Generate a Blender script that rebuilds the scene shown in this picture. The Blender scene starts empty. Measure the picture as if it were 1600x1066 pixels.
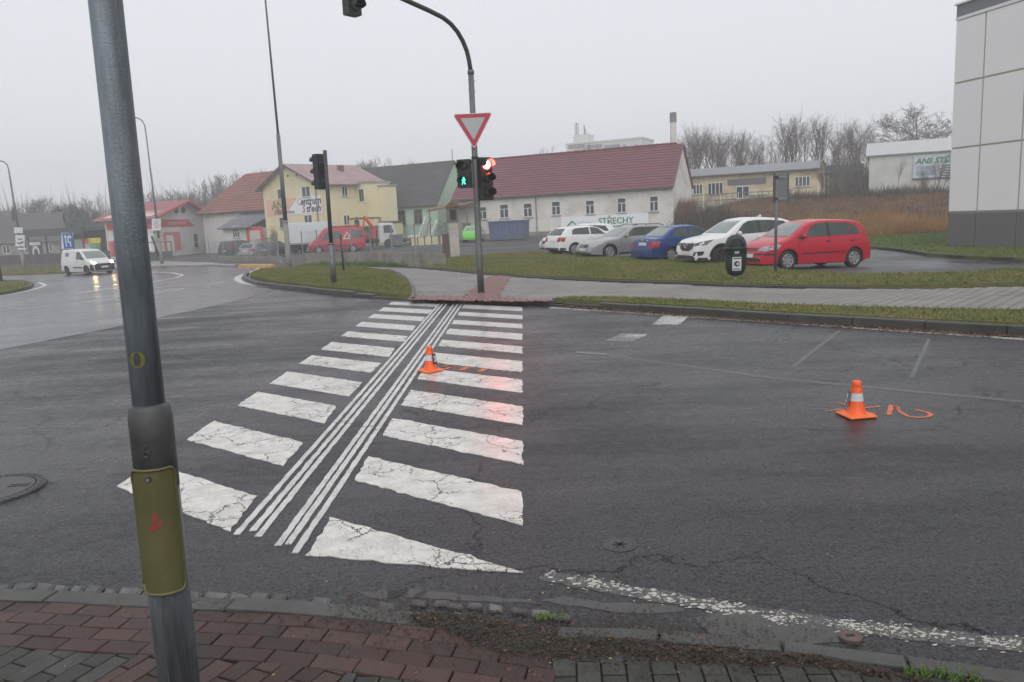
import bpy, bmesh, math, random
import numpy as np
from mathutils import Vector, Matrix, noise as mnoise
from mathutils.bvhtree import BVHTree

random.seed(7)
scene = bpy.context.scene
C = scene.collection
PI = math.pi

# ---------------------------------------------------------------- camera
F_PX, HZ_Y, HZ_S, EYE = 1200.0, 342.0, -0.047, 1.85      # focal length in photo pixels, horizon row and slope, eye height
_th = math.atan(-HZ_S)
_p = math.atan((533 - HZ_Y) * math.cos(_th) / F_PX)
_FW = Vector((0, math.cos(_p), -math.sin(_p)))
_U0 = Vector((0, math.sin(_p), math.cos(_p)))
_R0 = Vector((1, 0, 0))
CR = math.cos(_th) * _R0 - math.sin(_th) * _U0
CU = math.sin(_th) * _R0 + math.cos(_th) * _U0
CAMP = Vector((0, 0, EYE))
cam_d = bpy.data.cameras.new('camera')
cam_d.sensor_width = 36.0
cam_d.lens = F_PX / 1600 * 36
cam_d.clip_start = 0.05
cam_d.clip_end = 3000
cam = bpy.data.objects.new('camera', cam_d)
C.objects.link(cam)
_m = Matrix((CR, CU, -_FW)).transposed().to_4x4()
_m.translation = CAMP
cam.matrix_world = _m
scene.camera = cam

# ---------------------------------------------------------------- sky, sun, exposure
SUN_EL, SUN_ROT = math.radians(40), math.radians(176)
world = bpy.data.worlds.new('World')
scene.world = world
world.use_nodes = True
wn, wl = world.node_tree.nodes, world.node_tree.links
wn.clear()
w_out = wn.new('ShaderNodeOutputWorld')
w_bg = wn.new('ShaderNodeBackground')
w_sky = wn.new('ShaderNodeTexSky')
w_sky.sky_type = 'NISHITA'
w_sky.sun_disc = False
w_sky.sun_elevation = SUN_EL
w_sky.sun_rotation = SUN_ROT
w_hsv = wn.new('ShaderNodeHueSaturation')
w_hsv.inputs['Saturation'].default_value = 0.12
w_mix = wn.new('ShaderNodeMixRGB')
w_mix.inputs[0].default_value = 0.86                     # closed cloud deck over most of the clear sky
w_mix.inputs[2].default_value = (9.5, 9.7, 10.35, 1)
wl.new(w_sky.outputs[0], w_hsv.inputs['Color'])
wl.new(w_hsv.outputs[0], w_mix.inputs[1])
wl.new(w_mix.outputs[0], w_bg.inputs['Color'])
w_bg.inputs['Strength'].default_value = 0.1
wl.new(w_bg.outputs[0], w_out.inputs['Surface'])
sun_d = bpy.data.lights.new('sun', 'SUN')
sun_d.energy = 1.5
sun_d.angle = math.radians(70)
sun_d.color = (1.0, 0.98, 0.95)
sun = bpy.data.objects.new('sun', sun_d)
C.objects.link(sun)
_sd = Vector((math.sin(SUN_ROT) * math.cos(SUN_EL), math.cos(SUN_ROT) * math.cos(SUN_EL), math.sin(SUN_EL)))
sun.rotation_euler = _sd.to_track_quat('Z', 'Y').to_euler()
sun.location = (0, 0, 40)
vs = scene.view_settings
vs.view_transform = 'Standard'
vs.look = 'None'
vs.exposure = 0.0
vs.gamma = 1.0
vs.use_curve_mapping = False
cy = scene.cycles
cy.use_denoising = True
cy.max_bounces = 6
cy.diffuse_bounces = 3
cy.glossy_bounces = 3
cy.transmission_bounces = 4
cy.volume_bounces = 1
cy.transparent_max_bounces = 12
cy.sample_clamp_indirect = 4.0
cy.caustics_reflective = False
cy.caustics_refractive = False

# ---------------------------------------------------------------- photo pixel -> place
def ray(x, y):
    return _FW + CR * ((x - 800) / F_PX) + CU * ((533 - y) / F_PX)

def ss(a, b, x):
    t = min(1.0, max(0.0, (x - a) / (b - a)))
    return t * t * (3 - 2 * t)

_HP = [(-3, 5, 0), (0, 5, 0), (3, 5, 0), (0, 10, 0), (5, 8, 0), (-6, 10, 0), (-5, 20, 0), (0, 17, 0), (8, 14, 0), (12, 20, 0),
       (8.3, 23, -.10), (8.3, 22.2, -.06), (10.9, 24.3, -.30), (11.5, 23.2, -.28), (8, 27.3, -.22), (9.6, 28, -.28), (6.2, 30, -.17), (8, 31, -.24), (4.4, 33.6, -.15), (3.1, 36, -.04), (13.5, 21.5, -.25), (14, 26, -.34), (12, 31, -.3), (17, 25, -.12), (17, 31, -.10), (20, 28, -.1), (9.5, 18.5, -.02), (2, 45, 0), (25, 35, 0), (25, 15, 0), (0, -5, 0), (-6, 0, 0), (8, 0, 0),
       (-12, 15, -.06), (-12, 25, -.08), (-11.5, 41.7, -.15), (-20, 22, -.3), (-26, 41, -.7), (-32, 59, -.9), (-31, 70, -.75),
       (-48, 76, -.9), (-22, 57, -.6), (-15.6, 48, -.3), (-16, 73, -.7), (-5, 80, .05), (4, 75, .15), (13, 70, .35), (-3, 62, -.05),
       (-20, 84, -.7), (-40, 95, -.7), (-60, 100, -.9), (-40, 30, -.9), (-7, 85, -.1), (0, 100, 0), (-30, 120, -.8), (20, 60, .2),
       (5, 55, 0), (-8, 55, -.25), (0, 38, 0), (-8, 36, -.05)]
_HPa = np.array(_HP, float)
def hb(x, y):
    d2 = (_HPa[:, 0] - x) ** 2 + (_HPa[:, 1] - y) ** 2
    sg = (4.0 + 0.07 * max(0.0, y - 10) + 0.05 * abs(x)) * (1 - .62 * ss(2, 6, x) * ss(17, 20, y) * (1 - ss(30, 38, y)) * (1 - ss(19, 24, x)))
    w = np.exp(-d2 / (2 * sg * sg)) + 1e-7 / (1 + d2)
    z = float((w * _HPa[:, 2]).sum() / w.sum())
    return z + 2.2 * ss(46, 76, y) * ss(13.5, 24, x)
_hc = {}
def h(x, y):                                             # ground height, cached on a 0.5 m lattice and read bilinearly
    gx, gy = x * 2, y * 2
    ix, iy = math.floor(gx), math.floor(gy)
    def c(i, j):
        k = (i, j)
        if k not in _hc: _hc[k] = hb(i / 2, j / 2)
        return _hc[k]
    fx, fy = gx - ix, gy - iy
    return (c(ix, iy) * (1 - fx) + c(ix + 1, iy) * fx) * (1 - fy) + (c(ix, iy + 1) * (1 - fx) + c(ix + 1, iy + 1) * fx) * fy

def G(x, y, dz=0.0):                                     # the place on the ground (or dz above it) seen at photo pixel x, y
    v = ray(x, y)
    z = dz
    for _ in range(14):
        t = (z - EYE) / v.z if v.z < -1e-4 else 400.0
        t = min(max(t, 0.5), 400.0)
        P = CAMP + v * t
        z = 0.5 * z + 0.5 * (h(P.x, P.y) + dz)
    return Vector((P.x, P.y, h(P.x, P.y) + dz))

def atY(x, y, Y):                                        # the place at depth Y seen at that pixel
    v = ray(x, y)
    return CAMP + v * (Y / v.y)

def on_plane(x, y, P0, d):                               # pixel onto the vertical plane through P0 along d: (metres along d, height)
    v = ray(x, y)
    n = Vector((-d[1], d[0], 0))
    t = (Vector(P0) - CAMP).dot(n) / v.dot(n)
    P = CAMP + v * t
    return (P.x - P0[0]) * d[0] + (P.y - P0[1]) * d[1], P.z

def proj(P):
    v = Vector(P) - CAMP
    dz = v.dot(_FW)
    return 800 + F_PX * v.dot(CR) / dz, 533 - F_PX * v.dot(CU) / dz

# ---------------------------------------------------------------- materials
def nodes(name):
    m = bpy.data.materials.new(name)
    m.use_nodes = True
    nt = m.node_tree
    nt.nodes.clear()
    out = nt.nodes.new('ShaderNodeOutputMaterial')
    b = nt.nodes.new('ShaderNodeBsdfPrincipled')
    nt.links.new(b.outputs[0], out.inputs[0])
    return m, nt.nodes, nt.links, b, out

def rgba(c): return (c[0], c[1], c[2], 1)
def tex(n, l, kind, scale, detail=4, rough=.6, coord='Object', stretch=None, rot=None):
    tc = n.new('ShaderNodeTexCoord')
    t = n.new('ShaderNodeTexNoise' if kind == 'noise' else 'ShaderNodeTexVoronoi')
    t.inputs['Scale'].default_value = scale
    if kind == 'noise':
        t.inputs['Detail'].default_value = detail
        t.inputs['Roughness'].default_value = rough
    src = n.new('ShaderNodeNewGeometry').outputs['Position'] if coord == 'World' else tc.outputs[coord]
    if stretch or rot:
        mp = n.new('ShaderNodeMapping')
        if stretch: mp.inputs['Scale'].default_value = stretch
        if rot: mp.inputs['Rotation'].default_value = rot
        l.new(src, mp.inputs[0])
        src = mp.outputs[0]
    l.new(src, t.inputs['Vector'])
    return t
def ramp(n, l, src, p0, p1, c0=(0, 0, 0), c1=(1, 1, 1)):
    r = n.new('ShaderNodeValToRGB')
    e = r.color_ramp.elements
    e[0].position, e[1].position = p0, p1
    e[0].color, e[1].color = rgba(c0), rgba(c1)
    l.new(src, r.inputs[0])
    return r
def mixc(n, l, fac, a, b, mode='MIX'):
    m = n.new('ShaderNodeMixRGB')
    m.blend_type = mode
    for i, s in ((0, fac), (1, a), (2, b)):
        if isinstance(s, (int, float)): m.inputs[i].default_value = s
        elif isinstance(s, (tuple, list)): m.inputs[i].default_value = rgba(s)
        else: l.new(s, m.inputs[i])
    return m.outputs[0]
def bump(n, l, b, src, strength, dist):
    bp = n.new('ShaderNodeBump')
    bp.inputs['Strength'].default_value = strength
    bp.inputs['Distance'].default_value = dist
    l.new(src, bp.inputs['Height'])
    l.new(bp.outputs[0], b.inputs['Normal'])

_mats = {}
def mat(name, col, rough=.6, var=.12, scale=6., metal=0., bmp=0., bscale=None, dirt=None, coat=0., spec=.5, coord='Object', stretch=None, rnd=0.):
    if name in _mats: return _mats[name]
    m, n, l, b, out = nodes(name)
    t = tex(n, l, 'noise', scale, 6, .65, coord, stretch)
    lo = tuple(max(0, c * (1 - var)) for c in col)
    hi = tuple(min(1, c * (1 + var)) for c in col)
    c = ramp(n, l, t.outputs[0], .3, .7, lo, hi).outputs[0]
    if dirt:                                             # (colour, scale, how much)
        t2 = tex(n, l, 'noise', dirt[1], 8, .7, coord, dirt[3] if len(dirt) > 3 else None)
        k = ramp(n, l, t2.outputs[0], .62 - dirt[2] * .3, .82 - dirt[2] * .2)
        c = mixc(n, l, k.outputs[0], c, dirt[0])
    if rnd:                                              # each stone a little lighter or darker than the next
        rr = ramp(n, l, n.new('ShaderNodeObjectInfo').outputs['Random'], 0, 1, (1 - rnd,) * 3, (1 + rnd,) * 3)
        c = mixc(n, l, 1.0, c, rr.outputs[0], 'MULTIPLY')
    l.new(c, b.inputs['Base Color'])
    r = ramp(n, l, t.outputs[0], .25, .75, (max(0, rough * .82),) * 3, (min(1, rough * 1.15),) * 3)
    l.new(r.outputs[0], b.inputs['Roughness'])
    b.inputs['Metallic'].default_value = metal
    b.inputs['Coat Weight'].default_value = coat
    b.inputs['Coat Roughness'].default_value = .06
    b.inputs['Specular IOR Level'].default_value = spec
    if bmp:
        tb = tex(n, l, 'noise', bscale or scale * 6, 5, .6, coord)
        bump(n, l, b, tb.outputs[0], bmp, .02)
    _mats[name] = m
    return m

def emit(name, col, strength, base=(.02, .02, .02)):
    if name in _mats: return _mats[name]
    m, n, l, b, out = nodes(name)
    b.inputs['Base Color'].default_value = rgba(base)
    b.inputs['Emission Color'].default_value = rgba(col)
    b.inputs['Emission Strength'].default_value = strength
    _mats[name] = m
    return m

# ---------------------------------------------------------------- mesh helpers
class MB:
    def __init__(s): s.v, s.f = [], []
    def add(s, vs, fs):
        o = len(s.v)
        s.v += [tuple(p) for p in vs]
        s.f += [tuple(i + o for i in f) for f in fs]
        return s
    def box(s, a, b, T=None):                            # corner to corner
        x0, y0, z0 = a; x1, y1, z1 = b
        p = [(x0, y0, z0), (x1, y0, z0), (x1, y1, z0), (x0, y1, z0), (x0, y0, z1), (x1, y0, z1), (x1, y1, z1), (x0, y1, z1)]
        if T is not None: p = [tuple(T @ Vector(q)) for q in p]
        return s.add(p, [(3, 2, 1, 0), (4, 5, 6, 7), (0, 1, 5, 4), (1, 2, 6, 5), (2, 3, 7, 6), (3, 0, 4, 7)])
    def cbox(s, c, d, T=None):
        return s.box([c[i] - d[i] / 2 for i in range(3)], [c[i] + d[i] / 2 for i in range(3)], T)
    def poly(s, pts): return s.add(pts, [tuple(range(len(pts)))])
    def prism(s, pts, off):                              # closed prism: polygon pts swept by off
        n = len(pts); off = Vector(off)
        a = [Vector(p) for p in pts]
        fs = [tuple(range(n - 1, -1, -1)), tuple(range(n, 2 * n))]
        fs += [(i, (i + 1) % n, n + (i + 1) % n, n + i) for i in range(n)]
        return s.add([tuple(p) for p in a] + [tuple(p + off) for p in a], fs)
    def tube(s, pts, rad, n=8, cap=True):
        pts = [Vector(p) for p in pts]
        rad = rad if isinstance(rad, (list, tuple)) else [rad] * len(pts)
        rings = []; up = None
        for i, p in enumerate(pts):
            d = (pts[min(i + 1, len(pts) - 1)] - pts[max(i - 1, 0)])
            d = d.normalized() if d.length > 1e-9 else Vector((0, 0, 1))
            if up is None:
                up = Vector((1, 0, 0)) if abs(d.x) < .9 else Vector((0, 1, 0))
            u = (up - d * up.dot(d)).normalized(); w = d.cross(u); up = u
            rings.append([p + (u * math.cos(2 * PI * k / n) + w * math.sin(2 * PI * k / n)) * rad[i] for k in range(n)])
        vs = [q for r in rings for q in r]; fs = []
        for i in range(len(pts) - 1):
            for k in range(n):
                a, b = i * n + k, i * n + (k + 1) % n
                fs.append((a, b, b + n, a + n))
        if cap: fs += [tuple(range(n - 1, -1, -1)), tuple(range((len(pts) - 1) * n, len(pts) * n))]
        return s.add(vs, fs)
    def lathe(s, prof, n=16, T=None, cap=True):          # prof: (radius, height) about local z
        vs = []; fs = []
        for r, z in prof:
            vs += [Vector((r * math.cos(2 * PI * k / n), r * math.sin(2 * PI * k / n), z)) for k in range(n)]
        if T is not None: vs = [T @ q for q in vs]
        for i in range(len(prof) - 1):
            for k in range(n):
                a, b = i * n + k, i * n + (k + 1) % n
                fs.append((a, b, b + n, a + n))
        if cap: fs += [tuple(range(n - 1, -1, -1)), tuple(range((len(prof) - 1) * n, len(prof) * n))]
        return s.add(vs, fs)
    def grid(s, fn, nu, nv, close_v=False):
        vs = [tuple(fn(i / (nu - 1), j / (nv - 1))) for i in range(nu) for j in range(nv)]
        return s.add(vs, [(i * nv + j, (i + 1) * nv + j, (i + 1) * nv + j + 1, i * nv + j + 1) for i in range(nu - 1) for j in range(nv - 1)])
    def mesh(s, name, m, smooth=False):
        me = bpy.data.meshes.new(name)
        me.from_pydata(s.v, [], s.f)
        me.materials.append(m)
        if smooth:
            me.polygons.foreach_set('use_smooth', [True] * len(me.polygons))
        me.update()
        return me
    def build(s, name, m, parent=None, smooth=False, loc=None, bev=0.):
        o = bpy.data.objects.new(name, s.mesh(name, m, smooth))
        C.objects.link(o)
        if parent is not None: o.parent = parent
        if loc is not None: o.location = loc
        if bev:
            bm = bmesh.new(); bm.from_mesh(o.data)
            bmesh.ops.bevel(bm, geom=bm.edges[:], offset=bev, segments=1, affect='EDGES', clamp_overlap=True)
            bm.to_mesh(o.data); bm.free()
        return o

def np_mesh(name, m, V, Fc, parent=None, smooth=False):  # triangles or quads from arrays
    me = bpy.data.meshes.new(name)
    V = np.asarray(V, np.float32); Fc = np.asarray(Fc, np.int32)
    k = Fc.shape[1]
    me.vertices.add(len(V)); me.vertices.foreach_set('co', V.ravel())
    me.loops.add(Fc.size); me.loops.foreach_set('vertex_index', Fc.ravel())
    me.polygons.add(len(Fc)); me.polygons.foreach_set('loop_start', np.arange(0, Fc.size, k, dtype=np.int32))
    me.polygons.foreach_set('loop_total', np.full(len(Fc), k, np.int32))
    if smooth: me.polygons.foreach_set('use_smooth', np.ones(len(Fc), bool))
    me.materials.append(m); me.update(calc_edges=True)
    o = bpy.data.objects.new(name, me); C.objects.link(o)
    if parent is not None: o.parent = parent
    return o

def tag(o, label=None, cat=None, group=None, kind=None):
    if label: o['label'] = label
    if cat: o['category'] = cat
    if group: o['group'] = group
    if kind: o['kind'] = kind
    return o
def thing(name, label, cat, loc=(0, 0, 0), rz=0., group=None):
    o = bpy.data.objects.new(name, None)
    C.objects.link(o)
    o.location = loc; o.rotation_euler = (0, 0, rz)
    return tag(o, label, cat, group)
def copy_tree(o, parent=None):
    c = o.copy(); C.objects.link(c)
    if parent is not None: c.parent = parent
    for ch in list(o.children): copy_tree(ch, c)
    return c

def sheet(name, pts, m, dz=0., step=1.0, kind='structure', parent=None, skirt=0., jit=0.):
    """a sheet lying on the ground inside the outline pts (x, y), cut into squares of about step metres"""
    bm = bmesh.new()
    out = []
    for i, p in enumerate(pts):
        q = pts[(i + 1) % len(pts)]
        L = math.hypot(q[0] - p[0], q[1] - p[1]); n = max(1, int(L / (step if not jit else min(step, .06))))
        for k in range(n):
            x, y = p[0] + (q[0] - p[0]) * k / n, p[1] + (q[1] - p[1]) * k / n
            if jit: x += random.gauss(0, jit); y += random.gauss(0, jit)
            out.append((x, y))
    f = bm.faces.new([bm.verts.new((x, y, 0)) for x, y in out])
    xs, ys = [p[0] for p in out], [p[1] for p in out]
    for ax, lo, hi in ((0, min(xs), max(xs)), (1, min(ys), max(ys))):
        k = math.ceil(lo / step) * step
        while k < hi and step < hi - lo:
            co = (k, 0, 0) if ax == 0 else (0, k, 0)
            no = (1, 0, 0) if ax == 0 else (0, 1, 0)
            bmesh.ops.bisect_plane(bm, geom=bm.verts[:] + bm.edges[:] + bm.faces[:], plane_co=co, plane_no=no, dist=1e-5)
            k += step
    bmesh.ops.triangulate(bm, faces=[f for f in bm.faces if len(f.verts) > 4])
    bmesh.ops.recalc_face_normals(bm, faces=bm.faces[:])
    if sum(f.normal.z for f in bm.faces) < 0: bmesh.ops.reverse_faces(bm, faces=bm.faces[:])
    for v in bm.verts: v.co.z = h(v.co.x, v.co.y) + dz
    if skirt:
        be = [e for e in bm.edges if len(e.link_faces) == 1]
        r = bmesh.ops.extrude_edge_only(bm, edges=be)
        for v in r['geom']:
            if isinstance(v, bmesh.types.BMVert): v.co.z -= skirt
    me = bpy.data.meshes.new(name); bm.to_mesh(me); bm.free()
    me.materials.append(m)
    o = bpy.data.objects.new(name, me); C.objects.link(o)
    if parent is not None: o.parent = parent
    if kind: o['kind'] = kind
    return o

def inside(x, y, P):
    c = False; n = len(P); j = n - 1
    for i in range(n):
        if (P[i][1] > y) != (P[j][1] > y) and x < (P[j][0] - P[i][0]) * (y - P[i][1]) / (P[j][1] - P[i][1]) + P[i][0]: c = not c
        j = i
    return c
def pxpoly(pts, dz=0.): return [tuple(G(x, y, dz))[:2] for x, y in pts]

def text(body, name, m, parent, loc, size, rot=(PI / 2, 0, 0), align='CENTER', bold=.0, depth=.004, xs=1., shear=0.):
    cu = bpy.data.curves.new(name, 'FONT')
    cu.body = body; cu.size = size; cu.align_x = align; cu.offset = bold; cu.extrude = depth; cu.shear = shear
    cu.resolution_u = 2
    o = bpy.data.objects.new(name, cu); C.objects.link(o)
    dg = bpy.context.evaluated_depsgraph_get()
    me = bpy.data.meshes.new_from_object(o.evaluated_get(dg))
    bpy.data.objects.remove(o)
    me.materials.clear(); me.materials.append(m)
    t = bpy.data.objects.new(name, me); C.objects.link(t)
    t.parent = parent; t.location = loc; t.rotation_euler = rot; t.scale = (xs, 1, 1)
    return t

def clip_poly(P, a, n):                                  # keep the side of the line through a where (p - a).n >= 0
    out = []
    for i in range(len(P)):
        p, q = P[i], P[(i + 1) % len(P)]
        dp = (p[0] - a[0]) * n[0] + (p[1] - a[1]) * n[1]; dq = (q[0] - a[0]) * n[0] + (q[1] - a[1]) * n[1]
        if dp >= 0: out.append(p)
        if (dp >= 0) != (dq >= 0):
            t = dp / (dp - dq); out.append((p[0] + (q[0] - p[0]) * t, p[1] + (q[1] - p[1]) * t))
    return out
def inset_poly(P, d):
    cx = sum(p[0] for p in P) / len(P); cy_ = sum(p[1] for p in P) / len(P)
    o = []
    for p in P:
        vx, vy = p[0] - cx, p[1] - cy_; L = math.hypot(vx, vy) or 1
        k = max(.3, (L - d * 1.4) / L); o.append((cx + vx * k, cy_ + vy * k))
    return o
# ================================================================ ground materials
def asphalt(name, base, r0, r1, chip=.5, crack=.0, bump_s=.5, tracks=True, spec=.5):
    m, n, l, b, out = nodes(name)
    big = tex(n, l, 'noise', .22, 5, .6, stretch=(1, 1, 1))
    trk = tex(n, l, 'noise', 1.0, 4, .6, stretch=(.3, 1.4, 1), rot=(0, 0, .69))
    fine = tex(n, l, 'noise', 75, 3, .7)
    med = tex(n, l, 'noise', 9, 6, .7)
    fine2 = tex(n, l, 'noise', 34, 5, .75)
    fm_ = mixc(n, l, .5, fine.outputs[0], fine2.outputs[0])
    c = ramp(n, l, fm_, .36, .66, tuple(k * .28 for k in base), tuple(k * 2.0 for k in base)).outputs[0]
    dk = ramp(n, l, med.outputs[0], .3, .7, (.72,) * 3, (1.15,) * 3)
    c = mixc(n, l, 1.0, c, dk.outputs[0], 'MULTIPLY')
    vo = tex(n, l, 'vor', 55)
    ch = ramp(n, l, vo.outputs['Distance'], .06, .16, (1, 1, 1), (0, 0, 0))
    sel = ramp(n, l, tex(n, l, 'noise', 31, 2, .5).outputs[0], .60, .66)
    k = mixc(n, l, 1.0, ch.outputs[0], sel.outputs[0], 'MULTIPLY')
    k2 = mixc(n, l, chip, (0, 0, 0), k, 'MIX')
    c = mixc(n, l, k2, c, (.30, .29, .27))
    kk = None
    if crack:
        ds = tex(n, l, 'noise', 1.3, 6, .65)
        tc = n.new('ShaderNodeTexCoord')
        ad = n.new('ShaderNodeMixRGB'); ad.blend_type = 'ADD'; ad.inputs[0].default_value = .9
        l.new(tc.outputs['Object'], ad.inputs[1]); l.new(ds.outputs[1], ad.inputs[2])
        v2 = n.new('ShaderNodeTexVoronoi'); v2.feature = 'DISTANCE_TO_EDGE'; v2.inputs['Scale'].default_value = .42
        l.new(ad.outputs[0], v2.inputs['Vector'])
        e = ramp(n, l, v2.outputs['Distance'], .0015, .006, (1, 1, 1), (0, 0, 0))
        msk = ramp(n, l, tex(n, l, 'noise', .35, 3, .5).outputs[0], .46, .52)
        kk = mixc(n, l, 1.0, e.outputs[0], msk.outputs[0], 'MULTIPLY')
        kk = mixc(n, l, crack, (0, 0, 0), kk)
        c = mixc(n, l, kk, c, (.008, .008, .008))
    l.new(c, b.inputs['Base Color'])
    w = mixc(n, l, .4, big.outputs[0], trk.outputs[0]) if tracks else big.outputs[0]
    w2 = mixc(n, l, .25, w, med.outputs[0])
    r = ramp(n, l, w2, .41, .59, (r0,) * 3, (r1,) * 3)
    l.new(r.outputs[0], b.inputs['Roughness'])
    sp_ = ramp(n, l, fm_, .36, .62, (.02,) * 3, (spec,) * 3).outputs[0]
    if kk is not None: sp_ = mixc(n, l, kk, sp_, (0, 0, 0))
    l.new(sp_, b.inputs['Specular IOR Level'])
    hb_ = mixc(n, l, .3, fm_, med.outputs[0])
    bump(n, l, b, hb_, bump_s, .009)
    return m

M_ROAD = asphalt('wet_asphalt', (.029, .029, .031), .15, .58, .9, .85, 1.0)
M_ROAD2 = asphalt('wet_smooth_asphalt', (.050, .051, .055), .15, .32, .2, 0, .07, True, .55)
M_LOT = asphalt('car_park_asphalt', (.075, .075, .077), .35, .62, .3, 0, .35, False)
M_YARD = asphalt('yard_asphalt', (.060, .058, .057), .5, .8, .3, 0, .3, False)
M_SOIL = mat('dull_soil', (.085, .075, .05), .95, .4, .5, dirt=((.10, .10, .045), .2, .6))

def lawn_mat(name, a, bcol, c3):
    m, n, l, b, out = nodes(name)
    t = tex(n, l, 'noise', .55, 5, .65)
    t2 = tex(n, l, 'noise', 14, 4, .7)
    c = ramp(n, l, t.outputs[0], .36, .62, a, bcol).outputs[0]
    k = ramp(n, l, t2.outputs[0], .52, .74)
    c = mixc(n, l, k.outputs[0], c, c3)
    l.new(c, b.inputs['Base Color'])
    b.inputs['Roughness'].default_value = .75
    b.inputs['Specular IOR Level'].default_value = .25
    bump(n, l, b, t2.outputs[0], .9, .05)
    return m
M_LAWN = lawn_mat('damp_lawn', (.085, .11, .028), (.15, .135, .045), (.19, .13, .06))
M_BLADE = lawn_mat('grass_blade', (.115, .165, .036), (.20, .185, .06), (.27, .19, .085))
M_BLADE2 = lawn_mat('greener_grass_blade', (.085, .175, .028), (.135, .20, .042), (.16, .18, .05))
M_KERB = mat('wet_kerb_concrete', (.062, .058, .052), .5, .28, 3, coord='World', rnd=.15, dirt=((.035, .033, .028), 2.2, .9), bmp=.4, bscale=60)
M_KERBN = mat('worn_kerb_stone', (.076, .074, .069), .42, .2, 8, spec=.3, coord='World', rnd=.12, dirt=((.05, .05, .045), 7, .6), bmp=.35, bscale=130)
M_SETT = mat('granite_sett', (.115, .108, .098), .45, .35, 18, coord='World', rnd=.35, dirt=((.05, .045, .04), 12, .6), bmp=.6, bscale=90)
M_PRED = mat('red_paver', (.080, .041, .036), .4, .35, 9, spec=.25, coord='World', rnd=.32, dirt=((.045, .035, .030), 9, .75), bmp=.5, bscale=160)
M_PGREY = mat('grey_paver', (.054, .053, .047), .4, .3, 9, spec=.25, coord='World', rnd=.25, dirt=((.035, .036, .030), 8, .6), bmp=.5, bscale=160)
M_JOINT = mat('dirty_joint_sand', (.022, .020, .015), .85, .4, 20, dirt=((.03, .032, .010), 6, .5))
M_PATH = mat('pale_path_paver', (.26, .245, .225), .5, .12, 4, dirt=((.17, .16, .145), .7, .8))
M_PATHJ = mat('path_joint', (.060, .055, .048), .8, .2, 4)
M_PATHR = mat('red_path_paver', (.235, .105, .095), .5, .2, 5, dirt=((.19, .12, .11), .9, .6))

def paint_mat(name, col, crack_k, wear, rough=.25, scale=2.6):
    m, n, l, b, out = nodes(name)
    ds = tex(n, l, 'noise', 6, 5, .6)
    tc = n.new('ShaderNodeTexCoord')
    ad = n.new('ShaderNodeMixRGB'); ad.blend_type = 'ADD'; ad.inputs[0].default_value = .22
    l.new(tc.outputs['Object'], ad.inputs[1]); l.new(ds.outputs[1], ad.inputs[2])
    ks = []
    for sc, wd, lo in ((scale, .014, .44), (scale * 3.1, .022, .52)):
        v2 = n.new('ShaderNodeTexVoronoi'); v2.feature = 'DISTANCE_TO_EDGE'; v2.inputs['Scale'].default_value = sc
        l.new(ad.outputs[0], v2.inputs['Vector'])
        e = ramp(n, l, v2.outputs['Distance'], wd * .6, wd, (1, 1, 1), (0, 0, 0))
        msk = ramp(n, l, tex(n, l, 'noise', 1.7, 3, .5).outputs[0], lo - .04, lo + .06)
        ks.append(mixc(n, l, 1.0, e.outputs[0], msk.outputs[0], 'MULTIPLY'))
    k = mixc(n, l, 1.0, ks[0], ks[1], 'LIGHTEN')
    k = mixc(n, l, crack_k, (0, 0, 0), k)
    wn_ = tex(n, l, 'noise', 22, 8, .75)
    wl_ = tex(n, l, 'noise', 1.1, 3, .5)
    wsum = mixc(n, l, .35, wn_.outputs[0], wl_.outputs[0])
    wr = ramp(n, l, wsum, .66 - wear, .69 - wear + .02)
    k = mixc(n, l, 1.0, k, wr.outputs[0], 'LIGHTEN')
    st_ = mixc(n, l, .45, tex(n, l, 'noise', 5, 6, .7).outputs[0], tex(n, l, 'noise', 85, 4, .7).outputs[0])
    stain = ramp(n, l, st_, .36, .60, tuple(c * .58 for c in col), col)
    c = mixc(n, l, k, stain.outputs[0], (.035, .034, .034))
    l.new(c, b.inputs['Base Color'])
    b.inputs['Roughness'].default_value = rough
    hh = mixc(n, l, k, (1, 1, 1), (0, 0, 0))
    hh = mixc(n, l, .3, hh, wn_.outputs[0])
    bump(n, l, b, hh, .5, .006)
    return m
M_PAINT = paint_mat('cracked_white_road_paint', (.69, .665, .61), .95, .02)
M_PAINTF = paint_mat('white_road_paint', (.64, .63, .60), .25, .05)
M_PAINTW = paint_mat('worn_white_road_paint', (.58, .57, .53), .6, .15)
M_PAINTG = mat('ghost_of_old_paint', (.085, .085, .086), .5, .35, 25)
M_CHIP = mat('paint_chip', (.44, .42, .37), .4, .15, 30)

# ================================================================ ground, road and other sheets
xs = sorted(set([-420, -300, -220, -160, -120, -95] + list(range(-80, 61, 2)) + [75, 95, 120, 160, 220, 300, 420]))
ys = sorted(set([-60, -40, -25] + list(range(-14, 101, 2)) + [110, 122, 136, 152, 170, 190, 215, 245, 280, 330, 400, 520]))
mb = MB()
for x in xs:
    for y in ys:
        mb.v.append((x, y, hb(x, y) - .10))
ny = len(ys)
for i in range(len(xs) - 1):
    for j in range(ny - 1):
        mb.f.append((i * ny + j, (i + 1) * ny + j, (i + 1) * ny + j + 1, i * ny + j + 1))
tag(mb.build('ground', M_SOIL, smooth=True), kind='structure')

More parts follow.
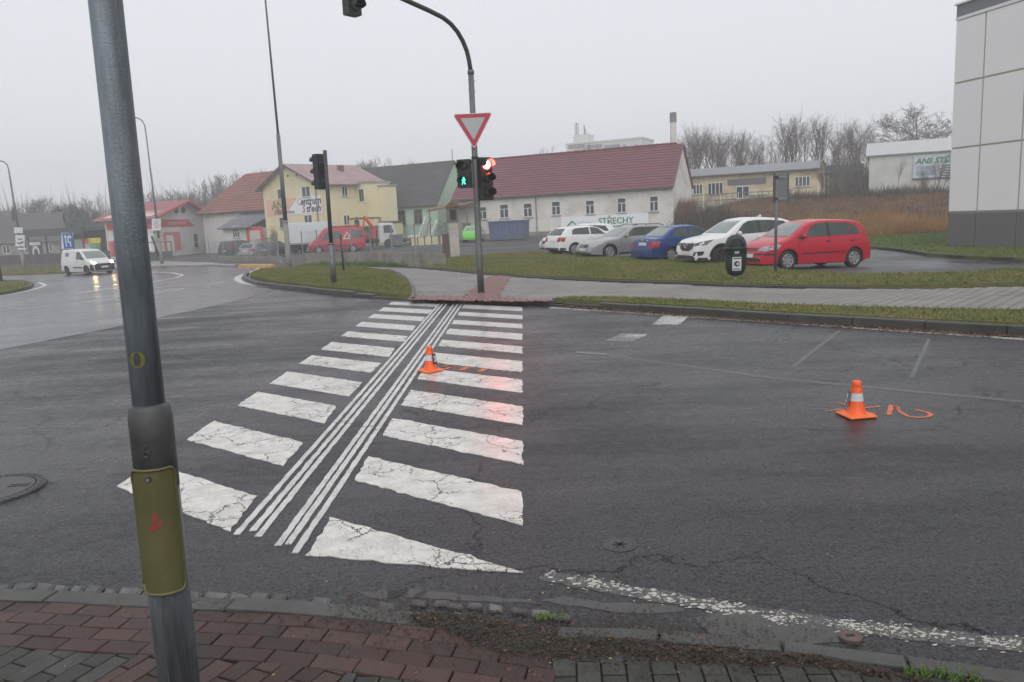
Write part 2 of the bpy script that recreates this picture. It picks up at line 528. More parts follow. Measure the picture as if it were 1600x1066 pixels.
NK = [(-2.79, 3.85), (-2.44, 3.80), (-1.92, 3.70), (-1.34, 3.60), (-.92, 3.52), (-.46, 3.385), (.15, 3.2), (.59, 3.14), (1.08, 3.01), (1.55, 2.84), (1.91, 2.71)]
road = sheet('road', [(-75, 26), (-30, 12), (-12, 6.6), (-6, 4.75)] + [(x, y + .02) for x, y in NK] + [(4, 2.0), (9, .1), (30, -9), (45, -14), (45, 20), (30, 30), (12, 40), (-2, 50), (-20, 75), (-40, 92), (-75, 92)], M_ROAD, 0, 1.0)
sheet('resurfaced_road', [(-9.2, 13.1), (-8.4, 16.1), (-8.0, 18.4), (-7.5, 21.4), (-7.55, 25.3), (-9, 28), (-10.6, 30.5), (-12.5, 37), (-14, 44), (-19, 54), (-27, 64), (-45, 76), (-74, 80), (-74, 27), (-30, 13.5), (-14, 9), (-11, 9.9)], M_ROAD2, .004, 1.0)
sheet('yard', [(-30, 71), (-22, 58), (-15.6, 48.6), (-11.1, 42.4), (-7.7, 40.5), (-2.9, 34.2), (1, 33), (6, 30), (15, 36), (14, 48), (16, 72), (12, 92), (-20, 104), (-60, 114), (-58, 92), (-46, 80), (-36, 75)], M_YARD, .014, 1.0)
sheet('car_park', [(1.2, 41), (2.04, 37.2), (5.33, 31.2), (7.1, 25.7), (7.95, 21.3), (8.6, 19.65), (10.9, 18.6), (12.6, 18.8), (20, 15), (30, 8), (30, 12), (22, 17.5), (15, 22.4), (14.2, 26), (14.2, 30.4), (11.5, 38), (6, 44)], M_LOT, .028, .8)

# ---------------------------------------------------------------- far kerb, island, verge, path
FK = pxpoly([(440, 452), (500, 459), (560, 465), (600, 467.4), (640, 469.5)]) + [(-1.6, 18.1)] + pxpoly([(860, 477), (950, 484), (1100, 494.6), (1200, 502), (1400, 514), (1600, 526)]) + [(8.3, 8.6), (12.5, 4.6)]
FKI = pxpoly([(384, 429), (379, 436), (384, 441), (400, 446.5)]) + FK[:1]
def kerb_run(name, line, m, hgt, wid, stone, drop=None, parent=None, side=1, bev=.012):
    """kerb stones laid along the line; the road is on the right-hand side of its direction when side = 1"""
    P = [Vector((x, y, 0)) for x, y in line]
    seg = [0]
    for a, b_ in zip(P, P[1:]): seg.append(seg[-1] + (b_ - a).length)
    def at(s):
        for i in range(len(P) - 1):
            if s <= seg[i + 1] or i == len(P) - 2:
                return P[i].lerp(P[i + 1], (s - seg[i]) / max(1e-6, seg[i + 1] - seg[i]))
    n = max(1, round(seg[-1] / stone)); out = []
    for k in range(n):
        a, b_ = at(seg[-1] * k / n), at(seg[-1] * (k + 1) / n)
        d = (b_ - a).normalized(); nr = Vector((-d.y, d.x, 0)) * side
        a2, b2 = a + d * .004, b_ - d * .004
        c = (a + b_) / 2
        hh = hgt if drop is None else drop(c)
        z0a, z0b = h(a2.x, a2.y), h(b2.x, b2.y)
        jz = random.uniform(-.004, .004)
        q = []
        for z in (-.15, None):
            for p, z0 in ((a2, z0a), (b2, z0b)):
                q.append((p, 0, z0 + (z if z is not None else hh + jz)))
                q.append((p, wid, z0 + (z if z is not None else hh + jz)))
        V = [(p + nr * w) for p, w, z in q]
        V = [(v.x, v.y, q[i][2]) for i, v in enumerate(V)]
        fs = [(0, 2, 3, 1), (4, 5, 7, 6), (0, 4, 6, 2), (1, 3, 7, 5), (0, 1, 5, 4), (2, 6, 7, 3)]
        if side < 0: fs = [f[::-1] for f in fs]
        o = Vector((c.x, c.y, h(c.x, c.y)))
        me = MB().add([tuple(Vector(v) - o) for v in V], fs)
        out.append(me.build(name, m, parent, loc=o, bev=bev))
    return out
def crossing_drop(c):                                    # the kerb is lowered where the crossing meets it
    s = c.x
    if -3.0 < s < 1.0: return .035
    return .035 + .10 * min(1, max(0, (s - 1.0) / 1.2)) if s >= 1.0 else .035 + .105 * min(1, (-3.0 - s) / 1.6)
far_kerb = tag(bpy.data.objects.new('far_kerb', None), kind='structure'); C.objects.link(far_kerb)
kerb_run('kerb_stone', FKI + FK[1:], M_KERB, .14, .15, 1.0, crossing_drop, far_kerb)

PK = .11
ISL = pxpoly([(391, 430), (391, 428.5), (397, 424.5), (410, 420), (470, 416.5), (560, 417.5), (610, 423), (634, 437), (642, 449), (643, 460), (620, 460.5), (600, 458.5), (560, 453.5), (500, 447), (440, 440.5), (410, 435.5), (394, 431.5)], .12)
sheet('traffic_island_lawn', ISL, M_LAWN, .135, .5, skirt=.14)
LAWN = pxpoly([(686, 416), (700, 405), (760, 400), (840, 395.5), (860, 400), (1000, 406), (1130, 414), (1240, 427.5), (1320, 433), (1500, 431), (1600, 424), (1750, 414), (1750, 442), (1600, 447), (1440, 451), (1300, 451), (1140, 448), (1000, 442), (860, 436), (760, 429), (700, 423), (655, 420)], .06)
sheet('car_park_lawn', LAWN, M_LAWN, .15, .5, skirt=.2)
VERGE = pxpoly([(862, 469), (900, 466.5), (960, 466.5), (1100, 472), (1200, 477.5), (1400, 484), (1600, 488), (1800, 490), (1800, 524), (1600, 509), (1400, 500), (1200, 488.5), (1100, 482), (950, 473.5), (900, 470.5)], .11)
sheet('verge_grass_strip', VERGE, M_LAWN, .15, .5, skirt=.1)
PATHP = pxpoly([(560, 417.2), (655, 420), (700, 424), (760, 430), (860, 437), (1000, 443), (1140, 449), (1300, 452), (1440, 452), (1600, 448), (1800, 440), (1800, 489), (1600, 487.5), (1400, 484), (1200, 478), (1100, 472.5), (960, 467), (900, 467), (862, 469)], .11) + [(.95, 16.2), (-2.2, 19.0)] + pxpoly([(644, 461), (641, 447), (632, 435), (610, 423)], .11)
path = sheet('far_path', PATHP, M_PATHJ, .10, .6, skirt=.1)

# far path pavers: rows laid across the path, joined as one part because each is only a few pixels high
kd = Vector((.735, -.678, 0)); kn = Vector((.678, .735, 0))   # along the kerb, away from the road
def far_pavers(poly, m, name, a0, a1, b0, b1, La, Lb, org, gap=.008, z=.104, hgt=.010, ax=None, excl=None, off=True):
    ad, an = (kd, kn) if ax is None else ax
    V = []; Fq = []
    na, nb = int((a1 - a0) / La), int((b1 - b0) / Lb)
    for j in range(nb):
        for i in range(na):
            a = a0 + i * La + (La / 2 if (j % 2 and off) else 0); b_ = b0 + j * Lb
            c = org + ad * (a + La / 2) + an * (b_ + Lb / 2)
            if not inside(c.x, c.y, poly) or (excl and inside(c.x, c.y, excl)): continue
            q = [org + ad * (a + gap / 2) + an * (b_ + gap / 2), org + ad * (a + La - gap / 2) + an * (b_ + gap / 2),
                 org + ad * (a + La - gap / 2) + an * (b_ + Lb - gap / 2), org + ad * (a + gap / 2) + an * (b_ + Lb - gap / 2)]
            o = len(V); dz = random.uniform(-.0025, .0025)
            V += [(p.x, p.y, h(p.x, p.y) + z + hgt + dz) for p in q] + [(p.x, p.y, h(p.x, p.y) + z - .01) for p in q]
            Fq += [(o, o + 1, o + 2, o + 3)] + [(o + 4 + k, o + 4 + (k + 1) % 4, o + (k + 1) % 4, o + k) for k in range(4)]
    if V: return tag(np_mesh(name, m, V, Fq, path), kind='stuff')
P0 = Vector((-.7, 17.5, 0))
TACT = pxpoly([(722, 467.5), (768, 429.5), (798, 431.5), (775, 469.3), (770, 471)], .11)
REDB = pxpoly([(642, 462), (700, 463), (780, 464), (830, 468.5), (858, 468), (862, 470.5), (800, 471), (642, 468)], .11)
far_pavers(PATHP, M_PATH, 'path_pavers', -16, 16, -2.0, 12, .2, .2, P0, .020, excl=TACT, off=False)
gd = (Vector((.0, -1, 0)), Vector((1, 0, 0)))
far_pavers(TACT, M_PATHR, 'tactile_pavers', -8, 12, -4, 6, .2, .1, P0, .014, z=.113, hgt=.014, ax=((kd * .0 + Vector((.15, -.99, 0))), Vector((.99, .15, 0))), off=False)
far_pavers(REDB, M_PATHR, 'red_border_pavers', -16, 16, -2, 8, .2, .1, P0, .010, z=.112, excl=TACT)
edging = tag(bpy.data.objects.new('lawn_edging', None), kind='structure'); C.objects.link(edging)
kerb_run('edging_stone', pxpoly([(655, 420.6), (700, 424.4), (760, 430.2), (860, 437.2), (1000, 443.2), (1140, 449.2), (1300, 452.2), (1345, 452.6)], .1), M_KERB, .165, .06, 1.0, None, edging)
kerb_run('edging_stone', pxpoly([(648, 468), (648, 452), (640, 438), (628, 429), (608, 421.5)], .1), M_KERBN, .16, .08, .8, None, edging)
back_kerb = tag(bpy.data.objects.new('car_park_back_kerb', None), kind='structure'); C.objects.link(back_kerb)
BK = pxpoly([(1330, 381), (1357, 388), (1450, 400.5), (1530, 406), (1600, 409), (1750, 413)])
kerb_run('kerb_stone', BK, M_KERB, .12, .12, 1.0, None, back_kerb)
BL = BK + [(30, 12), (30, 40), (24, 48), (14.5, 46), (13, 37)]
sheet('building_lawn', BL, M_LAWN, .10, .8, skirt=.1)
bp = Vector((14.2, 30.4, 0))
# left side: verge along the fence and the tip of the splitter island
LV = pxpoly([(-120, 427), (0, 421.5), (60, 419.5), (172, 416), (172, 422.5), (100, 426.5), (0, 430), (-120, 437)], .05)
sheet('roadside_grass_strip', LV, M_LAWN, .12, 1.5, skirt=.14)
LI = pxpoly([(-60, 443), (0, 440), (38, 441), (52, 445), (48, 449), (0, 459), (-60, 470)], .05)
sheet('splitter_island_lawn', LI, M_LAWN, .12, .8, skirt=.14)
lik = tag(bpy.data.objects.new('splitter_island_kerb', None), kind='structure'); C.objects.link(lik)
kerb_run('kerb_stone', pxpoly([(-60, 471.5), (0, 460.5), (48, 450.5), (54, 446), (40, 441), (0, 440)]), M_KERB, .14, .15, 1.0, None, lik)
EI = pxpoly([(172, 412), (260, 409.5), (330, 411.5), (372, 415.5), (366, 417), (330, 414.6), (250, 416.6), (172, 421)], .05)
sheet('entrance_path', EI, M_PATH, .12, 1.0, skirt=.14)

# ================================================================ road markings (parts of the road)
def g2(pts): return [tuple(G(x, y))[:2] for x, y in pts]
z1 = lambda x, y: (540 + x / 4.442, 440 + y / 4.442)
z3 = lambda x, y: (350 + x / 3.265, 680 + y / 3.265)
def mark(name, pts, m=None, dz=.006, jit=.0065, world_pts=False, step=.5):
    P = pts if world_pts else g2(pts)
    return sheet(name, P, m or M_PAINT, dz, step, None, road, .006 if dz > .003 else 0, jit)
sd = Vector((math.cos(math.radians(-39)), math.sin(math.radians(-39)), 0))
def xline(P, dirn, X0, X1, y0, y1):                      # where the stripe's edge meets a side line of the crossing
    A = Vector((X0, y0, 0)); B = Vector((X1, y1, 0)); e = B - A
    den = dirn.x * e.y - dirn.y * e.x
    t = ((A.x - P[0]) * e.y - (A.y - P[1]) * e.x) / den
    return (P[0] + dirn.x * t, P[1] + dirn.y * t)
Q = lambda x, y: tuple(G(x, y))[:2]
RT = [480.5, 493.1, 506.9, 522.2, 542, 565.2, 594, 635.4, 690.7, 770.3]
RB = [486.6, 499.2, 513.8, 531.6, 552.8, 582.3, 614.5, 664.7, 725.9, 821.8]
LTOP = [z1(650, 155), z1(605, 198), z1(555, 248), z1(490, 308), z1(432, 382), z1(345, 465), z1(245, 570), (566, 598), (526, 635), (475, 692), (400, 777)]
LBOT = [z1(630, 176), z1(580, 225), z1(530, 277), z1(465, 342), z1(405, 420), z1(300, 525), z1(180, 635), (546, 620), (507, 662), (442, 729), (360, 831)]
LTL = [z1(312, 140), z1(240, 180), z1(165, 223), z1(85, 282), (540, 516), (513, 534), (480, 553), (438, 580), (385, 613), (322, 658), (200, 742)]
LBL = [z1(295, 158), z1(222, 203), z1(143, 247), (550, 508), (528, 525), (499, 543), (465, 567), (416, 597), (361, 632), (282, 686), (168, 771)]
gl0, gl1 = Q(*z3(545, 420)), Q(725, 477)                 # left edge of the right-hand column
for i in range(10):
    a, b_ = Q(816.3, RT[i]), Q(816.6, RB[i])
    d = sd if i > 1 else Vector((math.cos(math.radians(-40)), math.sin(math.radians(-40)), 0))
    mark('crossing_stripe', [xline(a, d, *[gl0[0], gl1[0], gl0[1], gl1[1]]), a, b_, xline(b_, d, gl0[0], gl1[0], gl0[1], gl1[1])], M_PAINT if i > 3 else M_PAINTF, world_pts=True)
mark('crossing_stripe', [z3(545, 420), z3(640, 447), z3(1010, 555), z3(1525, 703), z3(1240, 688), z3(980, 665), z3(700, 640), z3(427, 615)])
for i in range(11):
    a, b_ = Q(*LTOP[i]), Q(*LBOT[i])
    w0, w1 = Q(612, 472.5), Q(169, 770)
    mark('crossing_stripe', [xline(a, sd, w0[0], w1[0], w0[1], w1[1]), a, b_, xline(b_, sd, w0[0], w1[0], w0[1], w1[1])], M_PAINT if i > 3 else M_PAINTF, world_pts=True)
# guidance strip: six narrow lines in two groups of three
gs0 = [(670, 476), (676, 475.7), (682, 475.4)]
top6 = [z1(655, 153), z1(677, 153), z1(705, 154), z1(755, 155), z1(780, 157), z1(805, 160)]
bot6 = [z3(62, 512), z3(143, 494), z3(170, 524), z3(273, 570), z3(326, 562), z3(360, 607)]
for k in range(6):
    A, B = Vector(Q(*top6[k])), Vector(Q(*bot6[k]))
    d = (B - A).normalized(); nr = Vector((-d.y, d.x)) * .021
    L = (B - A).length; s = 0.
    cuts = [0, L * .30, L * .62, L * .80, L]
    for c0, c1 in zip(cuts, cuts[1:]):
        p, q = A + d * (c0 + .012), A + d * (c1 - .012)
        mark('guidance_line', [tuple(p + nr), tuple(q + nr), tuple(q - nr), tuple(p - nr)], M_PAINTF, .006, .0022, True)
def ribbon(name, line, w, m, dz=.006, jit=.004, world_pts=False, taper=None):
    P = [Vector(p) for p in (line if world_pts else g2(line))]
    Lft, Rgt = [], []
    for i, p in enumerate(P):
        d = (P[min(i + 1, len(P) - 1)] - P[max(0, i - 1)]).normalized(); nr = Vector((-d.y, d.x))
        ww = (w if taper is None else w * taper[i]) / 2
        Lft.append(tuple(p + nr * ww)); Rgt.append(tuple(p - nr * ww))
    return mark(name, Lft + Rgt[::-1], m, dz, jit, True)
ribbon('edge_line', [(860, 481), (950, 486.5), (1050, 493), (1200, 503), (1300, 510), (1450, 520), (1600, 530.5), (1750, 541)], .12, M_PAINTW)
ribbon('edge_line', [(580, 464.6), (540, 461.6), (500, 457.7), (440, 450.5), (400, 446), (380, 442), (371, 437.5), (372, 433), (384, 427.5), (400, 422.5), (404, 419.5), (385, 416.5), (340, 415.2), (290, 415.8)], .24, M_PAINTF, taper=[.6, .6, .7, .9, 1, 1, 1.1, 1.1, 1, .8, .5, .5, .5, .5])
ribbon('give_way_block', [(1040, 507.5), (1058, 492.5)], .46, M_PAINTW)
M_PAINTX = paint_mat('nearly_gone_road_paint', (.56, .55, .51), .6, .215)
ribbon('give_way_block', [(966, 534), (992, 522)], .44, M_PAINTX, .0025)
ribbon('give_way_block', [(900, 550.5), (948, 554)], .14, M_PAINTX, .0025)
ribbon('faint_line', [(950, 556), (1080, 573), (1200, 590), (1330, 603), (1450, 614), (1600, 628)], .09, M_PAINTG, .0015)
ribbon('faint_line', [(1238, 574), (1312, 517)], .05, M_PAINTG, .0015)
ribbon('faint_line', [(1424, 590), (1452, 530)], .05, M_PAINTG, .0015)
ribbon('faint_line', [(1300, 521), (1452, 530)], .04, M_PAINTG, .0015)
ribbon('lane_line', [(112, 475), (182, 466)], .12, M_PAINTF)
ribbon('lane_line', [(238, 459), (287, 451)], .12, M_PAINTF)
ribbon('lane_line', [(318, 445.8), (352, 440.5)], .12, M_PAINTF)
ribbon('lane_line', [(118, 459), (184, 449.5), (238, 441), (276, 434), (286, 430), (270, 426.5), (238, 425.3)], .16, M_PAINTF)
ribbon('edge_line', [(-60, 473), (0, 462.5), (54, 452), (72, 446), (60, 441.5)], .2, M_PAINTF)
# the almost worn-away edge line along the near gutter: hundreds of separate paint chips
ribbon('edge_line', [(848, 899), (1000, 927), (1150, 953), (1300, 975), (1450, 993), (1600, 1009)], .11, mat('remnant_of_paint', (.055, .054, .052), .6, .3, 40, dirt=((.16, .155, .145), 30, .55)), .0015, .008)
EL = [Vector(p) for p in g2([(848, 898), (1000, 926), (1150, 953), (1300, 975), (1450, 992), (1600, 1008), (1800, 1028)])]
sl = [0]
for a, b_ in zip(EL, EL[1:]): sl.append(sl[-1] + (b_ - a).length)
rng = random.Random(3)
V = []; Ft = []
for _ in range(1800):
    s = rng.uniform(0, sl[-1]); i = max(k for k in range(len(EL) - 1) if sl[k] <= s)
    d = (EL[i + 1] - EL[i]).normalized()
    if mnoise.noise(Vector((s * 3.5, 0, 1))) < .0 and rng.random() < .6: continue
    w = rng.gauss(0, .035)
    p = EL[i] + d * (s - sl[i]) + Vector((-d.y, d.x)) * w
    r = .002 + .008 * rng.random() ** 2.2 * (1.3 if s < 1.2 else 1)
    k = rng.randint(4, 6); a0 = rng.uniform(0, 6.28); o = len(V)
    st = rng.uniform(1, 2.0)
    V.append((p.x, p.y, .0045))
    for j in range(6):
        rr = r * rng.uniform(.35, 1.3); a = a0 + j * PI / 3
        V.append((p.x + math.cos(a) * rr * st, p.y + math.sin(a) * rr, .0025))
    Ft += [(o, o + 1 + j, o + 1 + (j + 1) % 6) for j in range(6)]
tag(np_mesh('paint_chips', M_CHIP, V, Ft, road), kind='stuff')
# orange spray marks
def spray_mat():
    m, n, l, b, out = nodes('orange_spray_paint')
    t = tex(n, l, 'noise', 70, 5, .8)
    k = ramp(n, l, t.outputs[0], .40, .56)
    c = mixc(n, l, k.outputs[0], (.10, .045, .035), (.85, .17, .03))
    l.new(c, b.inputs['Base Color']); b.inputs['Roughness'].default_value = .5
    return m
M_SPRAY = spray_mat()
def spr(pts, w=.028): ribbon('spray_mark', pts, w * 1.35, M_SPRAY, .0026, .004)
z6 = lambda x, y: (1270 + x / 7.62, 580 + y / 7.62)
spr([z6(160, 475), z6(380, 455)], .024); spr([z6(260, 372), z6(420, 410)], .022); spr([z6(600, 440), z6(800, 420)], .022); spr([z6(640, 492), z6(740, 512)], .024)
spr([z6(905, 525), z6(925, 450), z6(945, 405), z6(990, 420), z6(1040, 490), z6(1130, 540), z6(1250, 556), z6(1370, 545), z6(1410, 520), z6(1370, 490), z6(1220, 462)], .028)
z5 = lambda x, y: (630 + x / 10, 530 + y / 10)
spr([z5(180, 455), z5(330, 445)]); spr([z5(600, 425), z5(740, 400)], .03); spr([z5(660, 470), z5(740, 440)], .05); spr([z5(910, 480), z5(1010, 440)], .06); spr([z5(1190, 510), z5(1280, 465)], .06)
spr([z5(740, 445), z5(900, 435)], .025); spr([z5(760, 475), z5(920, 490)], .02)

# iron covers in the road
M_IRON = mat('wet_cast_iron', (.055, .052, .050), .38, .3, 12, dirt=((.03, .025, .02), 9, .6), bmp=.5, bscale=80)
M_IRONR = mat('rusty_iron', (.11, .075, .060), .55, .3, 14, bmp=.4)
def cover(name, c, r, label, m, slots):
    t = thing(name, label, 'manhole cover' if r > .2 else 'valve cover', (c[0], c[1], h(*c[:2]) + (-.009 if slots == 4 else .002)))
    MB().lathe([(r * .80, .010), (r * .80, .012)], 40).build('lid', m, t)
    rim = MB().lathe([(r * .83, -.02), (r * .83, .012), (r, .012), (r * 1.01, -.02)], 40, cap=False)
    rim.build('rim', m, t)
    if slots == 2:
        for k in range(46):
            a = 2 * PI * k / 46
            T = Matrix.Rotation(a, 4, 'Z')
            rim2 = MB().cbox((r * .92, 0, .0125), (r * .11, r * .05, .006), T)
            rim2.build('rim_rib', m, t)
    s = MB()
    if slots == 2:
        for k in (-1, 1): s.cbox((r * .5, r * (.2 + k * .05), .0125), (.16, .018, .002))
    elif slots == 4:
        for k in range(3): s.cbox((0, 0, .0125), (r * .9, r * .16, .002), Matrix.Rotation(k * PI / 3, 4, 'Z'))
    else: s.cbox((0, 0, .013), (r * .7, r * .35, .002))
    s.build('lifting_slot', M_JOINT, t)
    return t
cover('manhole_cover', (-4.02, 5.58), .40, 'large round iron manhole cover left of the tall near pole', M_IRON, 2)
cover('valve_cover', (.555, 4.11), .095, 'small round dark iron valve cover in the road between crossing and near edge line', M_IRON, 4)
cover('valve_cover', (1.395, 3.055), .048, 'tiny rusty ring shaped valve cap beside the kerb puddle', M_IRONR, 1)

# ================================================================ near pavement
np_ = tag(bpy.data.objects.new('near_pavement', None), kind='structure'); C.objects.link(np_)
sheet('pavement_bed', [(x, y - .03) for x, y in NK] + [(6, 1.0), (9, -.6), (9, -6), (-12, -6), (-12, 5.8), (-6, 4.6)], M_JOINT, .016, 1.0)
def flat_piece(name, P, z, m, hgt=.03, bv=.004, tilt=.0015):
    """one stone or paver with a chamfered top edge; P is its outline on the ground"""
    if len(P) < 3: return
    ar = abs(sum(P[i][0] * P[(i + 1) % len(P)][1] - P[(i + 1) % len(P)][0] * P[i][1] for i in range(len(P)))) / 2
    if ar < .0012: return
    if sum(P[i][0] * P[(i + 1) % len(P)][1] - P[(i + 1) % len(P)][0] * P[i][1] for i in range(len(P))) < 0: P = P[::-1]
    cx = sum(p[0] for p in P) / len(P); cy_ = sum(p[1] for p in P) / len(P)
    P = [(p[0] - cx, p[1] - cy_) for p in P]
    I = inset_poly(P, bv); n = len(P)
    tx, ty = random.gauss(0, tilt) * 8, random.gauss(0, tilt) * 8; dz = random.gauss(0, .0015)
    zt = lambda p: dz + tx * p[0] + ty * p[1]
    V = [(p[0], p[1], -hgt) for p in P] + [(p[0], p[1], zt(p) - bv) for p in P] + [(p[0], p[1], zt(p)) for p in I]
    fs = [tuple(range(2 * n, 3 * n))]
    for r in range(2): fs += [(r * n + i, r * n + (i + 1) % n, (r + 1) * n + (i + 1) % n, (r + 1) * n + i) for i in range(n)]
    return MB().add(V, fs).build(name, m, np_, loc=(cx, cy_, z))
ZP = .032
# kerb: two runs with the sunken gap between them
def run_pts(a, b_, k):
    return [(a[0] + (b_[0] - a[0]) * i / k, a[1] + (b_[1] - a[1]) * i / k) for i in range(k + 1)]
def nky(x, L=NK):
    for (x0, y0), (x1, y1) in zip(L, L[1:]):
        if x <= x1 or (x1, y1) == L[-1]: return y0 + (y1 - y0) * (x - x0) / (x1 - x0)
for x0, x1 in ((-4.45, -3.45), (-3.44, -2.45), (-2.44, -1.45), (-1.44, -.46), (.15, .585), (.595, 1.075), (1.085, 1.52), (1.53, 2.0), (2.01, 2.5), (2.51, 3.0)):
    k = 3
    P = [(x0 + (x1 - x0) * i / k, nky(x0 + (x1 - x0) * i / k)) for i in range(k + 1)]
    sk = .03
    P2 = [(x - .02, y - (.115 if x < 0 else .085)) for x, y in P][::-1]
    flat_piece('kerb_stone', P + P2, ZP + .004, M_KERBN, .12, .006, .0006)
# granite setts along the road side of the kerb
x = -3.4
rs = random.Random(5)
while x < -.62:
    L = rs.uniform(.085, .135); y0 = nky(x)
    if rs.random() < .9 - .35 * (x > -1.3):
        P = [(x + rs.uniform(0, .01), y0 + .008), (x + L - .012, nky(x + L) + .008), (x + L - .02 + rs.uniform(-.01, .01), nky(x + L) + .095 + rs.uniform(-.01, .01)), (x - .01, y0 + .095 + rs.uniform(-.012, .012))]
        flat_piece('granite_sett', P, .022 + rs.uniform(-.006, .006), M_SETT, .05, .014, .004)
    x += L
for px, py in ((655, 945), (690, 946), (712, 951), (742, 950), (775, 953), (812, 958), (845, 962), (871, 966), (880, 968), (720, 966)):
    c = G(px, py); w_, l_ = rs.uniform(.02, .045), rs.uniform(.015, .03)
    flat_piece('granite_sett', [(c.x - w_, c.y + l_ + .01), (c.x + w_, c.y + l_ - .01), (c.x + w_, c.y - l_ - .01), (c.x - w_, c.y - l_ + .01)], .018, M_SETT, .05, .008, .005)
# four red rows along the kerb (offset lines of the kerb), running bond
def off_line(d):
    out = []
    for i, p in enumerate(NK):
        a, b_ = NK[max(0, i - 1)], NK[min(len(NK) - 1, i + 1)]
        v = Vector((b_[0] - a[0], b_[1] - a[1])).normalized()
        out.append((p[0] + v.y * d, p[1] - v.x * d))
    out.insert(0, (out[0][0] - 2, out[0][1] + .45))
    return out
rp = random.Random(11)
for r in range(4):
    a0, a1 = off_line(.122 + r * .098 + .003), off_line(.122 + (r + 1) * .098 - .003)
    x = -3.4 + (.1 if r % 2 else 0) + rp.uniform(-.01, .01)
    while x < .07 - .02 * r:
        L = .2
        xe = min(x + L - .006, .12)
        P = [(x, nky(x, a0)), (xe, nky(xe, a0)), (xe - .02, nky(xe, a1)), (x - .02, nky(x, a1))]
        flat_piece('red_paver', P, ZP, M_PRED)
        x += L
LOW = off_line(.122 + 4 * .098 + .004)
LOWG = off_line(.125)
def field(name, m, ang, clips, org, n1=28, n2=34):
    """pavers 200 x 100 in running bond, their long side along ang, cut to the edge lines in clips"""
    u = (math.cos(ang), math.sin(ang)); v = (-u[1], u[0])
    for j in range(-n2, n2):
        for i in range(-n1, n1):
            a = i * .2 + (.1 if j % 2 else 0); b_ = j * .1
            P = [(org[0] + u[0] * s + v[0] * t, org[1] + u[1] * s + v[1] * t) for s, t in ((a + .003, b_ + .003), (a + .197, b_ + .003), (a + .197, b_ + .097), (a + .003, b_ + .097))]
            cx = sum(p[0] for p in P) / 4; cy_ = sum(p[1] for p in P) / 4
            if not (-3.2 < cx < 2.6 and 2.0 < cy_ < 3.7): continue
            # cut along the local lower line of the red rows
            i0 = 0
            for kk in range(len(LOW) - 1):
                if LOW[kk][0] <= cx: i0 = kk
            LW = LOW
            if cx > .0 and name == 'grey_paver':
                LW = LOWG; i0 = max(k_ for k_ in range(len(LW) - 1) if LW[k_][0] <= cx or k_ == 0)
            q0, q1 = LW[i0], LW[i0 + 1]
            d = (q1[0] - q0[0], q1[1] - q0[1]); nn = (d[1], -d[0])
            P = clip_poly(P, q0, nn)
            for a_, n_ in clips:
                if P: P = clip_poly(P, a_, n_)
            if len(P) >= 3: flat_piece(name, P, ZP, m)
aL = math.radians(66)
eL = (math.sin(aL), -math.cos(aL))                       # to the right of a line along aL
field('grey_paver', M_PGREY, aL, [((-1.735, 3.10), (-eL[0], -eL[1]))], (-2.25, 2.9))
aR = math.radians(74); eR = (math.sin(aR), -math.cos(aR))
field('red_paver', M_PRED, math.radians(64), [((-1.728, 3.10), eL), ((-.745, 2.96), (-eR[0], -eR[1]))], (-1.2, 2.9))
aG = math.radians(86)
field('grey_paver', M_PGREY, aG, [((-.738, 2.96), eR)], (.09, 2.74))

# puddle, mud and leaf litter in the gutter
def water_mat():
    m, n, l, b, out = nodes('puddle_water')
    b.inputs['Base Color'].default_value = (.060, .059, .057, 1)
    b.inputs['Roughness'].default_value = .03
    b.inputs['IOR'].default_value = 1.33
    return m
M_WATER = water_mat()
PUD = g2([(1083, 968), (1100, 961), (1130, 957), (1180, 962), (1250, 969), (1300, 979), (1330, 992), (1312, 1003), (1260, 1007), (1222, 1003), (1150, 995), (1112, 991), (1095, 980)])
sheet('puddle', PUD, M_WATER, .0016, .05, 'structure', None, 0, .004)
PUD2 = g2([(880, 934), (960, 942), (1040, 944), (1075, 955), (1030, 960), (960, 956), (900, 948), (840, 938)])
sheet('puddle', PUD2, M_WATER, .0014, .05, 'structure', None, 0, .008)
PUD3 = g2([(560, 925), (640, 920), (740, 930), (830, 938), (850, 945), (760, 941), (660, 935), (580, 936)])
sheet('puddle', PUD3, M_WATER, .0012, .05, 'structure', None, 0, .008)
M_MUD = mat('leaf_mould', (.022, .017, .011), .7, .5, 40, dirt=((.035, .030, .012), 14, .7), bmp=1., bscale=90)
mud = MB()
mrng = random.Random(9)
def interp_(P, x):
    for (a, za), (b_, zb) in zip(P, P[1:]):
        if x <= b_: return za + (zb - za) * (x - a) / (b_ - a)
    return P[-1][1]
def mud_h(s, t):
    x = -.66 + s * 2.5
    yc = interp_([(-.66, 3.37), (-.45, 3.30), (-.2, 3.20), (.1, 3.07), (.4, 2.985), (.8, 2.935), (1.2, 2.82), (1.6, 2.66), (1.9, 2.56)], x) + .02 * math.sin(s * 19)
    wv = interp_([(-.66, .02), (-.45, .09), (-.2, .17), (.1, .17), (.4, .11), (.8, .075), (1.2, .06), (1.6, .045), (1.9, .03)], x) * (1 + .3 * mnoise.noise(Vector((x * 5, 0, 7))))
    y = yc + (t - .5) * 2 * wv
    e = (1 - (2 * t - 1) ** 2) * (min(1, s * 8)) * (1 - ss(.75, 1, s) * .8)
    z = ZP - .014 + .022 * e + .016 * mnoise.noise(Vector((x * 9, y * 9, 0))) * e + .012 * mnoise.noise(Vector((x * 30, y * 30, 3))) * e
    return (x, y, z)
mud.grid(mud_h, 150, 22)
tag(mud.build('mud', M_MUD, smooth=True), 'dark strip of leaf mould and moss along the kerb', 'mud', kind='stuff')
